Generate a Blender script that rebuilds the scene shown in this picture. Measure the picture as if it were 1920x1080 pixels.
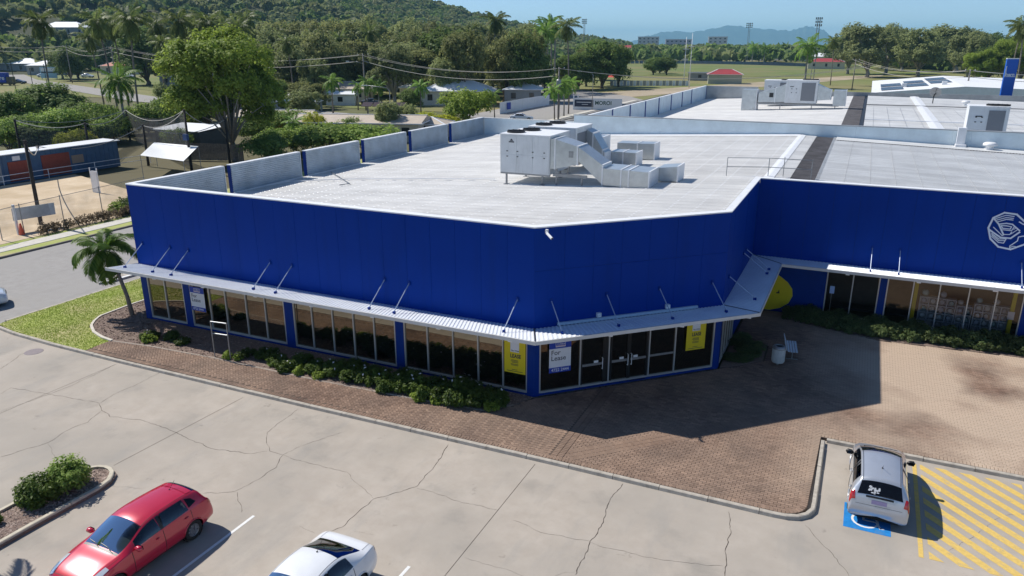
import bpy, bmesh, math, random
import numpy as np
from mathutils import Vector, Matrix
rnd = random.Random(7)
R = math.radians
for o in list(bpy.data.objects): bpy.data.objects.remove(o)
scene = bpy.context.scene
COL = scene.collection

# ---------------------------------------------------------------- camera, sky, sun, exposure
cam = bpy.data.cameras.new('camera'); camo = bpy.data.objects.new('camera', cam); COL.objects.link(camo)
CAM = Vector((11.033, -26.025, 14.0))
camo.location = CAM; camo.rotation_euler = (R(90 - 18.08), 0, R(24.78))
cam.sensor_width = 36; cam.lens = 1404.44 / 1920 * 36; cam.clip_start = .1; cam.clip_end = 60000
scene.camera = camo
SUN = Vector((6.7, -0.69, -7.25)).normalized()          # the way the light travels
world = bpy.data.worlds.new('World'); scene.world = world; world.use_nodes = True
wn = world.node_tree.nodes; bg = wn['Background']
sky = wn.new('ShaderNodeTexSky'); sky.sky_type = 'NISHITA'; sky.sun_disc = False
sky.sun_elevation = math.asin(-SUN.z); sky.sun_rotation = math.atan2(-SUN.x, -SUN.y)
sky.altitude = 300; sky.air_density = 0.64; sky.dust_density = 0.0; sky.ozone_density = 4.0
world.node_tree.links.new(sky.outputs[0], bg.inputs[0]); bg.inputs[1].default_value = 0.122
sl = bpy.data.lights.new('sun', 'SUN'); sl.energy = 5.0; sl.angle = R(0.53); sl.color = (1, .955, .89)
so = bpy.data.objects.new('sun', sl); COL.objects.link(so); so.rotation_euler = SUN.to_track_quat('-Z', 'Y').to_euler()
vs = scene.view_settings; vs.view_transform = 'Standard'; vs.look = 'None'; vs.exposure = 0.13; vs.gamma = 1; vs.use_curve_mapping = False
scene.cycles.max_bounces = 6; scene.cycles.transparent_max_bounces = 12; scene.cycles.volume_bounces = 0

# ---------------------------------------------------------------- mesh helper
class MB:
    def __init__(s): s.v = []; s.f = []; s.m = []; s.mi = 0
    def add(s, vs, fs):
        n = len(s.v); s.v += [tuple(p) for p in vs]
        for f in fs: s.f.append([n + i for i in f]); s.m.append(s.mi)
    def box(s, x0, y0, z0, x1, y1, z1):
        s.add([(x0,y0,z0),(x1,y0,z0),(x1,y1,z0),(x0,y1,z0),(x0,y0,z1),(x1,y0,z1),(x1,y1,z1),(x0,y1,z1)],
              [(3,2,1,0),(4,5,6,7),(0,1,5,4),(1,2,6,5),(2,3,7,6),(3,0,4,7)]); return s
    def obox(s, c, a, b, d):
        c, a, b, d = Vector(c), Vector(a), Vector(b), Vector(d)
        s.add([c-a-b-d, c+a-b-d, c+a+b-d, c-a+b-d, c-a-b+d, c+a-b+d, c+a+b+d, c-a+b+d],
              [(3,2,1,0),(4,5,6,7),(0,1,5,4),(1,2,6,5),(2,3,7,6),(3,0,4,7)]); return s
    def bar(s, p, q, w, h=None, up=(0,0,1)):
        p, q = Vector(p), Vector(q); d = q - p; l = d.length; d /= l; up = Vector(up)
        if abs(d.dot(up)) > .99: up = Vector((1,0,0))
        sd = d.cross(up).normalized(); u = sd.cross(d); h = h or w
        return s.obox((p+q)/2, sd*w/2, d*l/2, u*h/2)
    def tube(s, pts, r, n=8, caps=True):
        pts = [Vector(p) for p in pts]; rs = r if isinstance(r, (list, tuple)) else [r]*len(pts)
        rings = []; pu = None
        for i, p in enumerate(pts):
            d = (pts[min(i+1, len(pts)-1)] - pts[max(i-1, 0)]).normalized()
            up = Vector((0,0,1)) if abs(d.z) < .95 else Vector((1,0,0))
            if pu is not None and abs(pu.dot(d)) < .95: up = pu
            sd = d.cross(up).normalized(); u = sd.cross(d); pu = u
            rings.append([p + (sd*math.cos(2*math.pi*k/n) + u*math.sin(2*math.pi*k/n))*rs[i] for k in range(n)])
        vs = [q for rg in rings for q in rg]
        fs = [(i*n+k, i*n+(k+1)%n, (i+1)*n+(k+1)%n, (i+1)*n+k) for i in range(len(pts)-1) for k in range(n)]
        if caps: fs += [tuple(range(n))[::-1], tuple((len(pts)-1)*n+k for k in range(n))]
        s.add(vs, fs); return s
    def prism(s, poly, z0, z1, bottom=True):
        n = len(poly); a = sum(poly[i][0]*poly[(i+1)%n][1]-poly[(i+1)%n][0]*poly[i][1] for i in range(n))
        if a < 0: poly = poly[::-1]
        s.add([(x,y,z0) for x,y in poly]+[(x,y,z1) for x,y in poly],
              [tuple(range(n,2*n))] + ([tuple(range(n))[::-1]] if bottom else []) + [(i,(i+1)%n,n+(i+1)%n,n+i) for i in range(n)]); return s
    def sheet(s, poly, z):
        n = len(poly); a = sum(poly[i][0]*poly[(i+1)%n][1]-poly[(i+1)%n][0]*poly[i][1] for i in range(n))
        if a < 0: poly = poly[::-1]
        s.add([(x,y,z) for x,y in poly], [tuple(range(n))]); return s
    def quad(s, a, b, c, d): s.add([a,b,c,d], [(0,1,2,3)]); return s
    def lathe(s, prof, c=(0,0,0), n=20, axis='z'):
        vs = []; c = Vector(c)
        for r_, h in prof:
            for k in range(n):
                a = 2*math.pi*k/n; x, y = r_*math.cos(a), r_*math.sin(a)
                vs.append(c + (Vector((x,y,h)) if axis == 'z' else Vector((h,x,y)) if axis == 'x' else Vector((x,h,-y))))
        m = len(prof); fs = [(i*n+k, i*n+(k+1)%n, (i+1)*n+(k+1)%n, (i+1)*n+k) for i in range(m-1) for k in range(n)]
        s.add(vs, fs); return s
    def mesh(s, name, mats, smooth=False):
        me = bpy.data.meshes.new(name); me.from_pydata(s.v, [], s.f)
        for m in (mats if isinstance(mats, (list, tuple)) else [mats]): me.materials.append(m)
        if any(s.m): me.polygons.foreach_set('material_index', s.m)
        if smooth: me.polygons.foreach_set('use_smooth', [True]*len(s.f))
        me.validate(); me.update(); return me
    def build(s, name, mat, parent=None, smooth=False, loc=None, rot=None, kind=None):
        return link(name, s.mesh(name, mat, smooth), parent, loc, rot, kind)

def link(name, me, parent=None, loc=None, rot=None, kind=None):
    o = bpy.data.objects.new(name, me); COL.objects.link(o)
    if parent is not None: o.parent = parent
    if loc is not None: o.location = loc
    if rot is not None: o.rotation_euler = rot
    if kind: o['kind'] = kind
    return o
def thing(name, label, cat, loc=(0,0,0), rz=0, group=None):
    o = bpy.data.objects.new(name, None); COL.objects.link(o); o.location = loc; o.rotation_euler = (0,0,rz)
    o.empty_display_size = .2
    return tag(o, label, cat, group)
def tag(o, label, cat, group=None):
    o['label'] = label; o['category'] = cat
    if group: o['group'] = group
    return o
def struct(name, mb, mat, smooth=False): return mb.build(name, mat, kind='structure', smooth=smooth)
def copy_tree(o, parent=None):
    c = o.copy(); COL.objects.link(c); c.parent = parent
    for ch in o.children: copy_tree(ch, c)
    return c
def inside(p, poly):
    x, y = p; r = False; n = len(poly)
    for i in range(n):
        x1, y1 = poly[i]; x2, y2 = poly[i-1]
        if (y1 > y) != (y2 > y) and x < (x2-x1)*(y-y1)/(y2-y1)+x1: r = not r
    return r
def bez(a, b, c, n=8): return [tuple((1-t)**2*a[i]+2*t*(1-t)*b[i]+t*t*c[i] for i in range(len(a))) for t in [k/n for k in range(n+1)]]

# ---------------------------------------------------------------- materials
MATS = {}
def srgb(r, g, b):
    f = lambda c: ((c/255)/12.92 if c/255 <= .04045 else (((c/255)+.055)/1.055)**2.4)
    return (f(r), f(g), f(b))
def mat(name, col, rough=.6, metal=0, var=.0, scale=3.0, bump=0, bscale=40, spec=.5, col2=None, coat=0, detail=5, obj=False, trans=0, rand=0, coords='Object'):
    m = bpy.data.materials.new(name); m.use_nodes = True; nt = m.node_tree; N = nt.nodes; L = nt.links
    b = N['Principled BSDF']; b.inputs['Roughness'].default_value = rough; b.inputs['Metallic'].default_value = metal
    b.inputs['Specular IOR Level'].default_value = spec; b.inputs['Coat Weight'].default_value = coat
    b.inputs['Base Color'].default_value = (*col, 1)
    tc = N.new('ShaderNodeTexCoord')
    out = None
    if var or col2:
        n = N.new('ShaderNodeTexNoise'); n.inputs['Scale'].default_value = scale; n.inputs['Detail'].default_value = detail; n.inputs['Roughness'].default_value = .62
        L.new(tc.outputs[coords], n.inputs['Vector'])
        r = N.new('ShaderNodeValToRGB'); r.color_ramp.elements[0].position = .32; r.color_ramp.elements[1].position = .7
        c2 = col2 or tuple(min(1, c*(1+var)) for c in col); c1 = col if col2 else tuple(c*(1-var) for c in col)
        r.color_ramp.elements[0].color = (*c1, 1); r.color_ramp.elements[1].color = (*c2, 1)
        L.new(n.outputs['Fac'], r.inputs[0]); out = r.outputs[0]; L.new(out, b.inputs['Base Color'])
    if rand:
        oi = N.new('ShaderNodeObjectInfo'); mr = N.new('ShaderNodeMapRange'); mr.inputs[3].default_value = 1-rand; mr.inputs[4].default_value = 1+rand
        L.new(oi.outputs['Random'], mr.inputs[0]); mx = N.new('ShaderNodeMix'); mx.data_type = 'RGBA'; mx.blend_type = 'MULTIPLY'; mx.inputs[0].default_value = 1
        if out: L.new(out, mx.inputs[6])
        else: mx.inputs[6].default_value = (*col, 1)
        L.new(mr.outputs[0], mx.inputs[7]); L.new(mx.outputs[2], b.inputs['Base Color'])
    if bump:
        n = N.new('ShaderNodeTexNoise'); n.inputs['Scale'].default_value = bscale; n.inputs['Detail'].default_value = 6
        L.new(tc.outputs[coords], n.inputs['Vector']); bp = N.new('ShaderNodeBump'); bp.inputs['Strength'].default_value = bump; bp.inputs['Distance'].default_value = .02
        L.new(n.outputs['Fac'], bp.inputs['Height']); L.new(bp.outputs[0], b.inputs['Normal'])
    MATS[name] = m; return m
def leafmat(name, c1, c2, rough=.5, sc=.35, trans=.48, spread=.28):
    m = bpy.data.materials.new(name); m.use_nodes = True; nt = m.node_tree; N = nt.nodes; L = nt.links
    b = N['Principled BSDF']; b.inputs['Roughness'].default_value = rough; b.inputs['Specular IOR Level'].default_value = .18
    g = N.new('ShaderNodeNewGeometry'); oi = N.new('ShaderNodeObjectInfo'); tc = N.new('ShaderNodeTexCoord')
    n = N.new('ShaderNodeTexNoise'); n.inputs['Scale'].default_value = sc; n.inputs['Detail'].default_value = 3
    L.new(tc.outputs['Object'], n.inputs['Vector'])
    add = N.new('ShaderNodeMath'); add.operation = 'MULTIPLY_ADD'; L.new(g.outputs['Random Per Island'], add.inputs[0]); add.inputs[1].default_value = .45; L.new(n.outputs['Fac'], add.inputs[2])
    r = N.new('ShaderNodeValToRGB'); r.color_ramp.elements[0].position = .35; r.color_ramp.elements[1].position = .98
    r.color_ramp.elements[0].color = (*c1, 1); r.color_ramp.elements[1].color = (*c2, 1); L.new(add.outputs[0], r.inputs[0])
    mr = N.new('ShaderNodeMapRange'); mr.inputs[3].default_value = 1-spread; mr.inputs[4].default_value = 1+spread; L.new(oi.outputs['Random'], mr.inputs[0])
    mx = N.new('ShaderNodeMix'); mx.data_type = 'RGBA'; mx.blend_type = 'MULTIPLY'; mx.inputs[0].default_value = 1
    L.new(r.outputs[0], mx.inputs[6]); L.new(mr.outputs[0], mx.inputs[7]); L.new(mx.outputs[2], b.inputs['Base Color'])
    tr = N.new('ShaderNodeBsdfTranslucent'); L.new(mx.outputs[2], tr.inputs[0]); ms = N.new('ShaderNodeMixShader'); ms.inputs[0].default_value = trans
    L.new(b.outputs[0], ms.inputs[1]); L.new(tr.outputs[0], ms.inputs[2]); L.new(ms.outputs[0], N['Material Output'].inputs[0])
    MATS[name] = m; return m
def glassmat(name, refl, body, mixf, rough=.01, transparent=False):
    m = bpy.data.materials.new(name); m.use_nodes = True; nt = m.node_tree; N = nt.nodes; L = nt.links
    N.remove(N['Principled BSDF'])
    gl = N.new('ShaderNodeBsdfGlossy'); gl.inputs[0].default_value = (*refl, 1); gl.inputs['Roughness'].default_value = rough
    d = N.new('ShaderNodeBsdfTransparent') if transparent else N.new('ShaderNodeBsdfDiffuse'); d.inputs[0].default_value = (*body, 1)
    fr = N.new('ShaderNodeFresnel'); fr.inputs[0].default_value = 1.5
    ad = N.new('ShaderNodeMath'); ad.operation = 'ADD'; ad.use_clamp = True; L.new(fr.outputs[0], ad.inputs[0]); ad.inputs[1].default_value = mixf
    ms = N.new('ShaderNodeMixShader'); L.new(ad.outputs[0], ms.inputs[0]); L.new(d.outputs[0], ms.inputs[1]); L.new(gl.outputs[0], ms.inputs[2])
    L.new(ms.outputs[0], N['Material Output'].inputs[0]); MATS[name] = m; return m

BLUE = mat('blue cladding', (.0006,.034,.265), .5, var=.05, scale=.6, spec=.08)
BLUE2 = mat('blue column paint', (.0012,.032,.225), .5, var=.08, scale=2, spec=.15)
NAVYGAP = mat('dark joint', (.006,.010,.03), .8)
WHITE = mat('white painted metal', (.78,.79,.80), .45, var=.05, scale=1.5)
ZINC = mat('zincalume sheet', (.755,.74,.705), .45, metal=.12, var=.09, scale=.55, detail=8, rand=.045)
ZINC2 = mat('weathered roof sheet', (.66,.665,.655), .5, metal=.1, var=.12, scale=.5, detail=8, rand=.05)
CANOPY = mat('canopy sheet', (.82,.86,.90), .38, metal=.06, var=.04, scale=1.2)
PALEBLUE = mat('pale parapet lining', (.66,.76,.80), .5, var=.10, scale=.8)
ALU = mat('aluminium frame', (.52,.53,.52), .38, metal=.4, var=.04)
BLACKM = mat('black frame', (.012,.012,.013), .4)
GLASS = glassmat('bronze mirror glass', (.50,.46,.37), (.004,.004,.005), .42)
GLASSD = glassmat('dark shop glass', (.34,.28,.20), (.004,.004,.005), .30)
GLASSC = glassmat('clear shop glass', (.40,.35,.28), (.82,.82,.84), .10, transparent=True)
CONC = None
DARK = mat('dark steel', (.03,.03,.033), .5, metal=.3, var=.2)
GREYM = mat('grey steel', (.30,.31,.32), .45, metal=.6, var=.15, scale=5)
GALV = mat('galvanised duct', (.52,.55,.56), .30, metal=.55, var=.10, scale=2.5, detail=8)
YELLOW = mat('yellow sign', srgb(216, 196, 20), .5, var=.03)
# ---------------------------------------------------------------- ground materials
def ground_mat(name, c1, c2, sc, c3=None, sc3=.05, rough=.9, bump=.25, bscale=60):
    m = mat(name, c1, rough, col2=c2, scale=sc, bump=bump, bscale=bscale, spec=.2, detail=8)
    nt = m.node_tree; N = nt.nodes; L = nt.links; b = N['Principled BSDF']
    src = b.inputs['Base Color'].links[0].from_socket
    tc = N['Texture Coordinate']; n = N.new('ShaderNodeTexNoise'); n.inputs['Scale'].default_value = sc3; n.inputs['Detail'].default_value = 6
    L.new(tc.outputs['Object'], n.inputs['Vector']); r = N.new('ShaderNodeValToRGB'); r.color_ramp.elements[0].position = .38; r.color_ramp.elements[1].position = .66
    L.new(n.outputs['Fac'], r.inputs[0]); mx = N.new('ShaderNodeMix'); mx.data_type = 'RGBA'; L.new(r.outputs[0], mx.inputs[0]); L.new(src, mx.inputs[6])
    mx.inputs[7].default_value = (*(c3 or c1), 1); L.new(mx.outputs[2], b.inputs['Base Color']); return m
CONC = ground_mat('car park concrete', (.398,.348,.292), (.462,.410,.350), 1.6, (.355,.320,.275), .22, .85, .12, 90)
def grime(m, c, sc, lo, hi, dens=1.0, stretch=None):
    """dark specks / stains with a shape of their own, multiplied over a ground material"""
    nt = m.node_tree; N = nt.nodes; L = nt.links; b = N['Principled BSDF']; src = b.inputs['Base Color'].links[0].from_socket
    tc = N['Texture Coordinate']; v = tc.outputs['Object']
    if stretch:
        mp = N.new('ShaderNodeMapping'); mp.inputs['Scale'].default_value = stretch; L.new(v, mp.inputs[0]); v = mp.outputs[0]
    n = N.new('ShaderNodeTexNoise'); n.inputs['Scale'].default_value = sc; n.inputs['Detail'].default_value = 7; n.inputs['Roughness'].default_value = .65; L.new(v, n.inputs['Vector'])
    r = N.new('ShaderNodeValToRGB'); r.color_ramp.elements[0].position = lo; r.color_ramp.elements[1].position = hi
    r.color_ramp.elements[0].color = (0,0,0,1); r.color_ramp.elements[1].color = (dens,dens,dens,1); L.new(n.outputs['Fac'], r.inputs[0])
    mx = N.new('ShaderNodeMix'); mx.data_type = 'RGBA'; mx.blend_type = 'MIX'; L.new(r.outputs[0], mx.inputs[0]); L.new(src, mx.inputs[6]); mx.inputs[7].default_value = (*c,1)
    L.new(mx.outputs[2], b.inputs['Base Color'])
grime(CONC, (.27,.25,.22), .45, .56, .74, .75)
grime(CONC, (.20,.18,.155), 1.7, .66, .74, .6)
grime(CONC, (.10,.09,.08), 9, .73, .78, .7)
grime(CONC, (.30,.285,.26), .8, .54, .72, .55, (1, .25, 1))
ASPH = ground_mat('road asphalt', (.285,.270,.252), (.355,.340,.320), 2.2, (.32,.305,.285), .15, .9, .3, 120)
grime(BLUE, (.002,.026,.17), .9, .5, .75, .45, (1.6,1.6,.12))
grime(ZINC, (.52,.505,.48), .55, .48, .78, .6, (.10,2.2,1))
grime(ZINC2, (.42,.42,.41), .55, .5, .78, .6, (.10,2.2,1))
grime(ASPH, (.235,.225,.21), .7, .55, .75, .6, (1, .12, 1))
KERB = mat('kerb concrete', (.44,.40,.34), .85, var=.18, scale=4, bump=.2, bscale=60, spec=.2)
FOOT = mat('footpath concrete', (.56,.53,.47), .85, var=.10, scale=2, bump=.1, spec=.2)
GRASSG = ground_mat('lawn soil', (.25,.32,.055), (.38,.43,.12), 1.2, (.42,.39,.18), .35)
FIELD = ground_mat('field grass', (.15,.18,.055), (.22,.225,.085), .06, (.25,.21,.10), .018, bump=.1, bscale=3)
FIELD2 = ground_mat('greener field grass', (.115,.165,.04), (.17,.20,.065), .08, (.20,.19,.08), .03, bump=.1, bscale=3)
DIRT = ground_mat('pale dirt track', (.40,.32,.23), (.47,.39,.29), .2, (.33,.28,.19), .05)
SAND = ground_mat('sand', (.55,.43,.29), (.66,.54,.39), .8, (.47,.36,.23), .25, bump=.9, bscale=6)
MULCH = ground_mat('bark mulch bed', (.13,.09,.075), (.29,.215,.18), 14, (.20,.15,.12), 1.5, bump=.8, bscale=40)
BASEG = ground_mat('rough ground', (.10,.115,.045), (.17,.16,.075), .05, (.12,.105,.06), .012, bump=.1, bscale=2)
JOINT = mat('sand joint', (.13,.098,.078), .95, spec=.1)
CRACK = mat('dark crack line', (.055,.045,.038), .95, spec=.1)  # dark colour of the cracks and saw cuts themselves
PWHITE = mat('road paint white', (.74,.74,.72), .7, var=.08, scale=12, spec=.3)
PYEL = mat('road paint yellow', (.66,.46,.13), .7, var=.10, scale=8, spec=.3)
PBLUE = mat('road paint blue', (.015,.21,.55), .7, var=.15, scale=7, spec=.3)
grime(PYEL, (.40,.34,.26), 5, .56, .70, .75)
grime(PWHITE, (.44,.40,.35), 6, .60, .72, .7)
grime(PBLUE, (.10,.22,.40), 5, .55, .72, .7)
grime(KERB, (.22,.19,.155), 2.2, .52, .72, .7)

g = MB(); n = 60
struct('ground', MB().sheet([(-14000,-400),(14000,-400),(14000,22000),(-14000,22000)], -.30), BASEG)
struct('car_park', MB().sheet([(-40,-70),(60,-70),(60,6),(-29,6),(-29.6,-4)], -.13), CONC)
struct('road', MB().sheet([(-41.8,-120),(-29.2,-120),(-29.2,150),(-30,205),(-41.8,205)], -.125), ASPH)
# hair cracks and saw cuts of the concrete slab (thin dark fillings a few mm proud of nothing: 2 mm sheets)
CR = [[(-23.33,-7.34),(-24.08,-5.99),(-24.26,-5.35)],[(-19.01,-4.66),(-18.75,-7.25),(-19.12,-9.99)],[(-20.73,-8.98),(-20.94,-8.39),(-19.2,-8.15),(-17.9,-7.99),(-16.15,-7.82)],[(-16.39,-4.55),(-16.3,-5.62),(-16.31,-7.08),(-16.15,-7.82)],[(-16.15,-7.82),(-15.5,-8.2),(-14.73,-8.44),(-13.48,-8.11),(-11.29,-8.26),(-9.18,-8.59),(-7.58,-8.26)],[(-15.46,-8.28),(-15.1,-9.1),(-15.23,-10.01)],[(-15.23,-10.01),(-15.02,-10.8),(-15.44,-11.93),(-15.6,-12.21)],[(-15.05,-10.82),(-13.68,-11.43)],[(-10.39,-11.85),(-9.28,-11.51)],[(-7.21,-10.86),(-6.34,-10.32),(-6.16,-9.52)],[(-6.23,-10.33),(-5.28,-11.14)],[(-8.36,-4.71),(-8.15,-6.8),(-7.1,-7.83),(-6.48,-7.83)],[(-7.18,-7.87),(-7.58,-8.26)],[(-6.48,-7.83),(-6.12,-8.57),(-6.16,-9.52)],[(-6.48,-7.83),(-6.29,-7.04),(-5.57,-5.6)],[(-6.48,-7.83),(-5.23,-7.89),(-3.67,-7.81),(-3.17,-8.13),(-2.59,-8.39),(-1.91,-8.76)],[(-1.42,-4.68),(-1.08,-6.42),(-1.02,-7.56),(-1.91,-8.76)],[(-.97,-7.64),(-.37,-7.61),(.5,-7.73),(2.08,-7.61)],[(-1.91,-8.76),(-1.94,-9.58),(-1.9,-10.32),(-2.09,-10.73)],[(5.21,-4.48),(5.13,-5.81),(5.29,-6.83),(5.22,-7.87),(5.31,-9.28),(5.34,-9.46)],[(5.23,-7.92),(6.14,-7.91),(7.07,-7.84),(7.96,-7.66),(9.03,-7.35)],[(2.68,-7.89),(3.84,-8.09),(4.83,-7.97),(5.22,-7.87)],[(8.72,-4.62),(8.98,-5.7),(9.01,-6.79),(9.14,-7.74),(9.1,-9.5)],[(2.17,-10.1),(3.02,-10.09),(3.69,-10.08),(5.0,-10.2)],[(10.98,-4.33),(11.83,-5.48),(12.28,-6.28),(12.9,-7.6)],[(5.3,-9.35),(5.06,-9.47),(4.84,-9.74)],[(-3.17,-10.91),(-2.46,-11.02)],[(-1.49,-10.43),(-.81,-10.34)],[(14.9,-3.9),(15.6,-2.9),(16.6,-1.2),(17.9,-.4)]]
WIDE = {4:.020,16:.024,17:.010,18:.022,19:.024,20:.010,21:.009,22:.024,0:.020,6:.018,7:.008,8:.006,13:.020,14:.010,15:.011,25:.006,26:.006,27:.006,23:.006,28:.008}
SAW = [([(-19.0,-4.75),(-18.95,-20)],.014),([(-11.15,-4.9),(-11.4,-10.9)],.016),([(2.04,-4.6),(2.05,-20)],.016),([(-4.6,-4.8),(-4.6,-6.2)],.0)]
cr = MB()
for i, pl in enumerate(CR):
    pts = []
    for a, b in zip(pl, pl[1:]):
        L_ = math.dist(a, b); k = max(2, int(L_/.11)); nx, ny = -(b[1]-a[1])/L_, (b[0]-a[0])/L_; o1 = 0
        for j in range(k):
            t = j/k; o1 = o1*.72 + rnd.uniform(-.035,.035) if j else 0
            pts.append((a[0]+(b[0]-a[0])*t+nx*o1*math.sin(math.pi*t)**.5, a[1]+(b[1]-a[1])*t+ny*o1*math.sin(math.pi*t)**.5))
    pts.append(pl[-1]); w = WIDE.get(i, .014)
    vs = []; fs = []
    for j, p in enumerate(pts):
        q0, q1 = pts[max(0,j-1)], pts[min(len(pts)-1,j+1)]; d = math.dist(q0,q1) or 1; nx, ny = -(q1[1]-q0[1])/d, (q1[0]-q0[0])/d
        ww = w*rnd.uniform(.35,1.1)*(.35 if j in (0,len(pts)-1) else 1)
        vs += [(p[0]-nx*ww/2,p[1]-ny*ww/2,-.1265),(p[0]+nx*ww/2,p[1]+ny*ww/2,-.1265)]
        if j: fs.append((2*j-2,2*j,2*j+1,2*j-1))
    cr.add(vs, fs)
for pl, w in SAW:
    if w: (x0,y0),(x1,y1) = pl; cr.add([(x0-w/2,y0,-.1268),(x1-w/2,y1,-.1268),(x1+w/2,y1,-.1268),(x0+w/2,y0,-.1268)], [(0,1,2,3)])
CP = bpy.data.objects['car_park']
cro = cr.build('cracks', CRACK, CP, kind='stuff')

# painted lines
def lineo(name, x0, y0, x1, y1, w, m, parent=CP, z=-.1255):
    b = MB(); d = math.dist((x0,y0),(x1,y1)); nx, ny = -(y1-y0)/d*w/2, (x1-x0)/d*w/2
    b.add([(x0-nx,y0-ny,z),(x1-nx,y1-ny,z),(x1+nx,y1+ny,z),(x0+nx,y0+ny,z)], [(0,1,2,3)]); return b.build(name, m, parent)
for x in (-4.8, -1.95, .93, 3.8): lineo('bay_line', x, -11.1, x-.03, -16.4, .10, PWHITE)
lineo('bay_line', 14.2, 1.05, 14.16, -4.57, .13, PYEL)
X0, X1, Y0, Y1 = 14.37, 17.42, -4.55, 1.06
for k in range(-3, 14):
    c = X0 + .79 - .757*(k-5) - .0   # stripes x+y=c .. 45 degrees down to the right
    c0, c1 = c - .04, c + .34
    poly = [(X0,Y0),(X1,Y0),(X1,Y1),(X0,Y1)]
    def clip(poly, f):
        out = []
        for i in range(len(poly)):
            a, b = poly[i-1], poly[i]; fa, fb = f(a), f(b)
            if (fa >= 0) != (fb >= 0): t = fa/(fa-fb); out.append((a[0]+(b[0]-a[0])*t, a[1]+(b[1]-a[1])*t))
            if fb >= 0: out.append(b)
        return out
    poly = clip(poly, lambda p: p[0]+p[1]-c0) if poly else poly
    poly = clip(poly, lambda p: c1-p[0]-p[1]) if poly else poly
    if len(poly) > 2: MB().sheet(poly, -.1255).build('hatch_stripe', PYEL, CP)
# accessible bay symbol: blue field with a white wheelchair outline
sym = MB().sheet([(12.05,-3.9),(13.38,-3.9),(13.38,-2.5),(12.05,-2.5)], -.1258).build('bay_symbol', PBLUE, CP)
wh = MB(); cx, cy = 12.66, -3.32
for k in range(14):
    a0 = R(150+k*17); a1 = R(150+(k+1)*17); r0, r1 = .33, .40
    wh.add([(cx+r0*math.cos(a0),cy+r0*math.sin(a0),-.1248),(cx+r1*math.cos(a0),cy+r1*math.sin(a0),-.1248),(cx+r1*math.cos(a1),cy+r1*math.sin(a1),-.1248),(cx+r0*math.cos(a1),cy+r0*math.sin(a1),-.1248)],[(0,1,2,3)])
for a, b in (((12.62,-2.80),(12.62,-3.32)),((12.62,-3.30),(12.98,-3.30)),((12.98,-3.30),(13.10,-3.62)),((13.08,-3.60),(13.20,-3.57)),((12.62,-3.02),(12.9,-3.02))):
    d = math.dist(a,b); nx, ny = -(b[1]-a[1])/d*.035, (b[0]-a[0])/d*.035
    wh.add([(a[0]-nx,a[1]-ny,-.1246),(b[0]-nx,b[1]-ny,-.1246),(b[0]+nx,b[1]+ny,-.1246),(a[0]+nx,a[1]+ny,-.1246)],[(0,1,2,3)])
wh.add([(12.62+.09*math.cos(a),-2.68+.09*math.sin(a),-.1246) for a in [k*math.pi/5 for k in range(10)]],[tuple(range(10))])
wh.build('wheelchair_mark', PWHITE, sym)
# drain lid
MB().lathe([(0,0),(.40,0),(.42,-.01)], (-23.88,-5.39,-.121), 24).build('manhole_lid', mat('manhole lid',(.20,.165,.17),.7,var=.2,scale=20), CP)

# ---------------------------------------------------------------- kerbs
def offset(pl, d):
    out = []
    for i, p in enumerate(pl):
        a = pl[max(0,i-1)]; b = pl[min(len(pl)-1,i+1)]; l = math.dist(a,b); out.append((p[0]-(b[1]-a[1])/l*d, p[1]+(b[0]-a[0])/l*d))
    return out
def resample(pl, step):
    out = [pl[0]]; acc = 0
    for a, b in zip(pl, pl[1:]):
        L_ = math.dist(a,b); t = step-acc
        while t <= L_: out.append((a[0]+(b[0]-a[0])*t/L_, a[1]+(b[1]-a[1])*t/L_)); t += step
        acc = (acc+L_)%step
    if math.dist(out[-1], pl[-1]) > .05: out.append(pl[-1])
    return out
def kerb(name, pl, z0, z1, w, seg, m=KERB, sub=.4, label=None, batter=.03):
    """kerb stones along a polyline (front edge on the right of the walking direction); back edge w to the left"""
    root = link(name, None, kind='structure')
    pl = resample(pl, sub); k = max(1, round(seg/sub)); 
    for i in range(0, len(pl)-1, k):
        pp = pl[i:i+k+1]
        if len(pp) < 2: continue
        # shrink ends a little for the open joint
        def toward(a, b, d): l = math.dist(a,b); return (a[0]+(b[0]-a[0])*d/l, a[1]+(b[1]-a[1])*d/l)
        pp = list(pp); pp[0] = toward(pp[0], pp[1], .009); pp[-1] = toward(pp[-1], pp[-2], .009)
        jz = rnd.uniform(-.006,.006); f = pp; bk = offset(pp, w); f2 = offset(pp, batter); n = len(pp)
        b = MB(); vs = []
        for j in range(n): vs += [(*f[j],z0),(*offset(pp,batter*.8)[j],z1-.018+jz),(*offset(pp,batter+.02)[j],z1+jz),(*bk[j],z1+jz),(*bk[j],z0)]
        fs = []
        for j in range(n-1):
            for q in range(4): fs.append((j*5+q, (j+1)*5+q, (j+1)*5+q+1, j*5+q+1))
        fs += [(0,1,2,3,4), tuple((n-1)*5+q for q in (4,3,2,1,0))]
        b.add(vs, fs); b.build('kerb_stone', KERB if m is None else m, root)
    return root
arc1 = [(11.13-.95+.95*math.cos(R(a)), -3.38+.95*math.sin(R(a))) for a in range(-90,1,10)]
K1 = [(-33,-2.0),(-31,-3.3),(-29.2,-4.12),(-27,-4.42),(-24,-4.56),(-19,-4.62),(-8,-4.56),(3,-4.40),(10.18,-4.36)] + [(x+.12,y) for x,y in arc1[1:]] + [(11.27,1.28)]
kerb('front_kerb', K1, -.14, .0, .16, 1.6)
kerb('bay_kerb', [(11.29,1.30),(30,1.42)], -.14, .0, .16, 1.6)
kerb('road_kerb', [(-29.2,200),(-29.2,-3.4)], -.14, -.01, .22, 3.2, sub=1.6)
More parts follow.
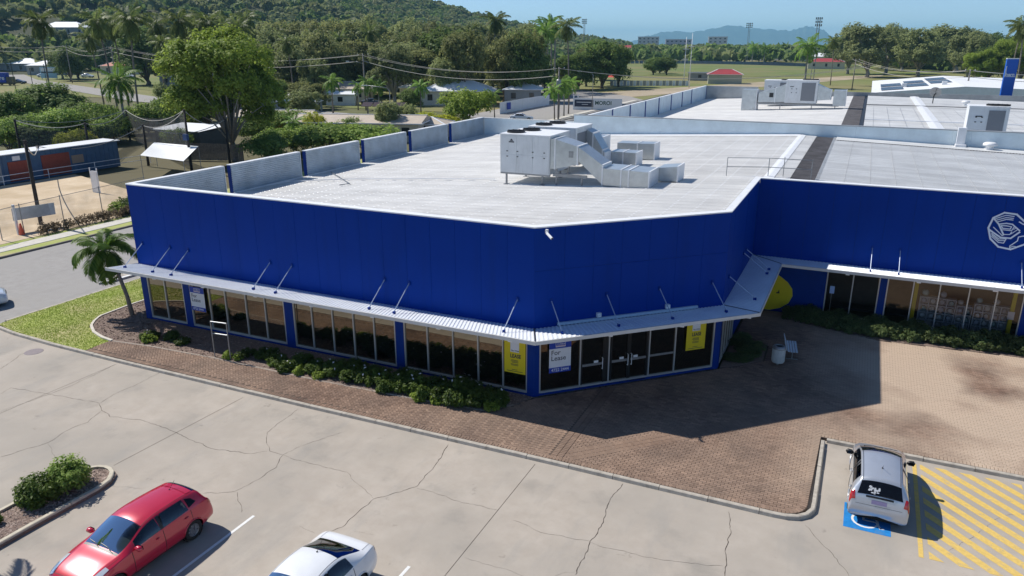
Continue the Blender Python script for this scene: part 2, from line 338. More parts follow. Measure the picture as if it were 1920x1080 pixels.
kerb('far_road_kerb', [(-41.8,-60),(-41.8,200)], -.14, .0, .2, 3.2, sub=1.6, m=mat('old kerb',(.20,.17,.14),.9,var=.3,scale=3))

# ---------------------------------------------------------------- brick pavement
PAV = [(-21.5,-4.41),(-8,-4.39),(3,-4.23),(10.18,-4.19)]+[(11.13-.95+.80*math.cos(R(a)), -3.38+.80*math.sin(R(a))) for a in range(-80,1,10)]+[(11.10,1.46),(30,1.58),(30,13.4),(19.2,13.35),(13.1,12.9),(10.1,13.75),(8.6,14.2),(8.3,15.2),(6.5,15.2),(6.5,11.2),(8.2,9.9),(8.25,7.9),(6.9,6.5),(6.45,6.1),(0.05,-.1),(-.4,-1.0),(-1.25,-1.95),(-4.8,-2.27),(-10.2,-2.5),(-15.2,-2.55),(-19,-2.75),(-21.5,-3.05)]
struct('pavement', MB().prism(PAV, -.14, -.012), JOINT)
PV = bpy.data.objects['pavement']
def pavermat():
    m = bpy.data.materials.new('clay paver'); m.use_nodes = True; nt = m.node_tree; N = nt.nodes; L = nt.links; b = N['Principled BSDF']; b.inputs['Roughness'].default_value = .85; b.inputs['Specular IOR Level'].default_value = .2
    at = N.new('ShaderNodeAttribute'); at.attribute_name = 'bv'; r = N.new('ShaderNodeValToRGB'); e = r.color_ramp.elements
    e[0].position = 0; e[0].color = (.145,.092,.070,1); e[1].position = 1; e[1].color = (.262,.178,.136,1); x = r.color_ramp.elements.new(.5); x.color = (.200,.134,.103,1)
    L.new(at.outputs['Fac'], r.inputs[0]); tc = N.new('ShaderNodeNewGeometry')
    n = N.new('ShaderNodeTexNoise'); n.inputs['Scale'].default_value = .55; n.inputs['Detail'].default_value = 7; L.new(tc.outputs['Position'], n.inputs['Vector'])
    r2 = N.new('ShaderNodeValToRGB'); r2.color_ramp.elements[0].position = .36; r2.color_ramp.elements[1].position = .66; r2.color_ramp.elements[0].color = (.72,.70,.70,1); r2.color_ramp.elements[1].color = (1.22,1.18,1.10,1); L.new(n.outputs['Fac'], r2.inputs[0])
    mx = N.new('ShaderNodeMix'); mx.data_type = 'RGBA'; mx.blend_type = 'MULTIPLY'; mx.inputs[0].default_value = 1; L.new(r.outputs[0], mx.inputs[6]); L.new(r2.outputs[0], mx.inputs[7])
    n2 = N.new('ShaderNodeTexNoise'); n2.inputs['Scale'].default_value = .16; n2.inputs['Detail'].default_value = 5; L.new(tc.outputs['Position'], n2.inputs['Vector'])
    r3 = N.new('ShaderNodeValToRGB'); r3.color_ramp.elements[0].position = .34; r3.color_ramp.elements[1].position = .58; L.new(n2.outputs['Fac'], r3.inputs[0])
    mm = N.new('ShaderNodeMath'); mm.operation = 'MULTIPLY'; mm.inputs[1].default_value = .85; sep = N.new('ShaderNodeSeparateXYZ'); L.new(tc.outputs['Position'], sep.inputs[0]); rx = N.new('ShaderNodeMapRange'); rx.inputs[1].default_value = 9.5; rx.inputs[2].default_value = 15.0; rx.inputs[3].default_value = .2; rx.inputs[4].default_value = 1.5; L.new(sep.outputs[0], rx.inputs[0]); m4 = N.new('ShaderNodeMath'); m4.operation = 'MULTIPLY'; m4.use_clamp = True; L.new(r3.outputs[0], m4.inputs[0]); L.new(rx.outputs[0], m4.inputs[1]); L.new(m4.outputs[0], mm.inputs[0])
    mx2 = N.new('ShaderNodeMix'); mx2.data_type = 'RGBA'; L.new(mm.outputs[0], mx2.inputs[0]); L.new(mx.outputs[2], mx2.inputs[6]); mx2.inputs[7].default_value = (.56,.44,.33,1)
    L.new(mx2.outputs[2], b.inputs['Base Color']); return m
PAVER = pavermat()
bricks = []   # (cx, cy, angle, length, width)
bl, bw = .230, .115
def in_pav(p): return inside(p, PAV)
def edge_course():
    path = resample([(-21.4,-4.30),(-8,-4.27),(3,-4.11),(10.18,-4.07)]+[(11.13-.95+.68*math.cos(R(a)), -3.38+.68*math.sin(R(a))) for a in range(-80,1,10)]+[(10.98,1.58),(30,1.70)], .119)
    for a, b in zip(path, path[1:]):
        bricks.append(((a[0]+b[0])/2, (a[1]+b[1])/2, math.atan2(b[1]-a[1], b[0]-a[0])+math.pi/2, bl, bw))
edge_course()
def free(x, y):
    if not in_pav((x,y)): return False
    if y < -4.10: return False
    if x > 10.95 and y < 1.64+(x-10.98)*.0063: return False
    if y < -3.2 and x > 10.1 and math.dist((x,y),(10.18,-3.38)) > .66: return False
    return True
# herringbone west of the corner, stretcher bond in two directions east of it, with header bands between
def zone(x, y):
    if 2.38 < x < 2.84 and y < 6: return 'band'
    if x <= 2.40: return 'h'
    return 'r'
def in_band2(x, y): return abs((y+3.75) - (x-3.0)*.95) < .36 and y < 4 and x > 2.95
a45 = R(45)
def herring(x0, x1, y0, y1):
    # 90-degree herringbone turned 45: blocks at lattice points
    s = bw; c, d = math.cos(a45), math.sin(a45)
    n = int((x1-x0 + y1-y0)/s)+8
    for q in range(-n, n):
        for p in range(-n, n):
            if (p - q) % 4 == 0: cxx, cyy, ang = (p+1)*s, (q+.5)*s, 0
            elif (p - q) % 4 == 3: cxx, cyy, ang = (p+.5)*s, (q+1)*s, math.pi/2   # vertical brick at (p,q),(p,q+1)
            else: continue
            X = x0 + (y1-y0)/2 + c*cxx - d*cyy; Y = (y0+y1)/2 + d*cxx + c*cyy
            if x0 <= X <= x1 and y0 <= Y <= y1 and zone(X,Y) == 'h' and free(X,Y): bricks.append((X,Y,ang+a45,bl,bw))
for xs in range(-22, 3, 6): herring(xs, xs+6, -4.4, 3.5)
for r_ in range(0, 180):
    y = -4.2 + r_*bw
    for k in range(0, 130):
        x = 2.84 + bl/2 + k*bl - (r_ % 2)*bl/2
        if x > 30: break
        ok = [zone(x+q,y) == 'r' and free(x+q,y) for q in (-.1,-.02,.02,.1)]
        if all(ok): bricks.append((x,y,0,bl,bw))
        elif all(ok[:2]): bricks.append((x-bl/4,y,0,bl/2,bw))
        elif all(ok[2:]): bricks.append((x+bl/4,y,0,bl/2,bw))
for k in range(0, 200):
    x = 2.38+.115; y = -4.1+k*bw
    for dx in (0,.23):
        if zone(x+dx,y) == 'band' and free(x+dx,y): bricks.append((x+dx,y,0,bl,bw))
u = (1/math.hypot(1,.95), .95/math.hypot(1,.95)); ang = math.atan2(u[1],u[0])
for k in range(0, 120):
    for q in (-1,0,1):
        x = 3.0+u[0]*k*bw - u[1]*q*bl; y = -3.75+u[1]*k*bw + u[0]*q*bl
        if in_band2(x,y) and free(x,y): bricks.append((x,y,ang+math.pi/2,bl,bw))
nearb = sorted(range(len(bricks)), key=lambda i: (bricks[i][0]-CAM.x)**2+(bricks[i][1]-CAM.y)**2)
single = set(nearb[:300])
def brick_geo(c, ang, l, w, z, t):
    ca, sa = math.cos(ang), math.sin(ang); hl, hw = l/2-.0045, w/2-.0045; e = .006
    def P(a,b,zz): return (c[0]+ca*a-sa*b, c[1]+sa*a+ca*b, zz)
    return ([P(-hl,-hw,t),P(hl,-hw,t),P(hl,hw,t),P(-hl,hw,t),P(-hl+e,-hw+e,z),P(hl-e,-hw+e,z),P(hl-e,hw-e,z),P(-hl+e,hw-e,z)],
            [(4,5,6,7),(0,1,5,4),(1,2,6,5),(2,3,7,6),(3,0,4,7)])
mb = MB(); vals = []
for i, (x,y,a,l,w) in enumerate(bricks):
    if i in single: continue
    bnd = a not in (0,) and zone(x,y) != 'h' or zone(x,y) == 'band'; vs_, fs_ = brick_geo((x,y), a, l, w, rnd.uniform(.003,.006) if bnd else rnd.uniform(-.003,.002), -.011); mb.add(vs_, fs_)
    v = min(1,max(0,rnd.gauss(.5,.22))); 
    if bnd: v *= .55
    vals += [v]*5
me = mb.mesh('paver_bricks', PAVER); at = me.attributes.new('bv','FLOAT','FACE'); at.data.foreach_set('value', vals)
link('paver_bricks', me, PV, kind='stuff')
bm_ = []
for q in range(12):
    b_ = MB(); b_.add(*brick_geo((0,0),0,bl,bw,0,-.011)); me = b_.mesh('paver_brick', PAVER); at = me.attributes.new('bv','FLOAT','FACE'); at.data.foreach_set('value',[.1+.8*q/11]*5); bm_.append(me)
for i in single:
    x,y,a,l,w = bricks[i]; o = link('paver_brick', rnd.choice(bm_), PV, loc=(x,y,rnd.uniform(-.003,.003)), rot=(0,0,a)); o.scale = (l/bl,1,1)

# ---------------------------------------------------------------- lawns, beds, verge, sand lot
LAWN = [(-21.55,-4.40),(-24,-4.39),(-27,-4.25),(-28.9,-3.9),(-28.97,-3.0),(-28.97,13),(-22.6,13),(-22.6,5),(-25.2,4),(-25.3,1),(-25.2,-.9),(-24.3,-2.15),(-22.3,-3.0),(-21.55,-3.1)]
struct('lawn', MB().prism(LAWN, -.14, -.02), GRASSG)
BED = [(-21.5,-3.0),(-22.25,-2.92),(-24.15,-2.05),(-25.05,-.85),(-25.15,1),(-25.05,4),(-22.62,5),(-22.56,.02),(.0,.02),(-.4,-.95),(-1.25,-1.9),(-4.8,-2.22),(-10.2,-2.45),(-15.2,-2.5),(-19,-2.7)]
struct('garden_bed', MB().prism(BED, -.14, .01), MULCH)
kerb('bed_edging', [(-25.15,4.0),(-25.27,1),(-25.15,-.9),(-24.75,-1.55),(-24.25,-2.12),(-23.3,-2.68),(-22.3,-3.0),(-21.4,-3.12)], -.1, .05, .14, 2.4, m=mat('pale edging',(.58,.53,.45),.85,var=.1,scale=5), sub=.3, batter=.01)
kerb('bed_edging', [(-21.4,-3.1),(-19,-2.78),(-15.2,-2.56),(-10.2,-2.52),(-4.8,-2.29),(-1.25,-1.97),(-.42,-1.02)], -.1, .012, .09, 3.0, m=mat('worn edging',(.34,.28,.23),.9,var=.25,scale=6), sub=.5, batter=.005)
struct('courtyard_bed', MB().prism([(6.5,6.4),(6.95,6.6),(8.2,7.95),(8.15,9.85),(6.5,11.1)], -.14, .01), MULCH)
struct('hedge_bed', MB().prism([(8.4,15.25),(8.7,14.25),(10.1,13.8),(13.1,12.95),(19.2,13.4),(30,13.45),(30,15.28)], -.14, .01), MULCH)
struct('verge', MB().sheet([(-47,-60),(-42,-60),(-42,62),(-47,62)], -.06), GRASSG)
struct('footpath', MB().prism([(-44.6,-60),(-43.2,-60),(-43.2,170),(-44.6,170)], -.2, -.03), FOOT)
struct('sand_court', MB().sheet([(-69.3,-30),(-45.4,-30),(-45.4,23.5),(-56,26),(-69.3,30)], -.045), SAND)
isl = thing('traffic_island', 'white painted splitter island on the road beside the leaning palm', 'traffic island')
ISL = [(-30.5,3.2),(-31.2,4.3),(-31.75,6.2),(-31.7,14),(-29.9,14),(-29.95,6),(-30.1,3.9)]
MB().prism(ISL,-.13,-.01).build('island_slab', KERB, isl); 
io = [(x,y) for x,y in ISL]; ii = [(-30.55,3.75),(-31.0,4.5),(-31.45,6.3),(-31.4,13.8),(-30.2,13.8),(-30.22,6.1),(-30.3,4.1)]
b = MB(); n = len(io)
for k in range(n): b.add([(*io[k],-.004),(*io[(k+1)%n],-.004),(*ii[(k+1)%n],-.004),(*ii[k],-.004)],[(0,1,2,3)])
b.build('painted_edge', PWHITE, isl)
# planter island in the car park
PI_ = [(-12.20,-18),(-12.20,-13.8),(-12.18,-12.1),(-12.0,-11.5),(-11.6,-11.15),(-11.2,-11.1),(-10.75,-11.3),(-10.42,-11.75),(-10.35,-12.3),(-10.42,-14.5),(-10.45,-18)]
struct('planter_island', MB().prism([(x*.985-.17,y-.06) if 0 else (x,y) for x,y in PI_], -.14, -.035), MULCH)
kerb('planter_kerb', PI_[::-1], -.14, .04, .17, 2.4, sub=.3, m=mat('cream kerb',(.52,.47,.37),.85,var=.12,scale=5))
# side car park / far grounds
struct('field', MB().sheet([(-420,120),(260,120),(260,700),(-420,700)], -.22), FIELD)
struct('track', MB().sheet([(-80,165),(-66,190),(-52,225),(-28,285),(0,360),(10,450),(24,450),(14,355),(-12,280),(-34,222),(-50,180),(-62,158)], -.17), DIRT)
struct('oval', MB().sheet([(-170+ (0 if 0 else 0)+160*math.cos(a)+60, 470+150*math.sin(a)) for a in [k*2*math.pi/40 for k in range(40)]], -.16), FIELD2)
struct('side_street', MB().sheet([(-64,110),(-29,110),(-29,150),(-50,185),(-95,230),(-100,225),(-66,170)], -.14), ASPH)
struct('street', MB().sheet([(-420,240),(-300,172),(-160,113),(-60,95),(-41,98),(-41,104),(-62,102),(-155,122),(-300,182),(-420,250)], -.15), ASPH)
struct('street_lawn', MB().sheet([(-420,258),(-300,190),(-150,130),(-110,125),(-120,160),(-260,230),(-420,320)], -.16), FIELD2)
# ---------------------------------------------------------------- the blue retail building
HT = 7.22
L_, K_, M_, N_ = Vector((-22.54,0)), Vector((0,0)), Vector((6.42,6.14)), Vector((6.42,15.30))
XR = 30.0
bld = thing('retail_building', 'large blue clad shop building with white coping, mirrored shopfront and pale metal roof', 'building')
def seg(p, q):
    d = (q-p); l = d.length; d = d/l; return d, Vector((d.y, -d.x)), l     # direction, outward normal
def P3(p, d, n, s, o, z): return (p.x+d.x*s+n.x*o, p.y+d.y*s+n.y*o, z)
def sbox(mb, p, d, n, s0, s1, o0, o1, z0, z1):
    mb.add([P3(p,d,n,s0,o0,z0),P3(p,d,n,s1,o0,z0),P3(p,d,n,s1,o1,z0),P3(p,d,n,s0,o1,z0),P3(p,d,n,s0,o0,z1),P3(p,d,n,s1,o0,z1),P3(p,d,n,s1,o1,z1),P3(p,d,n,s0,o1,z1)],
           [(0,1,2,3),(7,6,5,4),(4,5,1,0),(5,6,2,1),(6,7,3,2),(7,4,0,3)])
ZC = 2.92   # underside of the cladding / canopy line
def clad(p, q, n_, zsplit=None):
    d, n, l = seg(p, q); w = l/n_
    b = MB(); sbox(b, p, d, n, 0.02, l-.02, -.22, -.032, ZC-.25, HT-.06); b.build('wall_backing', NAVYGAP, bld)
    for i in range(n_):
        for z0, z1 in ([(ZC,HT-.02)] if not zsplit else [(ZC,zsplit-.005),(zsplit+.005,HT-.02)]):
            b = MB(); sbox(b, p, d, n, i*w+.005, (i+1)*w-.005, -.03, rnd.uniform(-.003,.002), z0, z1); b.build('wall_panel', BLUE, bld)
clad(L_, K_, 19); clad(K_, M_, 7, 5.45); clad(M_, N_, 7); clad(N_, Vector((XR, 15.30)), 19)
# coping
def mitre(pl, o):
    out = []
    for i, p in enumerate(pl):
        if i == 0: d, n, _ = seg(pl[0], pl[1]); out.append(p+n*o)
        elif i == len(pl)-1: d, n, _ = seg(pl[-2], pl[-1]); out.append(p+n*o)
        else:
            n1 = seg(pl[i-1],p)[1]; n2 = seg(p,pl[i+1])[1]; m = (n1+n2).normalized(); out.append(p+m*(o/m.dot(n1)))
    return out
POLY = [L_, K_, M_, N_, Vector((XR,15.30))]
def copings(pl, o0, o1, z0, z1, m, name='coping', parent=bld):
    a, b = mitre(pl,o0), mitre(pl,o1)
    for i in range(len(pl)-1):
        MB().add([(*a[i],z0),(*a[i+1],z0),(*b[i+1],z0),(*b[i],z0),(*a[i],z1),(*a[i+1],z1),(*b[i+1],z1+.015),(*b[i],z1+.015)],
                 [(0,1,2,3),(7,6,5,4),(4,5,1,0),(5,6,2,1),(6,7,3,2),(7,4,0,3)]) 
        mb = MB(); mb.add([(*a[i],z0),(*a[i+1],z0),(*b[i+1],z0),(*b[i],z0),(*a[i],z1),(*a[i+1],z1),(*b[i+1],z1+.015),(*b[i],z1+.015)],
                 [(0,1,2,3),(7,6,5,4),(4,5,1,0),(5,6,2,1),(6,7,3,2),(7,4,0,3)]); mb.build(name, m, parent)
copings(POLY, .035, -.27, HT-.018, HT+.03, WHITE)

# ---------------------------------------------------------------- shopfront glazing
def glazing(p, q, cols, mulls, glass, s0, s1, doors=(), base=BLUE2, skip=()):
    d, n, l = seg(p, q); zt = ZC-.02
    b = MB(); sbox(b,p,d,n,s0,s1,-.16,-.02,0,.13); b.build('plinth', base, bld)
    for a, c in cols:
        b = MB(); sbox(b,p,d,n,a,c,-.30,.012,0,zt); b.build('column', BLUE2, bld)
    ms = sorted(mulls); edges = ms
    spans = []
    for i in range(len(ms)-1):
        a, c = ms[i], ms[i+1]
        if any(abs((a+c)/2-(x+y)/2) < .35 and c-a < .75 for x,y in cols): continue
        spans.append((a,c))
    for a, c in spans:
        b = MB(); sbox(b,p,d,n,a+.028,c-.028,-.14,.02,.131,.20); b.build('sill', ALU, bld)
        if any(x0-.01 < (a+c)/2 < x1+.01 for x0,x1 in skip): continue
        t = rnd.uniform(-.004,.004); t2 = rnd.uniform(-.004,.004)
        b = MB(); b.quad(P3(p,d,n,a+.028,-.06+t,.2),P3(p,d,n,c-.028,-.06-t,.2),P3(p,d,n,c-.028,-.06+t2,zt),P3(p,d,n,a+.028,-.06-t2,zt)); b.build('window_pane', glass, bld)
    for s in ms:
        b = MB(); sbox(b,p,d,n,s-.028,s+.028,-.12,.0,.131,zt); b.build('mullion', ALU, bld)
    b = MB(); sbox(b,p,d,n,s0,s1,-.16,-.005,zt,ZC+.02); b.build('head_rail', ALU, bld)
    return d, n
xs = lambda v: v+22.54
glazing(L_, K_, [(.0,.42),(xs(-19.54),xs(-19.11)),(xs(-12.96),xs(-12.45)),(xs(-6.69),xs(-6.27)),(22.25,22.53)],
        [xs(v) for v in (-22.08,-20.88,-19.58,-19.07,-17.79,-16.72,-15.39,-14.18,-13.0,-12.41,-11.35,-10.15,-8.98,-7.85,-6.73,-6.23,-5.06,-3.79,-2.58,-1.41,-.32)], GLASS, 0, 22.50)
dB, nB = glazing(K_, M_, [(.01,.24),(8.60,8.87)], [.28,2.09,3.42,5.35,6.62,8.56], GLASSD, .05, 8.85, skip=[(2.09,3.42),(3.42,5.35)])
glazing(M_, N_, [(.02,.3)], [.34,1.0,1.75,2.5,3.25,4.0], GLASSD, .05, 4.05)
b = MB(); b.box(6.30,10.2,0,6.40,15.3,ZC); b.build('side_wall', BLUE2, bld)
dD, nD = glazing(N_, Vector((XR,15.3)), [(6.43,6.76),(12.72,13.1)], [v-6.42 for v in (10.33,11.58,12.82,13.21,14.38,15.56,16.84,18.0,19.12,19.55,20.8,22.1,23.4,24.7,26,27.3,28.6)], GLASSC, 3.88, 23.4)
b = MB(); b.box(6.43,15.27,0,10.29,15.45,ZC); b.build('front_wall', BLUE2, bld)
for nm, pl in (('corner', None),):
    b = MB(); b.prism([(-.02,-.02),(.0+.24*dB.x,.24*dB.y),(.1,.35),(-.29,.3),(-.29,-.02)],0,ZC-.02); b.build('column', BLUE2, bld)
# doors on the splayed corner
def door(s0, s1, handle, hs=None):
    dr = link('door', None, bld)
    o0, o1 = -.11, -.02; z0, z1 = .03, 2.45
    for a, c, zz0, zz1 in ((s0,s0+.07,z0,z1),(s1-.07,s1,z0,z1)):
        b = MB(); sbox(b,K_,dB,nB,a,c,o0,o1,zz0,zz1); b.build('door_stile', BLACKM, dr)
    for zz0, zz1 in ((z0,.16),(z1-.09,z1)):
        b = MB(); sbox(b,K_,dB,nB,s0+.071,s1-.071,o0,o1,zz0,zz1); b.build('door_rail', BLACKM, dr)
    b = MB(); sbox(b,K_,dB,nB,s0+.071,s1-.071,-.065,-.03,1.02,1.12); b.build('push_bar', GREYM, dr)
    b = MB(); b.quad(P3(K_,dB,nB,s0+.07,-.075,.16),P3(K_,dB,nB,s1-.07,-.075,.16),P3(K_,dB,nB,s1-.07,-.075,z1-.09),P3(K_,dB,nB,s0+.07,-.075,z1-.09)); b.build('door_pane', GLASSD, dr)
    if hs is not None:
        b = MB(); e = .05 if hs < (s0+s1)/2 else -.05
        b.tube([P3(K_,dB,nB,hs,-.02,.85),P3(K_,dB,nB,hs,.06,.85),P3(K_,dB,nB,hs,.06,1.35),P3(K_,dB,nB,hs,-.02,1.35)],.016,8); b.build('handle', WHITE, dr)
        b = MB(); sbox(b,K_,dB,nB,hs-.02+e*5-.1,hs-.02+e*5+.1,-.028,-.02,1.14,1.24); b.build('notice_sticker', WHITE, dr)
    return dr
door(2.13,3.22,True,3.1); door(3.50,4.38,True,4.30); door(4.39,5.28,True,4.47)
b = MB(); sbox(b,K_,dB,nB,3.23,3.40,-.11,-.03,.03,2.45); b.build('door_jamb', BLACKM, bld)
b = MB(); sbox(b,K_,dB,nB,2.12,5.32,-.11,-.015,2.46,2.54); b.build('transom', BLACKM, bld)
b = MB(); b.quad(P3(K_,dB,nB,2.12,-.07,2.54),P3(K_,dB,nB,5.32,-.07,2.54),P3(K_,dB,nB,5.32,-.07,ZC-.02),P3(K_,dB,nB,2.12,-.07,ZC-.02)); b.build('window_pane', GLASSD, bld)
b = MB(); sbox(b,K_,dB,nB,5.38,6.58,-.055,-.03,1.05,1.14); b.build('mid_rail', GREYM, bld)
# floor slab, dark interior
b = MB(); b.prism([(-22.2,.4),(-.2,.4),(6.0,6.3),(6.0,17.5),(XR,17.5),(XR,38),(-22.2,38)], -.1, .02); b.build('floor_slab', mat('shop floor',(.05,.045,.04),.6), bld)
b = MB(); b.box(10.2,18.4,0,XR,18.5,3.0); b.build('shop_back_wall', mat('shop back wall',(.16,.11,.075),.8,var=.2,scale=1.5), bld)
b = MB(); b.box(6.5,15.5,3.0,XR,18.5,3.05); b.build('shop_ceiling', mat('shop ceiling',(.25,.22,.18),.8), bld)
b = MB(); b.box(10.2,15.5,0,10.28,18.4,3.0); b.build('shop_side_wall', BLUE2, bld)
for x in (14.46, 18.72):
    b = MB(); b.box(x,15.55,0,x+.17,15.72,2.95); b.build('yellow_post', YELLOW, bld)
# yellow rounded wall graphic beside the arcade
b = MB(); c = [(7.0,0.02),(7.6,.03),(8.15,.22),(8.55,.55),(8.72,.98),(8.66,1.38),(8.4,1.72),(8.0,2.0),(7.4,2.3),(7.0,2.35),(6.66,2.1),(6.55,1.2),(6.62,.4)]
b.add([(x,15.262,z) for x,z in c]+[(x,15.268,z) for x,z in c], [tuple(range(len(c)))]+[(i,i+13-13 if 0 else (i+1)%13,13+(i+1)%13,13+i) for i in range(13)])
yg = b.build('yellow_wall_shape', YELLOW, bld)
b = MB(); b.add([(7.88,15.255,1.02),(8.05,15.255,1.05),(8.03,15.255,1.12),(8.0,15.255,1.28),(7.95,15.255,1.12),(7.86,15.255,1.08)],[(0,1,2,3,4,5)]); b.build('painted_motif', BLACKM, yg)

# ---------------------------------------------------------------- canopy with corrugated sheet
cz = 3.03
OUT = [Vector((-22.70,-1.70)), Vector((.78,-1.73)), Vector((8.06,5.14)), Vector((8.06,13.80)), Vector((XR,13.90))]
INN = [Vector((-22.70,.0)), Vector((0,0)), Vector((6.42,6.14)), Vector((6.42,15.3)), Vector((XR,15.3))]
can = link('canopy', None, bld)
def corr(mb, p, q, pi, qi, z, pitch=.16, h=.022, fall=(-.22,-.22)):
    """trapezoid ribs running from the inner line (pi-qi) to the outer line (p-q)"""
    l = (q-p).length; n = max(1,int(l/pitch)); prof = []
    for k in range(n):
        for t, hh in ((0,0),(.42,0),(.55,1),(.87,1)): prof.append(((k+t)/n, hh*h))
    prof.append((1,0)); vs = []; fs = []
    for t, hh in prof:
        o = p.lerp(q,t); i = pi.lerp(qi,t); vs += [(o.x,o.y,z-(fall[0]+(fall[1]-fall[0])*t)+hh),(i.x,i.y,z+hh)]
    for k in range(len(prof)-1): fs.append((2*k,2*k+2,2*k+3,2*k+1))
    mb.add(vs, fs)
RISE = [.22,.22,.22,.07,.07]
for i in range(4):
    l = (OUT[i+1]-OUT[i]).length; n = max(1, round(l/.8))
    for k in range(n):
        b = MB(); t0, t1 = k/n, (k+1)/n
        corr(b, OUT[i].lerp(OUT[i+1],t0), OUT[i].lerp(OUT[i+1],t1), INN[i].lerp(INN[i+1],t0), INN[i].lerp(INN[i+1],t1), cz+rnd.uniform(-.002,.002), fall=(-(RISE[i]*(1-t0)+RISE[i+1]*t0),-(RISE[i]*(1-t1)+RISE[i+1]*t1)))
        b.build('canopy_sheet', CANOPY, can)
    # soffit and fascia gutter
    a, c, ai, ci = OUT[i], OUT[i+1], INN[i], INN[i+1]
    b = MB(); b.add([(*a,cz+RISE[i]-.10),(*c,cz+RISE[i+1]-.10),(*ci,cz-.11),(*ai,cz-.11)],[(3,2,1,0)]); b.build('soffit', WHITE, can)
    d, n_, l = seg(a,c); b = MB(); s_0, s_1 = (-.06 if i == 0 else 0), l+(.05 if i<2 else -.05); q0, q1 = cz+RISE[i], cz+RISE[i+1]; b.add([P3(a,d,n_,s_0,.002,q0-.13),P3(a,d,n_,s_1,.002,q1-.13),P3(a,d,n_,s_1,.06,q1-.13),P3(a,d,n_,s_0,.06,q0-.13),P3(a,d,n_,s_0,.002,q0+.015),P3(a,d,n_,s_1,.002,q1+.015),P3(a,d,n_,s_1,.06,q1+.015),P3(a,d,n_,s_0,.06,q0+.015)],[(0,1,2,3),(7,6,5,4),(4,5,1,0),(5,6,2,1),(6,7,3,2),(7,4,0,3)]); b.build('fascia', mat('fascia %d'%i,(.60,.60,.58),.5,var=.06), can)
    for k in range(1, int(l/3.2)+1):
        b = MB(); b.obox(P3(a,d,n_,min(l-.3,k*3.2),-.1,cz+RISE[i]-.17),(.09,0,0),(0,.05,0),(0,0,.045)); b.build('downlight', WHITE, can)
for i in range(1,4):
    b = MB(); b.bar((*INN[i],cz+.03),(*OUT[i],cz+RISE[i]+.03),.05,.012); b.build('canopy_joint', DARK, can)
b = MB(); sbox(b,K_,dB,nB,1.0,7.55,.004,.10,cz+.055,cz+.17); b.build('flashing_tray', mat('tray blue grey',(.45,.56,.66),.5), can)
for s in (2.83,6.06):
    b = MB(); sbox(b,K_,dB,nB,s-.09,s+.09,.0,.14,3.24,3.42); b.build('wall_light', WHITE, bld)
# tie rods: rod, wall plate and foot bracket
def rod(top, bot, n):
    r = link('tie_rod', None, bld); top, bot = Vector(top), Vector(bot); n = Vector((n.x,n.y,0))
    MB().tube([top+n*.05, bot+Vector((0,0,.09))],.020,8).build('rod', GREYM if 0 else ROD, r)
    MB().obox(top+n*.03,(n.cross(Vector((0,0,1))))*.045,n*.035,(0,0,.09)).build('wall_plate', BLUE2, r)
    d = (top-bot); d.z = 0; d.normalize(); s = d.cross(Vector((0,0,1)))
    MB().obox(bot+Vector((0,0,.05)),s*.035,d*.07,(0,0,.055)).build('foot_bracket', BLUE2, r)
ROD = mat('painted rod',(.35,.42,.55),.4,metal=.3)
nA = Vector((0,-1)); 
for xt in (-21.96,-20.0,-18.74,-13.51,-12.21,-7.09,-5.83,-.72): rod((xt,0,4.2),(xt-.06,-1.2,cz+.16),nA)
for s in (.72,3.18,5.64,8.22): rod(P3(K_,dB,nB,s,0,4.16),P3(K_,dB,nB,s,1.2,cz+.16),nB)
for yt in (7.0,11.3,12.1): rod((6.42,yt,4.13),(7.64,yt,cz+.16),Vector((1,0)))
for xt in (12.24,13.52,18.7,19.95,25.0): rod((xt,15.3,4.08),(xt+.03,14.25,cz+.07),Vector((0,-1)))
# ---------------------------------------------------------------- roofs
def zroof(x): return 5.55+.0478*(x+22.54) if x <= 6.6 else 6.943-.03*(x-6.6)
def roof_sheet(x0, x1, y0, y1, zf, m, parent, name='roof_sheet', rib=.19, h=.03):
    b = MB(); n = max(1,round((y1-y0)/rib)); r_ = (y1-y0)/n; prof = []
    for k in range(n): prof += [(y0+k*r_,0),(y0+(k+.62)*r_,0),(y0+(k+.72)*r_,h),(y0+(k+.90)*r_,h)]
    prof.append((y1,0)); vs = []; fs = []
    for y, hh in prof: vs += [(x0,y,zf(x0)+hh),(x1,y,zf(x1)+hh)]
    for k in range(len(prof)-1): fs.append((2*k,2*k+1,2*k+3,2*k+2))
    b.add(vs, fs); return b.build(name, m, parent)
W = .76; y = .25
while y < 39.4:
    y1 = min(39.5, y+W); ym = (y+y1)/2
    xe = min(6.5, (y-.05)*6.42/6.14-.28) if y < 6.5 else (6.2 if ym < 15.6 else 6.5)
    roof_sheet(-22.35, xe, y, y1, zroof, ZINC, bld)
    if y > 15.5: roof_sheet(9.15, XR, y, y1, zroof, ZINC2, bld); roof_sheet(6.7, 7.7, y, y1, zroof, ZINC, bld)
    y = y1
b = MB(); b.add([(6.35,15.7,zroof(6.6)+.035),(6.62,15.7,zroof(6.6)+.07),(6.9,15.7,zroof(6.6)+.035),(6.35,39.5,zroof(6.6)+.035),(6.62,39.5,zroof(6.6)+.07),(6.9,39.5,zroof(6.6)+.035)],[(0,1,4,3),(1,2,5,4)]); b.build('ridge_cap', WHITE, bld)
OLDS = mat('old grey sheet', (.105,.10,.105), .85, var=.35, scale=1.2, detail=9)
y = 16.0
while y < 39.3:
    y1 = min(39.4,y+.76); roof_sheet(7.72, 8.98, y, y1, lambda x: zroof(x)-.02, OLDS, bld, rib=.19); y = y1
b = MB(); b.box(8.99,16,zroof(9)-.06,9.13,39.4,zroof(9)+.012); b.build('gutter_edge_strip', DARK, bld)  # dark edge of the box gutter
y = 16.1; b = MB()
while y < 39.3: b.box(8.98,y,zroof(9)+.013,9.15,y+.16,zroof(9)+.04); y += .38
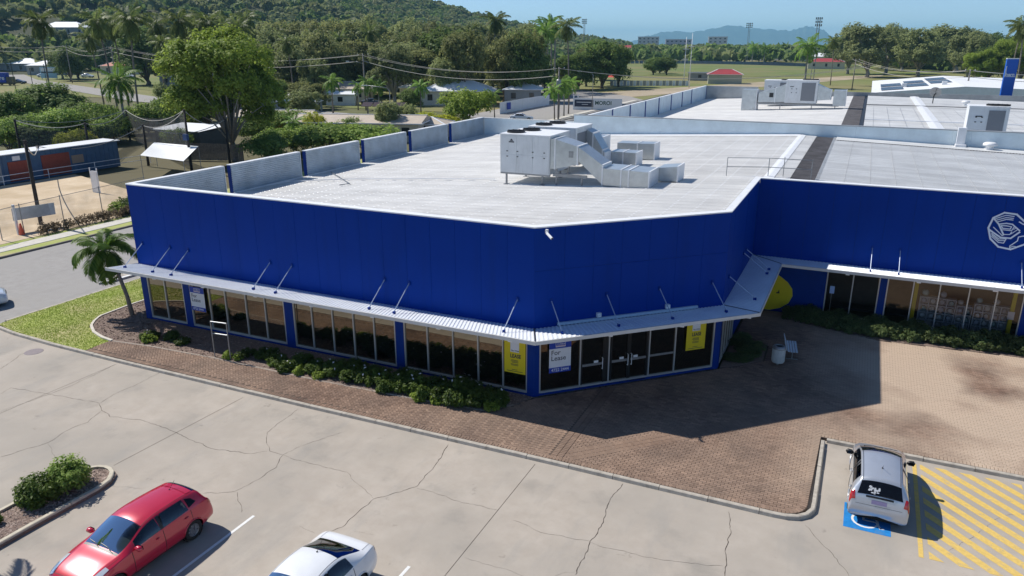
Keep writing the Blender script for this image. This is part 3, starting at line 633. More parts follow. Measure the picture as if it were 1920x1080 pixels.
b.build('rib_ends', ZINC2, bld, kind='stuff')
b = MB(); y = .25+W
while y < 39.3:
    xe = min(6.3,(y-.05)*6.42/6.14-.5) if y < 6.5 else 6.2
    b.add([(-22.3,y-.02,zroof(-22.3)+.034),(xe,y-.02,zroof(xe)+.034),(xe,y+.02,zroof(xe)+.034),(-22.3,y+.02,zroof(-22.3)+.034)],[(0,1,2,3)])
    if y > 16: b.add([(9.3,y-.02,zroof(9.3)+.034),(XR,y-.02,zroof(XR)+.034),(XR,y+.02,zroof(XR)+.034),(9.3,y+.02,zroof(9.3)+.034)],[(0,1,2,3)])
    y += W
b.build('sheet_laps', mat('lap dirt and shade',(.34,.33,.315),.8), bld, kind='stuff')  # dark strips for lap dirt, also standing in for the lap shadow line
# screw lines over the purlins
b = MB()
x = -21.8
while x < 6.2:
    yy = .3
    while yy < 39.4:
        if not (yy < 6.3 and x > yy*6.42/6.14-.3) and x < 6.3:
            z = zroof(x)+.031; b.add([(x-.05,yy+.12,z),(x+.05,yy+.12,z),(x+.05,yy+.18,z),(x-.05,yy+.18,z),(x,yy+.15,z+.02)],[(0,1,4),(1,2,4),(2,3,4),(3,0,4)])
        yy += .38
    x += 1.2
b.build('roof_screws', WHITE, bld, kind='stuff')
b = MB(); x = 10.44
while x < XR:
    b.box(x-.012,16.2,zroof(x)+.02,x+.012,39.4,zroof(x)+.034); x += 1.29
b.build('purlin_laps', mat('lap line',(.40,.405,.41),.7), bld, kind='stuff')
x = 9.3; b = MB()
while x < XR:
    b.box(x,37.55,zroof(x)+.0,x+.12,37.72,zroof(x)+.055); x += .19
b.build('foam_closers', DARK, bld, kind='stuff')
b = MB(); b.quad((9.2,37.74,zroof(9.2)+.05),(XR,37.74,zroof(XR)+.05),(XR,39.6,zroof(XR)+.09),(9.2,39.6,zroof(9.2)+.09)); b.build('apron_flashing', ZINC2, bld)
b = MB(); b.quad((-22.3,38.6,zroof(-22.3)+.05),(6.5,38.6,zroof(6.5)+.05),(6.5,39.6,zroof(6.5)+.09),(-22.3,39.6,zroof(-22.3)+.09)); b.build('apron_flashing', WHITE, bld)
# saw-tooth side parapet: separate lined panels with blue ends
LINING = mat('shade toned parapet lining',(.42,.49,.55),.42,metal=.3,var=.18,scale=.9,detail=8)  # shade on the zincalume lining is put into this darker blue-grey colour
Es = [(0.02,6.35),(6.87,12.97),(13.55,19.44),(20.09,25.8),(26.59,32.52),(33.28,39.65)]
for i,(a,c) in enumerate(Es):
    pp = link('parapet_panel', None, bld)
    zb = 5.62; x0, x1 = -22.54, -22.30
    b = MB(); b.box(x0,a,ZC if 0 else 4.9,x0+.10,c,HT); b.build('outer_cladding', BLUE, pp)
    b = MB(); b.box(x0-.002,a-.012,4.9,x1+.02,a-.001,HT); b.build('end_cap', BLUE2, pp)
    # corrugated lining, ribs horizontal
    b = MB(); n = 14; zz = [zb+(HT-zb)*k/n for k in range(n+1)]; prof = []
    for k in range(n): h = (HT-zb)/n; prof += [(x1,zz[k]),(x1,zz[k]+h*.5),(x1+.045,zz[k]+h*.62),(x1+.045,zz[k]+h*.9)]
    prof.append((x1,HT)); vs = []; 
    for xx, z in prof: vs += [(xx,a+.01,z),(xx,c-.01,z)]
    b.add(vs, [(2*k,2*k+1,2*k+3,2*k+2)[::-1] for k in range(len(prof)-1)]); b.build('lining_sheet', LINING, pp)
    b = MB(); b.box(x0+.10,a,4.9,x1-.001,c,HT-.01); b.build('panel_core', DARK, pp)
    b = MB(); b.box(x0-.03,a-.02,HT+.001,x1+.05,c+.02,HT+.045); b.build('coping', WHITE, pp)
    b = MB(); b.box(x1+.0,c-.012,zb,x1+.05,c+.03,HT); b.build('end_trim', WHITE, pp)
    b = MB(); b.box(x1+.047,a,zb-.06,x1+.12,c,zb+.03); b.build('foot_flashing', WHITE, pp)
b = MB(); b.box(-22.54,0.02,0,-22.34,39.6,4.88); b.build('side_wall', BLUE2, bld)
b = MB(); b.box(-22.3,39.66,5.2,-13.1,39.85,HT-.04); b.build('rear_parapet', PALEBLUE, bld)
b = MB(); b.box(-22.35,39.6,HT-.038,-13.1,39.9,HT+.012); b.build('coping', ZINC2, bld)
b = MB(); b.box(-22.3,39.58,5.4,-22.22,39.655,HT-.04); b.build('corner_trim', ZINC2, bld)
# ---------------------------------------------------------------- rear building behind the cross parapet
rb = thing('rear_building', 'long pale roofed building behind the cross parapet with dark walkway strip', 'building')
wx = [-13.05,-5,1.2,3.0,4.0,10.5,17.2,18.4,24,XR+6]
for a, c in zip(wx, wx[1:]):
    b = MB(); b.box(a+.004,39.62,5.6,c-.004,39.80,7.80); b.build('parapet_sheet', PALEBLUE, rb)
b = MB(); b.box(-13.1,39.56,7.802,XR+6,39.95,7.86); b.build('coping', mat('grey coping',(.30,.32,.34),.5), rb)
b = MB(); b.box(17.45,39.2,5.9,18.0,39.6,8.05); b.build('downpipe_head', WHITE, rb)
b = MB(); b.box(17.4,38.9,6.6,18.1,39.5,6.85); b.build('rain_box', WHITE, rb)
zr2 = lambda x: 5.35+.0478*(x+13) if x <= 11 else (6.5 if x < 16.9 else 6.5)-.02*(x-17) if x > 16.9 else 6.5
RPan = [(43.3,51.2),(51.5,57.8),(58.1,64.3),(64.6,70.8),(71.1,77.5),(77.8,84.2),(84.5,90.5),(90.8,101.9)]
for a, c in RPan:
    pp = link('parapet_panel', None, rb)
    b = MB(); b.box(-13.3,a,4.8,-13.1,c,7.42); b.build('lining_sheet', PALEBLUE, pp)
    b = MB(); b.box(-13.34,c+.02,4.8,-13.04,c+.28,7.46); b.build('end_cap', BLUE2, pp)
    b = MB(); b.box(-13.36,a-.02,7.421,-13.04,c+.02,7.47); b.build('coping', WHITE, pp)
b = MB(); b.box(-13.2,102,4.8,-5,102.2,7.44); b.build('back_parapet', mat('grey lining',(.40,.42,.42),.6,var=.15,scale=.6), rb)
b = MB(); b.box(-5,102,4.8,38,102.2,7.0); b.build('back_parapet', mat('grey lining 2',(.32,.33,.33),.6,var=.2,scale=.5), rb)
b = MB(); b.box(-13.3,39.9,-.1,38,102.2,4.7); b.build('wall_block', BLUE2, rb)
y = 40.0
while y < 101.8:
    y1 = min(102, y+1.52)
    roof_sheet(-13.1, 9.0, y, y1, zr2, ZINC, rb, rib=.38); roof_sheet(11.0, 36, y, y1, zr2, ZINC2, rb, rib=.38)
    roof_sheet(9.02, 10.6, y, y1, lambda x: 6.4, OLDS, rb, rib=.38); y = y1
b = MB(); b.box(10.62,40,6.3,10.98,101.8,6.36); b.build('gutter_strip', DARK, rb)
b = MB(); b.add([(16.6,40,6.56),(17.2,40,6.62),(17.8,40,6.55),(16.6,101.8,6.56),(17.2,101.8,6.62),(17.8,101.8,6.55)],[(0,1,4,3),(1,2,5,4)]); b.build('ridge_cap', WHITE, rb)
for yy in (60.5, 82): 
    b = MB(); b.box(11,yy,6.56,36,yy+.28,6.63); b.build('purlin_band', WHITE if yy<70 else DARK, rb)
b = MB(); x = 11.8
while x < 36: b.box(x,40,zr2(x)+.03,x+.02,80,zr2(x)+.04); x += 1.45
b.build('purlin_laps', MATS['lap line'], rb, kind='stuff')

# ---------------------------------------------------------------- hills, mountains
nrg = np.random.default_rng(11)
HILLG = ground_mat('hill scrub', (.055,.062,.030), (.085,.08,.042), .02, (.05,.058,.026), .006)
CX, CY = CAM.x, CAM.y
ridge = [(-.97,.24,1000,165),(-.908,.419,1050,170),(-.8461,.533,1150,178),(-.771,.6368,1250,172),(-.6793,.7339,1280,140),(-.602,.7985,1260,98),(-.5262,.8504,1230,64),(-.474,.8805,1230,48),(-.4196,.9077,1250,34),(-.3449,.9387,1350,20),(-.28,.96,1450,8)]
def hill_pt(u, v):
    i = min(len(ridge)-2, int(u)); t = u-i; a, b = ridge[i], ridge[i+1]
    dx, dy, D, H = [a[k]+(b[k]-a[k])*t for k in range(4)]
    near = 430 if dx < -.6 else 430+(dx+.6)*900
    r = near+(D-near)*v if v <= 1 else D+(v-1)*500
    s = v*v*(3-2*v) if v <= 1 else max(0, 1-(v-1)**2*1.2)
    x, y = CX+dx*r, CY+dy*r
    bumps = 9*math.sin(x*.011+1)*math.cos(y*.013)+5*math.sin(x*.031)*math.sin(y*.027+2)
    return (x, y, -.5+H*s+bumps*s*min(1,H/80)*(1 if v<.97 else .4))
b = MB(); NU, NV = 80, 36
for i in range(NU+1):
    for j in range(NV+1): b.v.append(hill_pt(i*(len(ridge)-1)/NU*.9999, j*1.6/NV))
for i in range(NU):
    for j in range(NV): q = i*(NV+1)+j; b.f.append([q,q+1,q+NV+2,q+NV+1]); b.m.append(0)
hillo = b.build('hill', HILLG, smooth=True, kind='structure')
mts = [(-.2815,.9596,20),(-.262,.965,95),(-.2372,.9715,150),(-.2056,.9786,140),(-.185,.983,175),(-.1619,.9868,215),(-.1373,.9905,178),(-.115,.9935,165),(-.0949,.9955,150),(-.0859,.9963,172),(-.077,.997,200),(-.068,.9977,185),(-.0594,.9982,165),(-.0448,.999,70),(-.03,.9995,15)]
def mountain(name, mts, D, k, label):
    b = MB(); n = 90; rows = 9
    for i in range(n+1):
        u = i*(len(mts)-1)/n*.9999; q = int(u); t = u-q; t2 = t
        dx, dy, H = [mts[q][c]+(mts[q+1][c]-mts[q][c])*t2 for c in range(3)]
        H += 6*math.sin(i*1.3)+4*math.sin(i*2.9+1)
        for j in range(rows):
            v = j/(rows-1)*1.5; s = math.sin(min(1,v)*math.pi/2)**1.5 if v <= 1 else 1-(v-1)*1.6
            r = D+(v-1)*1500; w = 1+.06*math.sin(i*.9+j*1.7)
            b.v.append((CX+dx*r, CY+dy*r, -2+H*k*max(0,s)*(w if .2<v<.9 else 1)))
    for i in range(n):
        for j in range(rows-1): q = i*rows+j; b.f.append([q,q+1,q+rows+1,q+rows]); b.m.append(0)
    return b.build(name, mat(name,(.055,.07,.045),.95,var=.3,scale=.004,spec=.1), smooth=True, kind='structure')
mountain('mountain_range', mts, 13000, 1.36, '')

# ---------------------------------------------------------------- foliage generators
def leaf_quads(cent, rad, per, size, nr, up=.35, out=.7, flat=1.0, aspect=1.6, origin=None):
    """cent (n,3), rad (n,), per leaves each -> vertex array (n*per*4,3)"""
    n = len(cent); d = nr.normal(size=(n*per,3)); d /= np.linalg.norm(d,axis=1)[:,None]
    rr = np.repeat(rad,per)*(.45+.6*nr.random(n*per)); off = d*rr[:,None]; off[:,2] *= flat
    c = np.repeat(cent,per,axis=0)+off
    o = c-(origin if origin is not None else cent.mean(0)); o /= np.linalg.norm(o,axis=1)[:,None]+1e-6
    nm = d*.5+o*out+nr.normal(size=d.shape)*.45+np.array([0,0,up]); nm /= np.linalg.norm(nm,axis=1)[:,None]
    t = np.cross(nm, nr.normal(size=nm.shape)); t /= np.linalg.norm(t,axis=1)[:,None]; bt = np.cross(nm,t)
    s = size*(.6+.8*nr.random(len(c)))[:,None]
    a = t*s*aspect*.5; e = bt*s*.5
    v = np.empty((len(c),4,3)); v[:,0] = c-a; v[:,1] = c-e*.9-a*.1; v[:,2] = c+a; v[:,3] = c+e*.9+a*.1
    v[:,0] -= nm*s*.12; v[:,2] -= nm*s*.12
    return v.reshape(-1,3)
def np_mesh(name, v, m, k=4):
    n = len(v)//k; me = bpy.data.meshes.new(name); me.vertices.add(len(v)); me.vertices.foreach_set('co', v.astype(np.float32).ravel())
    me.loops.add(len(v)); me.loops.foreach_set('vertex_index', np.arange(len(v),dtype=np.int32)); me.polygons.add(n)
    me.polygons.foreach_set('loop_start', np.arange(0,len(v),k,dtype=np.int32)); me.polygons.foreach_set('loop_total', np.full(n,k,dtype=np.int32))
    me.materials.append(m); me.update(); me.validate(); return me
BARK = mat('grey brown bark',(.16,.125,.095),.9,var=.3,scale=6,bump=.5,bscale=20)
BARKG = mat('pale grey bark',(.30,.28,.25),.85,var=.25,scale=5,bump=.3)
BARKP = mat('palm trunk',(.20,.17,.14),.9,var=.3,scale=4,bump=.4,bscale=15)
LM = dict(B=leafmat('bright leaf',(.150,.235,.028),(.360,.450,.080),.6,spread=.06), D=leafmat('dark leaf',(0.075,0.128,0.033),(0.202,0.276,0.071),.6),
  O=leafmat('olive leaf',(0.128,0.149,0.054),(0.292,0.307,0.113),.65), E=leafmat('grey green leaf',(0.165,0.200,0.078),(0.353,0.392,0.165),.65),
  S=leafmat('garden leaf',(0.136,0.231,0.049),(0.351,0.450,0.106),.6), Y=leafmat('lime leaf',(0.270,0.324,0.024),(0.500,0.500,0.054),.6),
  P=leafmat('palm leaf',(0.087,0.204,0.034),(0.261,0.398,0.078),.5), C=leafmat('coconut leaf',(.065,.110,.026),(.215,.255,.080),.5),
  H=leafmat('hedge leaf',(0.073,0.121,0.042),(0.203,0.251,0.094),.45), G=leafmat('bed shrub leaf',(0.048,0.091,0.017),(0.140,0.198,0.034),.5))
def tree_proto(kind, seed, h, w, nl, per, size, trunk_h, lobes, flat=.8, rad=1.0, aspect=1.6, bark=BARK, tr=None, ls=1.0):
    """h,w total height / crown width; crown as lobes of leaf clumps over tapered trunk and limbs"""
    nr = np.random.default_rng(seed); cz0 = trunk_h; rx = w/2; rz = (h-cz0)/2; cc = np.array([0,0,cz0+rz])
    lc = []
    for i in range(lobes):
        a = 2*math.pi*(i+nr.random()*.7)/lobes*1.618*1.0; q = nr.random()
        rr = rx*((.30+.38*math.sqrt(nr.random())) if ls == 1.0 else (1-.62*ls)*math.sqrt(nr.random())); lc.append([rr*math.cos(a), rr*math.sin(a), cc[2]+rz*((-.45+1.0*nr.random()) if ls == 1.0 else (-.75+1.4*nr.random()))*(1-.35*rr/rx), (.40+.25*nr.random())])
    lc.append([0,0,cc[2]+rz*.35,.55]); lc = np.array(lc)
    cents = []; rads = []
    for x,y,z,s in lc:
        s = s*ls
        lr = np.array([rx*s, rx*s, min(rz*.8, rx*s*flat)])
        d = nr.normal(size=(nl,3)); d[:,2] = np.where(d[:,2] < -.35, -d[:,2]*.4, d[:,2]); d /= np.linalg.norm(d,axis=1)[:,None]
        p = np.array([x,y,z])+d*lr*(.72+.32*nr.random((nl,1)))
        p = p[(p[:,2] > cz0*.75)]; cents.append(p); rads.append(np.full(len(p), rad*(w/12)*1.0))
    cents = np.concatenate(cents); rads = np.concatenate(rads)*(.6+.8*nr.random(len(cents)))
    v = leaf_quads(cents, rads, per, size, nr, origin=np.array([0,0,cc[2]-rz*.4]), aspect=aspect)
    top = v[:,2].max(); v[:,2] *= h/top
    t = MB(); r0 = tr or w*.028+.05
    t.tube([(0,0,-.3),(.02*w,0,cz0*.5),(0,.01*w,cz0),(0,0,cc[2])],[r0*1.25,r0,r0*.8,r0*.3],8)
    for x,y,z,s in lc[:-1]:
        st = cz0*nr.uniform(.7,1.1); t.tube([(0,0,st),(x*.45,y*.45,(st+z)/2+.05*h),(x,y,z)],[r0*.5,r0*.32,r0*.1],6)
    return np_mesh('crown', v, LM[kind]), t.mesh('trunk', bark, True)
def frond_v(L_, e0, droop, nleaf, ll, lw, nr, twist=.5, fold=.5):
    """one palm frond along +x: leaflet quads; rachis points returned too"""
    N_ = 14; pts = [np.zeros(3)]; a = e0
    for i in range(N_): a -= droop/N_*(.5+1.0*i/N_); pts.append(pts[-1]+np.array([math.cos(a),0,math.sin(a)])*L_/N_)
    pts = np.array(pts); out = []
    for sd in (-1,1):
        for k in range(nleaf):
            t = .10+.88*(k+.5*(sd>0))/nleaf; i = min(N_-1,int(t*N_)); f_ = t*N_-i; p = pts[i]*(1-f_)+pts[i+1]*f_; d = pts[i+1]-pts[i]; d /= np.linalg.norm(d)
            up = np.array([-d[2],0,d[0]]); side = np.array([0,sd,0.])
            l = ll*math.sin(math.pi*min(1,(.18+.80*t)))**.6*(.85+.3*nr.random())
            dr = side*.80+d*(.45+.4*t)-up*(fold*(.3+.5*nr.random())); dr /= np.linalg.norm(dr)
            nrm = np.cross(dr,d); nrm /= np.linalg.norm(nrm)+1e-9; wv = np.cross(nrm,dr)*lw*.5
            mid = p+dr*l*.5; tip = p+dr*l-np.array([0,0,1])*l*.22*(.5+nr.random())
            out.append([p-wv*.4, mid-wv, tip, mid+wv])
    return np.array(out).reshape(-1,3), pts
def palm_proto(kind, seed, h, nf, L_, ll, lw, nleaf, e_hi, e_lo, droop, bark, tr, lean=0, shaft=False, fold=.5):
    nr = np.random.default_rng(seed); V = []; rach = MB(); top = np.array([lean,0,h-L_*.45])
    for i in range(nf):
        q = i/(nf-1); e = e_hi+(e_lo-e_hi)*q+nr.normal()*.10; az = i*2.39996+nr.normal()*.15; l = L_*(.85+.25*nr.random())*(.8 if q < .1 else 1)
        v, pts = frond_v(l, e, droop*(.7+.6*nr.random())*(.6+.6*q), nleaf, ll, lw, nr, fold=fold)
        ca, sa = math.cos(az), math.sin(az); Rm = np.array([[ca,-sa,0],[sa,ca,0],[0,0,1]])
        V.append(v@Rm.T+top); pp = (pts@Rm.T)+top; rach.tube([tuple(p) for p in pp[::2]],[.035*tr/.13*(1-.11*k) for k in range(len(pp[::2]))],4)
    v = np.concatenate(V); t = MB()
    t.tube([(0,0,-.3),(lean*.15,0,(h-L_*.45)*.3),(lean*.5,0,(h-L_*.45)*.7),tuple(top)],[tr*1.35,tr,tr*.9,tr*.75],10)
    cm = np_mesh('crown', v, LM[kind]); rm = rach.mesh('frond_stems', LM[kind], True)
    out = [('crown',cm),('frond_stems',rm),('trunk',t.mesh('trunk',bark,True))]
    if shaft:
        s = MB(); s.tube([(top[0],top[1],top[2]-1.6),(top[0],top[1],top[2]+.25)],[tr*.95,tr*.55],10); out.append(('crownshaft', s.mesh('crownshaft', LM['P'], True)))
    return out
PRO = {}
def addp(k, meshes, h, w): PRO.setdefault(k,[]).append((meshes,h,w))
def addt(k, seed, h, w, *a, **kw):
    c, t = tree_proto(k, seed, h, w, *a, **kw); addp(k, [('crown',c),('trunk',t)], h, w)
addt('B', 1, 16.8, 15, 38, 52, .22, 2.6, 30, flat=.95, rad=.60, bark=BARKG, tr=.26, ls=.50)
addt('B', 2, 8, 9, 40, 24, .28, .6, 9, flat=1.0, rad=1.1)
for s in (3,4): addt('D', s, 12, 13, 40, 20, .36, 1.0, 14, flat=1.0, rad=.85, ls=.78)
for s in (5,6,7): addt('O', s, 18, 22, 36, 20, .46, 2.6, 20, flat=.8, rad=.62, ls=.66)
for s in (8,9,10): addt('E', s, 18, 17, 32, 20, .42, 2.6, 20, flat=.95, rad=.62, bark=BARKG, ls=.60)
for s in (11,12): addt('S', s, 4.5, 6, 34, 18, .21, .1, 9, flat=1.0, rad=1.1, tr=.1)
addt('Y', 13, 4, 6, 34, 18, .20, .1, 9, flat=1.0, rad=1.1, tr=.1)
addp('C', palm_proto('C', 21, 20, 22, 4.6, 1.15, .17, 24, 1.25,-.95, 1.35, BARKP, .17, lean=1.0, fold=.8), 20, 8)
addp('C', palm_proto('C', 22, 20, 20, 4.4, 1.2, .17, 24, 1.2,-1.0, 1.5, BARKP, .16, lean=-1.4, fold=.9), 20, 8)
addp('R', palm_proto('P', 23, 20, 16, 4.6, 1.0, .16, 26, 1.2,-.35, 1.5, BARKG, .26, shaft=True, fold=.6), 20, 8)
addp('P', palm_proto('P', 24, 8, 16, 3.3, .9, .12, 26, 1.15,-.55, 1.5, BARKG, .15, fold=.5), 8, 6)
addp('P', palm_proto('P', 25, 8, 14, 3.1, .85, .12, 26, 1.1,-.6, 1.7, BARKP, .14, lean=.4, fold=.6), 8, 6)
TREES = [
('B',-61.3,46.2,16.8,16.5),('P',-95.9,58.5,10.9,0),('D',-107.3,47.5,7.7,9.9),('D',-118,61,8.1,14),('D',-109.2,60.6,5.3,8.9),('S',-99.8,45.5,4.9,6.9),
('S',-96.8,48.3,5.6,6.9),('S',-95.3,53.4,6.1,6),('Y',-97.2,52.4,4.5,4),('S',-91.7,52.9,4.7,5.8),('S',-94.2,38.7,4.9,5.6),('S',-94.3,63.4,6,7.2),
('E',-98.5,70.5,8.1,6.6),('S',-102.2,68.7,3.6,4.4),('D',-90.2,69.8,6.1,7.3),('S',-73.6,48.5,3.6,3.8),('E',-299.7,193,12.5,14.8),('D',-278.7,181.8,12.6,12),
('D',-289.2,192.6,13.8,16.7),('D',-224.8,172.3,21,25.4),('E',-359.8,265.6,22.8,24.7),('D',-397.5,286.7,21.5,23.1),('E',-467,357.1,21.3,27.5),('E',-285.1,239.1,16.6,20.8),
('P',-410.4,258.3,9.9,0),('E',-213.6,169.9,12.5,13.4),('D',-660.2,411.8,22.8,36),('D',-740.5,483.3,23.1,34),('D',-613.5,368.3,22,38.7),('E',-531.8,325.5,24.5,29.1),
('E',-431.4,284.2,24.5,20.2),('E',-487.5,341,24.5,27.8),('E',-408.7,293.6,24.5,23.7),('C',-133,72.4,20.5,0),('C',-125.3,80.7,20.5,0),('C',-110.8,73.5,20.5,0),
('C',-131.6,88.4,20.5,0),('C',-109.1,82.2,20.5,0),('C',-110,91.4,20.5,0),('C',-140.7,105.9,20.5,0),('C',-125.3,110.8,20.5,0),('C',-125.8,102.2,20.5,0),
('C',-162.3,160.7,23.9,0),('C',-155.9,163.9,19.3,0),('C',-142.1,164.7,18.6,0),('C',-136.2,167.6,17.7,0),('C',-163.7,240.9,14.8,0),('C',-115.4,200.8,16.4,0),
('C',-109.8,203.6,16.1,0),('C',-91,181.5,23.2,0),('C',-81.7,172.8,13.7,0),('C',-57.1,155.6,20.5,0),('C',-146.1,175.2,14.3,0),('R',-80.7,195.4,21.3,0),
('R',-77.5,191.1,20.7,0),('R',-78.5,196.5,22.4,0),('R',-76.5,194.5,20.2,0),('R',-76.2,186.1,19.6,0),('P',-92.2,106.5,8.4,0),('P',-85.6,109.8,7.9,0),
('P',-93.1,116.7,6.4,0),('P',-86.4,115.3,6.6,0),('P',-72.8,110.5,7.3,0),('P',-55,108.9,5.9,0),('P',-44.5,116.4,8.4,0),('P',-45.2,121.2,7.4,0),
('P',-46.1,126.2,7.8,0),('P',-43.6,112,7.1,0),('O',-180.5,186.7,23,23.6),('O',-158.1,179.3,22.2,25.9),('O',-147.1,184.9,22.6,23.7),('O',-148.8,202.7,20.5,23),
('O',-129.7,193.6,18.5,25.4),('O',-118.6,199.2,19.7,23.4),('O',-153.1,246.3,23.5,26.2),('E',-151.5,203.8,24.5,16.8),('E',-156.2,235.7,24.5,20.9),('E',-207.7,366.8,26,26.9),
('E',-158.8,305.1,24.5,25.1),('E',-107.9,194.4,13.6,16.9),('O',-94.6,179.7,11.4,19.1),('O',-125.1,260.7,21.6,21.4),('E',-117.3,264.7,23,21.4),('O',-82.5,185.8,15.2,15.6),
('O',-144.9,154.6,13.6,17.9),('O',-131.1,153.3,12.9,18.9),('O',-121.5,158.1,12.2,17),('O',-110.8,158.3,11.5,18.2),('O',-99,159.2,10.9,16.1),('D',-79.1,169.1,10.2,12.9),
('D',-76.7,180.4,13,11.8),('D',-74.7,211.1,12,15.1),('D',-69.6,220.4,15.8,17.5),('D',-67.7,232.2,14.5,12.1),('D',-92.9,277.2,16.6,16.8),('P',-78.5,238.3,14.2,0),
('P',-74.1,232.7,13.6,0),('O',-78.7,230.4,13.6,12.2),('D',-76.5,203.7,11.3,12.9),('B',-54.3,95.8,7.1,9.5),('E',-83.2,86.1,6.4,8.2),('S',-73.9,71.5,4.4,6.8),
('S',-53.3,55.4,4.5,8.5),('S',-49.4,58.4,4.2,8.6),('S',-58.2,55.9,3.9,5.6),('S',-59.7,52.3,3.8,5.5),('Y',-65.8,67.5,4.6,3.6),('E',-55.4,72.5,6.2,5.3),
('E',-55.5,78,5.4,5.1),('D',-75.4,110.5,5.4,6.1),('Y',-53.9,81.2,3.8,8.4),('Y',-52.5,85.3,3.1,4.3),('P',-61,57.6,4.8,0),('S',-70.2,59.7,4.6,5.3),
('S',-56.1,46.2,3.6,5.9),('S',-60.6,70,3.8,4.5),('Y',-60.1,63.2,3.6,2.1),('D',-83,337.4,8.5,11.2),('D',-77.4,340.4,8.5,11.9),('D',-85.1,358.8,7.1,11.9),
('E',0.5,388.3,21.7,21.7),('E',9.2,352.5,23.6,26.9),('E',17.1,396.9,24.2,25.3),('E',30.3,369.6,21.2,26.7),('E',25.3,442,19.8,24.6),('E',49.4,429.3,24.2,32.5),
('E',46.8,343.6,19.4,20.9),('E',46.9,503,21.1,23.8),('D',49.6,303.2,13.9,14.9),('B',52.4,285.4,16.1,16.5),('B',57.7,288,18.2,14.3),('D',69.9,465.6,21,22.3),
('E',-7.1,535,18.4,21),('D',-10.3,495.1,16.6,19.5),('B',44,281.1,12.7,11.6),('P',-8.9,250.9,16.6,0),('C',-1.8,273.1,16.8,0),('C',46.7,233.2,20.5,0),
('C',43.6,195.9,20.5,0),('P',-66.6,546.2,15,0),('P',-59.2,550.3,14.3,0)]
cview = Matrix.Rotation(-R(24.78),3,'Z')
def img_x(x,y): v = cview@Vector((x-CX,y-CY,0)); return v.x/max(v.y,1)
NAMES = dict(B='broadleaf_tree',D='dense_tree',O='rain_tree',E='gum_tree',S='garden_shrub',Y='lime_shrub',C='coconut_palm',R='royal_palm',P='feather_palm')
CATS = dict(B='tree',D='tree',O='tree',E='tree',S='shrub',Y='shrub',C='palm',R='palm',P='palm')
LOOK = dict(B='bright green leafy tree',D='dense dark green tree',O='broad olive brown tree',E='grey green gum tree',S='mid green garden shrub',Y='lime yellow leafy shrub',C='tall coconut palm',R='tall grey trunked royal palm',P='arching feather palm')
def ordn(n): return ['first','second','third','fourth','fifth','sixth','seventh','eighth','ninth','tenth','eleventh','twelfth','thirteenth','fourteenth','fifteenth','sixteenth','seventeenth','eighteenth','nineteenth','twentieth'][n] if n < 20 else '%dth'%(n+1)
# extra trees filling the wooded ground behind the houses
ex = random.Random(5)
for k in range(34):
    d = ex.uniform(190,330); a = ex.uniform(-.735,-.40); dy = math.sqrt(1-a*a)
    TREES.append((ex.choice('OOEED'), CX+a*d, CY+dy*d, ex.uniform(13,18.5), ex.uniform(12,22)))
for k in range(26):
    d = ex.uniform(480,700) if k%2 else ex.uniform(340,480); a = ex.uniform(-.93,-.78) if k%2 else ex.uniform(-.76,-.45); dy = math.sqrt(1-a*a)
    TREES.append((ex.choice('OEDDE'), CX+a*d, CY+dy*d, ex.uniform(13,19), ex.uniform(13,22)))
for k in range(34):
    x, y = ex.uniform(-122,-64), ex.uniform(40,84)
    if -83 < x < -52 and 44 < y < 57 or -90 < x < -48 and y > 66 and x > -88 or x > -76 and y < 46: continue
    TREES.append((ex.choice('SSSDSY'), x, y, ex.uniform(2.6,5.2), ex.uniform(4.5,8)))
for k in range(12):
    d = ex.uniform(170,235); a = ex.uniform(-.72,-.42); dy = math.sqrt(1-a*a)
    if a > -.55 and d < 190: continue
    TREES.append((ex.choice('DOESE'), CX+a*d, CY+dy*d, ex.uniform(6,12), ex.uniform(8,14)))
for k in range(22):
    d = ex.uniform(215,310); a = ex.uniform(-.70,-.42); dy = math.sqrt(1-a*a); TREES.append((ex.choice('OOEDE'), CX+a*d, CY+dy*d, ex.uniform(16,20), ex.uniform(14,21)))
for k in range(14):
    d = ex.uniform(175,260); a = ex.uniform(-.8,-.45); dy = math.sqrt(1-a*a); TREES.append(('C', CX+a*d, CY+dy*d, ex.uniform(14,20), 0))
TREES = [q for q in TREES if not (q[0] in 'OED' and -330 < q[1] < -190 and 100 < q[2] < 182 and img_x(q[1],q[2]) < -.56 and q[3] > 15)]
rec = []
for (t,x,y,h,w) in TREES:
    far = math.dist((x,y),(CX,CY)); place = 'near the beige roofed house' if far < 135 and x > -92 else 'in the gardens behind the net court' if far < 135 else 'in the open parkland' if x > -90 and y > 230 else 'in the wooded belt behind the houses'
    rec.append([t,x,y,h,w,place])
rec.sort(key=lambda r: img_x(r[1],r[2])); cnt = {}
for t,x,y,h,w,place in rec:
    n = cnt.get((t,place),0); cnt[(t,place)] = n+1
    pl = PRO[t]
    if t == 'B': me = pl[0] if h > 12 else pl[1]
    else: me = pl[ex.randrange(len(pl))]
    root = thing(NAMES[t], '%s %s, %s from left'%(LOOK[t],place,ordn(n)), CATS[t], (x,y,-.25), ex.uniform(0,6.28), group='%ss %s'%(CATS[t],place))
    sz = h/me[1]; sw = (w/me[2]) if w else sz
    if not w: sw = max(sz, .75) if t in 'CR' else max(sz,.7)
    root.scale = (sw,sw,sz)
    for nm, m_ in me[0]: link(nm, m_, root)

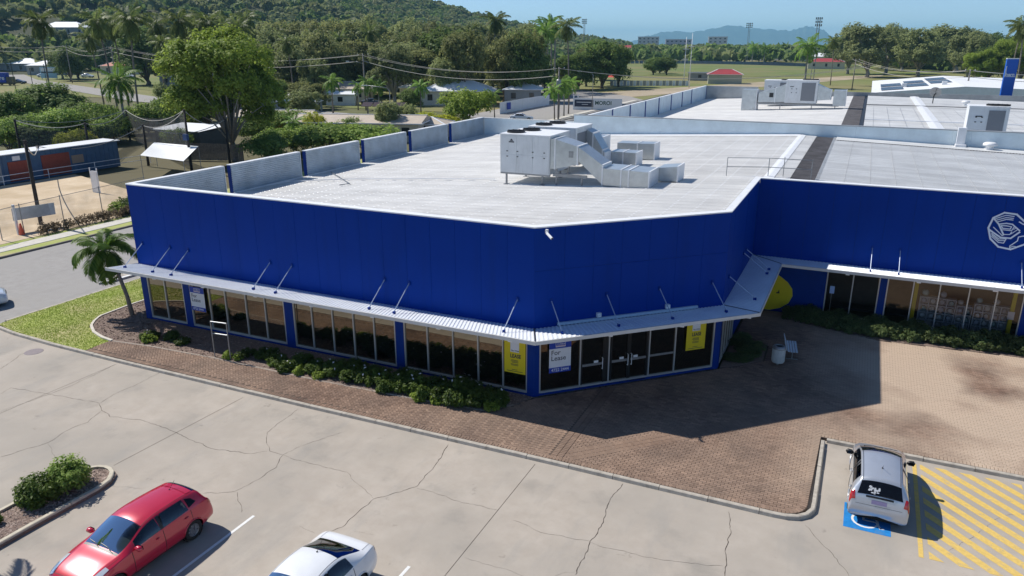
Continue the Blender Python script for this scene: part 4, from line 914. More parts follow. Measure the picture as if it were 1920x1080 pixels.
# ---------------------------------------------------------------- woods as mass: hillside and far horizon band
def mass(name, pts, hs, ws, kind, label, cat, leaves=62, seed=3, lsize=.20):
    nr = np.random.default_rng(seed); n = len(pts); pts = np.array(pts); hs = np.array(hs); ws = np.array(ws)
    d = nr.normal(size=(n,leaves,3)); d[:,:,2] = np.abs(d[:,:,2])*1.1-.25; d /= np.linalg.norm(d,axis=2)[:,:,None]
    lob = 1+.25*np.sin(d[:,:,0]*5+nr.random((n,1))*6)*np.cos(d[:,:,1]*4+nr.random((n,1))*6)
    c = pts[:,None,:]+d*lob[:,:,None]*np.stack([ws/2,ws/2,hs*.5],1)[:,None,:]+np.stack([0*hs,0*hs,hs*.5],1)[:,None,:]
    nm = d+nr.normal(size=d.shape)*.5; nm /= np.linalg.norm(nm,axis=2)[:,:,None]
    t = np.cross(nm,nr.normal(size=nm.shape)); t /= np.linalg.norm(t,axis=2)[:,:,None]; bt = np.cross(nm,t)
    s = (ws[:,None]*lsize*(.6+.8*nr.random((n,leaves))))[:,:,None]
    v = np.stack([c-t*s, c-bt*s*.8, c+t*s, c+bt*s*.8],2).reshape(-1,3)
    o = link(name, np_mesh(name, v, LM[kind]), kind='stuff'); tag(o, label, cat); return o
hp = {k:([],[],[]) for k in 'DEO'}
for k in range(6800):
    u, v = ex.uniform(0,len(ridge)-1.01), ex.uniform(.02,1.06)**.8; p = hill_pt(u,v)
    if 30*math.sin(p[0]*.02)*math.cos(p[1]*.017)+ex.uniform(-16,16) > 34 or math.dist((p[0],p[1]),(-462,317)) < 42: continue
    kk = ex.choice('DDEEO'); w = ex.uniform(7,13); hp[kk][0].append((p[0],p[1],p[2]-1)); hp[kk][1].append(w*ex.uniform(.6,1.0)); hp[kk][2].append(w)
for kk, nm in (('D','dark'),('E','grey green'),('O','olive')):
    mass('hill_forest', *hp[kk], kk, '%s trees of the forest covering the hillside'%nm, 'forest', seed=ord(kk))
wp = {k:([],[],[]) for k in 'DE'}
for k in range(900):
    a = ex.uniform(-.42,.34); dy = math.sqrt(1-a*a); d = ex.uniform(640,1250) if a < .0 else ex.uniform(470,900); kk = ex.choice('DDE'); w = ex.uniform(9,17)
    wp[kk][0].append((CX+a*d,CY+dy*d,-1)); wp[kk][1].append(ex.uniform(7,13) if a<.0 else ex.uniform(9,17)); wp[kk][2].append(w)
for kk, nm in (('D','dark'),('E','grey green')):
    mass('horizon_wood', *wp[kk], kk, '%s trees of the far wood along the horizon'%nm, 'wood', leaves=60, seed=40+ord(kk), lsize=.22)
# ---------------------------------------------------------------- rooftop plant
ACM = mat('air conditioner casing', (.66,.68,.69), .45, var=.06, scale=1.5)
grime(ACM, (.42,.42,.40), 1.2, .52, .78, .5, (3,3,.4))
grime(GALV, (.38,.40,.42), 1.5, .5, .75, .5)
grime(WHITE, (.60,.58,.54), 1.0, .52, .8, .5, (2,2,.4))
ACG = mat('coil grille', (.20,.21,.23), .6, var=.15, scale=30)
def fan(root, x, y, z, r):
    f = link('fan', None, root)
    MB().lathe([(r*.98,0),(r,.0),(r,.10),(r*.92,.10),(r*.92,.0)],(x,y,z),20).build('shroud', DARK, f)
    b = MB()
    for k in range(5):
        a = k*2*math.pi/5; b.add([(x,y,z+.04),(x+r*.85*math.cos(a-.3),y+r*.85*math.sin(a-.3),z+.03),(x+r*.85*math.cos(a+.3),y+r*.85*math.sin(a+.3),z+.06)],[(0,1,2)])
    for q in (.3,.5,.7,.88):
        n = 20
        for k in range(n):
            a0, a1 = 2*math.pi*k/n, 2*math.pi*(k+1)/n; b.bar((x+r*q*math.cos(a0),y+r*q*math.sin(a0),z+.11),(x+r*q*math.cos(a1),y+r*q*math.sin(a1),z+.11),.012)
    for k in range(4):
        a = k*math.pi/4; b.bar((x-r*math.cos(a),y-r*math.sin(a),z+.12),(x+r*math.cos(a),y+r*math.sin(a),z+.12),.02)
    b.build('grille', DARK, f)
def duct(root, pts, w, h, y0, flanges=True):
    """rectangular duct: pts list of (x, zbottom, ztop); from y0 to y0+w"""
    for (xa,za,zb),(xc,zc,zd) in zip(pts, pts[1:]):
        d = link('duct', None, root)
        b = MB(); b.add([(xa,y0,za),(xc,y0,zc),(xc,y0,zd),(xa,y0,zb),(xa,y0+w,za),(xc,y0+w,zc),(xc,y0+w,zd),(xa,y0+w,zb)],[(0,1,2,3),(7,6,5,4),(3,2,6,7),(0,4,5,1),(0,3,7,4),(1,5,6,2)])
        b.build('duct_body', GALV, d)
        if flanges:
            b = MB(); b.box(xc-.035,y0-.035,min(zc,zd)-.035,xc+.035,y0+w+.035,max(zc,zd)+.035); b.build('flange', WHITE, d)
def acunit(x0, y0, z0, w, dpt, h, label, fans):
    root = thing('rooftop_air_conditioner', label, 'air conditioner')
    b = MB(); b.box(x0,y0,z0,x0+w,y0+dpt,z0+h); cs = b.build('casing', ACM, root)
    for k in range(3):
        for zz0, zz1 in ((.06,h*.48),(h*.50,h-.05)):
            xx0 = x0+.05+k*(w-.1)/3; b = MB(); b.box(xx0+.01,y0-.014,z0+zz0,xx0+(w-.1)/3-.01,y0-.001,z0+zz1); b.build('access_panel', ACM, cs)
    for xx in (.13,.34,.65,.88):
        for zz in (.42,.56):
            b = MB(); b.box(x0+w*xx,y0-.03,z0+h*zz,x0+w*xx+.09,y0-.0145,z0+h*zz+.05); b.build('latch', DARK, cs)
    b = MB(); b.box(x0+w*.18,y0-.022,z0+h*.80,x0+w*.18+.32,y0-.0145,z0+h*.83); b.add([(x0+w*.18+.05,y0-.02,z0+h*.845),(x0+w*.18+.27,y0-.02,z0+h*.845),(x0+w*.18+.16,y0-.02,z0+h*.90)],[(0,1,2)]); b.build('maker_badge', DARK, cs)
    b = MB(); b.box(x0-.03,y0-.03,z0+h,x0+w+.03,y0+dpt+.03,z0+h+.05); b.build('lid', WHITE, root)
    b = MB(); b.box(x0+w+.001,y0+.3,z0+.5,x0+w+.02,y0+dpt-.3,z0+h-.3); b.build('coil_grille', ACG, root)
    [MB().box(x0,yy,z0-.1,x0+w,yy+.14,z0-.001).build('base_rail', GREYM, root) for yy in (y0+.02,y0+dpt-.2)]
    for xx in (x0+.35,x0+w-.45):
        for yy in (y0+.09,y0+dpt-.13):
            b = MB(); b.bar((xx,yy,zroof(xx)+.03),(xx,yy,z0-.1),.09); b.box(xx-.14,yy-.14,zroof(xx)+.02,xx+.14,yy+.14,zroof(xx)+.045); b.build('leg', GREYM, root)
    for fx, fy in fans: fan(root, fx, fy, z0+h+.05, .52)
    return root
u1 = acunit(-7.6,12.75,7.0,3.03,3.0,2.12,'nearest big rooftop air conditioner with its duct stepping down to the roof', [(-7.0,13.6),(-6.6,14.9)])
duct(u1, [(-4.55,7.36,9.02),(-4.27,7.37,9.0),(-2.95,7.68,8.66)], 1.5, 1, 12.8)
duct(u1, [(-2.90,7.9,8.64),(-1.5,6.70,7.74)], 1.5, 1, 12.8)
duct(u1, [(-1.48,6.66,7.58),(-.45,6.66,7.56),(-.03,6.66,7.55) ,(1.08,6.70,7.53)], 1.9, 1, 12.8)
duct(u1, [(1.05,6.75,7.5),(2.15,6.82,7.62)], 1.5, 1, 14.75); 
b = MB(); b.box(-3.45,12.77,8.05,-3.20,12.795,8.40); b.build('inspection_hatch', GREYM, u1)
for x in (-4.2,-2.7):
    b = MB(); b.bar((x,12.9,zroof(x)+.03),(x,12.9,7.35 if x<-3.5 else 7.05),.08); b.build('duct_stand', GREYM, u1)
b = MB(); b.bar((-4.4,12.9,7.02),(-2.4,12.9,7.02),.12,.16); b.build('duct_rail', GREYM, u1)
u2 = acunit(-7.75,17.1,7.0,3.1,3.0,2.12,'second rooftop air conditioner standing right behind the nearest one', [(-7.1,18.0),(-6.7,19.3)])
duct(u2, [(-4.62,7.6,8.9),(-4.2,7.6,8.7),(-3.55,6.8,7.7),(-3.4,6.66,7.52)], 1.2, 1, 19.0)
duct(u2, [(-3.4,6.6,7.46),(-2.6,6.6,7.45),(-1.74,6.6,7.44)], 1.4, 1, 20.3)
duct(u2, [(-6.05,7.2,8.3),(-4.0,7.3,8.3)], 1.6, 1, 20.25)
duct(u2, [(-4.0,6.7,7.6),(-2.6,6.6,7.62),(-1.42,6.6,7.66)], 1.3, 1, 23.6)
# roof safety rail
rl = thing('roof_guard_rail', 'thin grey guard rail on the roof edge beside the dark walkway strip', 'guard rail')
ry = 17.6
for x in (4.3,6.55): MB().tube([(x,ry,zroof(x)),(x,ry,zroof(x)+1.05)],.022,6).build('post', GREYM, rl)
for x in (7.3,8.75): MB().tube([(x,ry+.5,zroof(x)-.05),(x,ry+.5,zroof(x)+1.1)],.022,6).build('post', GREYM, rl)
for h in (.55,1.05):
    MB().tube([(4.3,ry,zroof(4.3)+h),(6.55,ry,zroof(6.55)+h)],.02,6).build('rail', GREYM, rl); MB().tube([(6.55,ry,zroof(6.55)+h),(8.75,ry+.5,zroof(8.75)+h)],.02,6).build('rail', GREYM, rl)
for nm, pts, lab in (('roof_cable_conduit', [(-21.9,9.2),(-21.5,10.9),(-18.0,12.4),(-13.0,13.3),(-8.5,13.9)], 'long thin conduit running over the pale roof to the air conditioner'), ('roof_tap_pipe',[(-21.3,14.8),(-19.0,12.8),(-16.8,10.8),(-17.1,10.2)], 'short bent pipe lying on the roof near the side parapet')):
    tag(MB().tube([(x,y,zroof(x)+.11) for x,y in pts],.028,6).build(nm, GREYM if 'tap' in nm else WHITE), lab, 'pipe')
# plant on the rear building
def rear_ac(x0,x1,y,zb,zt,dpt,label,ducts=True):
    root = thing('rooftop_air_conditioner', label, 'air conditioner')
    b = MB(); b.box(x0,y,zb,x1,y+dpt,zt); b.build('casing', ACM, root)
    b = MB(); b.box(x0+(x1-x0)*.5,y-.03,zb+.3,x1-.25,y-.001,zt-.25); b.build('coil_grille', ACG, root)
    b = MB(); b.box(x0+.5,y-.02,zt-.75,x0+.95,y-.001,zt-.68); b.build('maker_badge', DARK, root)
    for xx in (.18,.33):
        for zz in (.45,.62):
            b = MB(); b.box(x0+(x1-x0)*xx,y-.03,zb+(zt-zb)*zz,x0+(x1-x0)*xx+.12,y-.001,zb+(zt-zb)*zz+.07); b.build('latch', DARK, root)
    b = MB(); b.box(x0-.03,y-.03,zt,x1+.03,y+dpt+.03,zt+.06); b.build('lid', WHITE, root)
    for fx in (.62,.86): fan(root, x0+(x1-x0)*fx, y+dpt*.5, zt+.06, .5)
    if ducts:
        duct(root,[(x0-3.2,zb-.05,zb+1.1),(x0-1.2,zb,zb+1.75),(x0,zb+.1,zb+2.25)],1.5,1,y+.3); duct(root,[(x0-5.2,zb-1.25,zb+1.5),(x0-3.4,zb-1.25,zb+1.5)],1.6,1,y+.2)
        duct(root,[(x1,zb+.35,zb+2.3),(x1+1.6,zb+.5,zb+1.6)],1.5,1,y+.3); duct(root,[(x1+1.9,zb-.2,zb+1.65),(x1+3.3,zb-.2,zb+1.65)],1.6,1,y+.2)
        b = MB(); b.box(x0-1.9,y+.27,zb+.6,x0-1.4,y+.295,zb+1.15); b.build('louvre', DARK, root)
        [MB().box(x0-3.3,y+q_,zb-.3,x1+2.6,y+q_+.2,zb-.1).build('base_rail', GREYM, root) for q_ in (.4,1.5)]
        for xx in (x0-3.2,x0-.5,x1-.5,x1+2.2):
            b = MB(); b.bar((xx,y+.5,5.8),(xx,y+.5,zb-.3),.1); b.build('leg', GREYM, root)
    else:
        b = MB(); b.box(x0+.1,y+.1,zb-.5,x1-.1,y+dpt-.1,zb-.001); b.build('plinth', GREYM, root)
    return root
rear_ac(1.6,5.3,75.6,6.95,9.65,2.4,'air conditioner on the rear roof with tapering ducts on both sides')
rear_ac(-1.8,2.2,82.5,6.9,9.3,2.4,'air conditioner half hidden behind the ducted one on the rear roof', False)
rear_ac(18.3,21.0,43.0,7.2,9.35,1.8,'grey boxy air conditioner just behind the cross parapet on the right', False)
for x,y,lab in ((19.6,38.9,'white mushroom roof vent in front of the cross parapet'),(22.5,88,'small white roof vent on the far right rear roof')):
    v = thing('roof_vent', lab, 'roof vent', (x,y,zroof(x) if y<39 else 6.45)); MB().lathe([(.0,0),(.26,0),(.26,.32),(.24,.34)],(0,0,0),14).build('neck', WHITE, v); MB().lathe([(.24,.3),(.48,.34),(.46,.5),(.3,.58),(0,.6)],(0,0,0),14).build('cowl', WHITE, v, True)
ds = thing('satellite_dish', 'dark satellite dish on a stand on the rear roof', 'satellite dish', (18.9,90,6.45))
MB().tube([(0,0,0),(0,0,.9),(.15,-.2,1.3)],.06,8).build('mast', DARK, ds); b = MB(); b.lathe([(0,.12),(.35,.09),(.7,0),(.72,0.01)],(0,0,0),20); o_ = b.build('dish', GREYM, ds, True, loc=(.1,-.25,1.45), rot=(R(-62),R(28),0)); MB().tube([(0,0,.12),(.1,-.5,.6)],.025,6).build('arm', DARK, ds, loc=(.1,-.25,1.4))

# ---------------------------------------------------------------- writing helper
def textmesh(s, size, mat_, name='lettering', parent=None, M=None, align='LEFT', bold=0, sx=1.0):
    cu = bpy.data.curves.new('t','FONT'); cu.body = s; cu.size = size; cu.align_x = align; cu.offset = bold; cu.resolution_u = 3
    to = bpy.data.objects.new('t', cu); COL.objects.link(to); dg = bpy.context.evaluated_depsgraph_get(); me = bpy.data.meshes.new_from_object(to.evaluated_get(dg)); bpy.data.objects.remove(to); bpy.data.curves.remove(cu)
    me.materials.clear(); me.materials.append(mat_); me.name = name
    if sx != 1: me.transform(Matrix.Diagonal((sx,1,1,1)))
    o = bpy.data.objects.new(name, me); COL.objects.link(o)
    if parent is not None: o.parent = parent
    if M is not None: o.matrix_local = M
    return o
def face_matrix(origin, d, n, off=0):
    """local x along d, local y up, local z along outward n"""
    m = Matrix(((d[0],0,n[0],origin[0]+n[0]*off),(d[1],0,n[1],origin[1]+n[1]*off),(0,1,0,origin[2]),(0,0,0,1))); return m
INK = mat('dark ink',(.03,.035,.05),.7); PAPERW = mat('poster white',(.72,.74,.78),.6,var=.03); PBLU = mat('poster blue',srgb(22,60,165),.55); PPNK = mat('poster mauve',(.45,.35,.45),.6)
def poster_rect(root, M, x0, y0, x1, y1, m, z, name):
    o = MB().add([(x0,y0,z),(x1,y0,z),(x1,y1,z),(x0,y1,z)],[(0,1,2,3)]) ; b = MB(); b.add([(x0,y0,z),(x1,y0,z),(x1,y1,z),(x0,y1,z)],[(0,1,2,3)]); ob = b.build(name, m, root); ob.matrix_local = M; return ob
I4 = Matrix.Identity(4)
def lease_blue(origin, d, n, w, h, label):
    r = thing('lease_poster', label, 'poster'); r.matrix_world = face_matrix(origin, d, n, .0)
    b = MB(); b.box(0,0,-.006,w,h,0); b.build('board', PAPERW, r)
    poster_rect(r,I4,0,h*.755,w,h,PBLU,.002,'top_band'); poster_rect(r,I4,0,0,w,h*.165,PBLU,.002,'foot_band')
    b = MB()
    for x0,y0,x1,y1 in ((.29,.80,.74,.815),(.29,.935,.74,.95),(.29,.80,.305,.95),(.725,.80,.74,.95)): b.add([(w*x0,h*y0,.004),(w*x1,h*y0,.004),(w*x1,h*y1,.004),(w*x0,h*y1,.004)],[(0,1,2,3)])
    b.build('logo_box', PAPERW, r); poster_rect(r,I4,w*.305,h*.815,w*.725,h*.85,PPNK,.0045,'logo_strip')
    textmesh('Colliers',h*.075,PAPERW,'lettering',r,Matrix.Translation((w*.36,h*.868,.005)),bold=.001)
    textmesh('For',h*.21,INK,'lettering',r,Matrix.Translation((w*.08,h*.56,.005)),bold=.002); textmesh('Lease',h*.21,INK,'lettering',r,Matrix.Translation((w*.08,h*.385,.005)),bold=.002)
    textmesh('4722 2444',h*.13,PAPERW,'lettering',r,Matrix.Translation((w*.10,h*.04,.005)),bold=.003)
    return r
def lease_yellow(origin, d, n, w, h, label):
    r = thing('lease_poster', label, 'poster'); r.matrix_world = face_matrix(origin, d, n, .0)
    b = MB(); b.box(0,0,-.006,w,h,0); b.build('board', YELLOW, r)
    poster_rect(r,I4,w*.29,h*.66,w*.70,h*.995,PAPERW,.002,'white_panel'); textmesh('Ray White.',h*.058,INK,'lettering',r,Matrix.Translation((w*.335,h*.69,.004)),bold=.002)
    textmesh('LEASE',h*.16,INK,'lettering',r,Matrix.Translation((w*.28,h*.485,.004)),bold=.008,sx=.82)
    b = MB()
    for k,(x0,x1,yy) in enumerate(((.33,.66,.40),(.31,.67,.365),(.36,.66,.33),(.31,.67,.275),(.33,.66,.24),(.36,.62,.10),(.12,.88,.05))): 
        b.add([(w*x0,h*yy,.004),(w*x1,h*yy,.004),(w*x1,h*(yy+.016),.004),(w*x0,h*(yy+.016),.004)],[(0,1,2,3)])
    b.build('small_print', INK, r); return r
dA2, nA2 = Vector((1,0)), Vector((0,-1))
lease_blue((-19.02,-.05,1.02),dA2,nA2,.96,1.27,'blue and white For Lease poster in the window near the left end')
lease_yellow((-1.31,-.05,.95),dA2,nA2,.96,1.42,'yellow lease poster left of the corner column')
lease_blue(P3(K_,dB,nB,.66,.05,.99),dB,nB,.97,1.42,'blue and white For Lease poster right of the corner column')
lease_yellow(P3(K_,dB,nB,7.12,.05,1.12),dB,nB,.96,1.36,'yellow lease poster beside the right hand column of the splayed corner')
# faceted rose emblem on the right hand wing, laid out on the wall plane
em = thing('wall_emblem', 'pale blue many sided line emblem on the right hand blue wall', 'emblem'); em.matrix_world = face_matrix((17.04,15.26,4.65),(1,0),(0,-1),0)
EMB = mat('emblem pale blue',(.62,.72,.86),.5)
def stroke(pts, w, closed=False):
    P = [((x-335)*.00172+(y-555)*.0004, (965-y)*.00237) for x,y in pts]   # traced figure scaled to metres on the wall
    b = MB(); n = len(P); rng = range(n if closed else n-1)
    for i in rng:
        a, c = P[i], P[(i+1)%n]; l = math.dist(a,c); ux, uy = (c[0]-a[0])/l, (c[1]-a[1])/l; e = w*.35; nx, ny = -uy*w/2, ux*w/2
        z = .012+.0004*(i%7)
        b.add([(a[0]-ux*e-nx,a[1]-uy*e-ny,z),(c[0]+ux*e-nx,c[1]+uy*e-ny,z),(c[0]+ux*e+nx,c[1]+uy*e+ny,z),(a[0]-ux*e+nx,a[1]-uy*e+ny,z)],[(0,1,2,3)])
    return b.build('emblem_line', EMB, em)
stroke([(735,225),(1020,240),(1230,390),(1330,560),(1330,720),(1200,830),(880,955),(590,925),(400,775),(352,555),(470,345)],.08,True)
for pts,w in (([(470,345),(600,465),(700,650)],.07),([(370,590),(640,730),(880,730),(1090,590)],.075),([(600,465),(780,435),(920,445),(1090,560)],.06),([(700,665),(860,655),(905,600)],.04),([(690,570),(900,575),(960,500)],.04),
  ([(655,490),(780,485),(900,495),(870,545),(690,540),(655,490)],.045),([(475,535),(680,690),(740,660)],.04),([(515,360),(770,275),(960,285)],.04),([(535,390),(775,320),(945,325)],.04),([(555,425),(780,355),(935,358)],.04),
  ([(430,660),(600,765),(775,750)],.04),([(430,690),(600,800),(745,785)],.04),([(430,725),(590,835),(715,840),(775,750)],.04),([(890,640),(1040,545)],.035),([(950,545),(1000,515)],.03),([(860,940),(865,885),(1040,770),(1065,690)],.045),([(880,915),(935,885),(1000,890)],.035),([(1080,385),(1180,430),(1230,390)],.05),([(1065,690),(1180,660),(1330,720)],.05)): stroke(pts,w)
# security camera on the corner coping
sc_ = thing('security_camera', 'white security camera under the roof coping at the splayed corner', 'camera', (.42,.18,7.02))
MB().box(-.05,-.05,.0,.05,.06,.14).build('mount', WHITE, sc_); MB().tube([(0,-.03,.08),(.10,-.14,.02)],.02,6).build('arm', WHITE, sc_); MB().tube([(.06,-.12,.02),(.34,-.30,-.12)],.055,10).build('housing', WHITE, sc_); MB().tube([(.34,-.30,-.12),(.352,-.308,-.126)],.04,10).build('lens', BLACKM, sc_)

# ---------------------------------------------------------------- street furniture
bn = thing('litter_bin', 'pale round litter bin on a short post beside the bench', 'bin', (8.85,7.75,0))
BINM = mat('bin cream',(.52,.54,.52),.5,var=.08,scale=8)
MB().tube([(0,0,0),(0,0,.16)],.05,8).build('post', GREYM, bn); MB().lathe([(.0,.14),(.26,.14),(.28,.18),(.28,.80),(.265,.82)],(0,0,0),24).build('drum', BINM, bn, True); MB().lathe([(.295,.80),(.30,.86),(.24,.92),(.17,.94),(.16,.90)],(0,0,0),24).build('rim', GREYM, bn, True); MB().lathe([(0,.86),(.165,.86)],(0,0,0),20).build('liner', DARK, bn)
for k in range(12):
    a = k*math.pi/6; b = MB(); b.obox((.285*math.cos(a),.285*math.sin(a),.49),(-.02*math.sin(a),.02*math.cos(a),0),(.006*math.cos(a),.006*math.sin(a),0),(0,0,.30)); b.build('slat', BINM, bn)
bc = thing('bench', 'white slatted bench seat standing next to the round bin', 'bench', (9.32,9.15,0), R(8))
BEN = mat('bench slats',(.60,.66,.70),.5,var=.06,scale=9)
for k in range(4): b = MB(); b.box(-.22+k*.115,-.72,.43,-.22+k*.115+.085,.72,.455); b.build('seat_slat', BEN, bc)
for k in range(3): b = MB(); b.obox((-.28-.035*k,0,.53+.115*k),(0,.72,0),(.014,0,.0),(-.014,0,.045)); b.build('back_slat', BEN, bc)
for y in (-.5,.5):
    b = MB(); b.bar((0,y,.0),(0,y,.42),.05); b.bar((-.25,y,.02),(.25,y,.02),.06,.03); b.bar((-.24,y,.41),(.24,y,.41),.04,.03); b.bar((-.24,y,.41),(-.40,y,.85),.04,.03); b.build('leg', GREYM, bc)
hp_ = thing('hoop_rail', 'tall galvanised hoop frame standing in the front garden bed', 'rail')
p0, p1 = Vector((-15.22,-2.42,0)), Vector((-14.35,-2.32,0))
for p in (p0,p1): MB().tube([p,p+Vector((0,0,1.78))],.028,8).build('post', GREYM, hp_)
for z in (1.2,1.78): MB().tube([p0+Vector((0,0,z)),p1+Vector((0,0,z))],.028,8).build('cross_bar', GREYM, hp_)

# ---------------------------------------------------------------- shop display behind the clear panes
PLATE = [mat('plate %d'%i,c,.3,var=.15,scale=20) for i,c in enumerate([(.55,.55,.52),(.48,.52,.52),(.30,.42,.40),(.42,.45,.50)])]
SHELF = mat('white shelf',(.55,.60,.64),.5)
def shelf_unit(x0, x1, zt, cols, rows, label):
    r = thing('display_shelf', label, 'shelf', (0,0,0)); y0, y1 = 15.75, 16.05
    for i in range(cols+1): x = x0+(x1-x0)*i/cols; b = MB(); b.box(x-.018,y0,.05,x+.018,y1,zt); b.build('upright', SHELF, r)
    for j in range(rows+1): z = .08+(zt-.08)*j/rows; b = MB(); b.box(x0+.019,y0+.004,z-.015,x1-.019,y1-.004,z+.015); b.build('shelf_board', SHELF, r)
    b = MB(); b.box(x0,y1+.001,.05,x1,y1+.02,zt); b.build('back_panel', SHELF, r)
    spots = []
    for i in range(cols):
        for j in range(rows+1):
            if j == rows and (i % 2): continue
            cx_ = x0+(x1-x0)*(i+.5)/cols+rnd.uniform(-.03,.03); h = (zt-.08)/rows; rad = min((x1-x0)/cols,h)*rnd.uniform(.34,.44); cz_ = .095+(zt-.08)*j/rows+rad+.01
            spots.append((cx_,cz_,rad,label.split(' shelf')[0],'on top of it' if j == rows else '%s row up'%ordn(j),ordn(i)))
    return spots
def plate(x, z, rad, i):
    b = MB(); b.lathe([(0,.018),(rad*.6,.015),(rad*.72,.0),(rad,-.012),(rad*.99,.0),(rad*.7,.022),(0,.03)],(0,0,0),18); return b
sp = []
sp += shelf_unit(14.82,16.42,1.68,4,4,'left white cubby shelf of plates behind the shop window'); sp += shelf_unit(16.5,17.15,1.42,2,3,'low blue white shelf between the two cubby shelves of plates'); sp += shelf_unit(17.25,18.75,1.62,4,4,'right white cubby shelf of plates behind the shop window')
pm = [MB().lathe([(0,.018),(.6,.015),(.72,.0),(1,-.012),(.99,.0),(.7,.03),(0,.035)],(0,0,0),16).mesh('plate', m_, True) for m_ in PLATE]
sp.sort(key=lambda s: (-round(s[1],1), s[0]))
for i,(x,z,rad,un,rw,cl) in enumerate(sp):
    o = link('display_plate', rnd.choice(pm), loc=(x,15.93,z), rot=(R(78),0,0)); o.scale = (rad,rad,1)
    tag(o, 'display plate of the %s unit, %s, %s from left'%(un,rw,cl), 'plate', 'plates shown in the shop window')
sg = thing('notice_sheet', 'white notice sheet taped inside the right end shop pane', 'notice'); b = MB(); b.box(18.62,15.4,1.15,18.90,15.405,1.55); b.build('sheet', PAPERW, sg)
sg = thing('opening_hours_board', 'small pale blue hours board hung by the dark shop door', 'sign'); b = MB(); b.box(10.52,15.12,1.45,10.75,15.14,1.85); b.build('board', mat('hours blue',(.30,.45,.75),.5), sg); MB().tube([(10.63,15.13,1.45),(10.63,15.13,.0)],.014,6).build('stand', GREYM, sg)
# ---------------------------------------------------------------- near planting
def shrub_proto(kind, seed, w, d, h, n, per, size, flowers=0, spiky=False):
    nr = np.random.default_rng(seed); c = []
    for i in range(n):
        a = nr.random()*6.283; r = math.sqrt(nr.random()); z = h*(.15+.75*nr.random()*(1-.45*r*r))
        c.append([w/2*r*math.cos(a)*.9, d/2*r*math.sin(a)*.9, z])
    c = np.array(c); v = leaf_quads(c, np.full(n,.16*h+.05), per, size, nr, up=.6, out=.5, aspect=2.0, origin=np.array([0,0,-.1*h]))
    v[:,2] = np.maximum(v[:,2], .01); t = MB()
    for i in range(9): p = c[nr.integers(n)]; t.tube([(p[0]*.15,p[1]*.15,-.02),(p[0]*.6,p[1]*.6,p[2]*.55),tuple(p)],[.016,.012,.006],5)
    out = [('foliage', np_mesh('foliage',v,LM[kind])), ('stems', t.mesh('stems',BARK))]
    if flowers:
        q = c[nr.integers(n,size=flowers)]+nr.normal(size=(flowers,3))*.08+np.array([0,0,.16*h]); out.append(('flowers', np_mesh('flowers', leaf_quads(q,np.full(flowers,.02),1,.075,nr,up=1.2), WHITEF)))
    return out
WHITEF = mat('white petals',(.75,.75,.75),.6)
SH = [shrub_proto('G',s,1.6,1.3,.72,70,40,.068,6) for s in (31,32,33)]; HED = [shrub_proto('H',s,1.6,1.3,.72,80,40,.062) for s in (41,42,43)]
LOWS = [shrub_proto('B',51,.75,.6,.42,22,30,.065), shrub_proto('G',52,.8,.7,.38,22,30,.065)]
def plant(proto, name, label, cat, x, y, s, sz=None, group=None, z=.0):
    r = thing(name, label, cat, (x,y,z), rnd.uniform(0,6.28), group); r.scale = (s,s,sz or s)
    for nm, me in proto: link(nm, me, r, kind='stuff' if nm == 'flowers' else None)
    return r
bed = [(-19.9,-2.05,.62),(-18.9,-1.6,.6),(-17.9,-1.85,.5),(-13.9,-1.75,.6),(-12.9,-1.45,.75),(-12.0,-1.8,.7),(-10.9,-1.55,.85),(-9.8,-1.75,.8),(-8.9,-1.5,.95),(-7.9,-1.65,.95),(-6.9,-1.45,1.0),(-6.1,-1.75,.95),(-5.2,-1.5,1.05),(-4.4,-1.65,1.1),(-3.5,-1.5,1.15),(-2.7,-1.45,1.2),(-1.9,-1.35,1.15),(-1.25,-1.15,.9),(-8.3,-.95,.8),(-5.6,-.85,.85),(-3.0,-.8,.9)]
bed.sort()
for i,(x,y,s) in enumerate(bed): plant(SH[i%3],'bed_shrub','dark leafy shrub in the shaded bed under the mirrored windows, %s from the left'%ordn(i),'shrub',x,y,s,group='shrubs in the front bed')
for i,(x,y,s) in enumerate([(-19.6,-2.35,1.0),(-14.6,-2.25,.8),(-14.0,-2.2,.7),(-11.2,-2.3,1.1),(-10.4,-2.2,.9),(-9.3,-2.25,.8),(-6.0,-2.2,.9),(-4.2,-2.05,1.2),(-3.3,-2.0,1.1),(-2.3,-1.9,1.0),(-1.1,-1.75,.9)]):
    plant(LOWS[0 if i%3 else 1] if i%4 else LOWS[0],'edging_plant','low sunlit plant at the paving edge of the front bed, %s from the left'%ordn(i),'plant',x,y,s,group='low plants along the front bed')
hx = [(9.0,14.6),(9.9,14.35),(10.8,14.15),(11.7,13.95),(12.6,13.75),(13.5,13.75),(14.4,13.85),(15.3,13.95),(16.2,13.95),(17.1,14.05),(18.0,14.05),(18.9,14.15),(19.8,14.2),(20.7,14.25),(9.6,15.0),(11.2,14.85),(12.9,14.75),(14.6,14.75),(16.3,14.8),(18.1,14.85),(19.9,14.9)]
hx.sort()
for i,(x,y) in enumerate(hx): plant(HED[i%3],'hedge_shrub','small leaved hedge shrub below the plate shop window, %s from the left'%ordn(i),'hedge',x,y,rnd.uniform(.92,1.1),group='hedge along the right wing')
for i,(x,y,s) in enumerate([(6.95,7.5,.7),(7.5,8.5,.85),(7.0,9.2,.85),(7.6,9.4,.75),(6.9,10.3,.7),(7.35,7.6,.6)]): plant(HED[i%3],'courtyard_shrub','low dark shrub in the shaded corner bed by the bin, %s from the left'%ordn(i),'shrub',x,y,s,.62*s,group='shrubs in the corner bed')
pb = shrub_proto('S',61,1.25,1.25,1.15,95,46,.062); pb2 = shrub_proto('G',62,1.2,1.35,.95,85,46,.062)
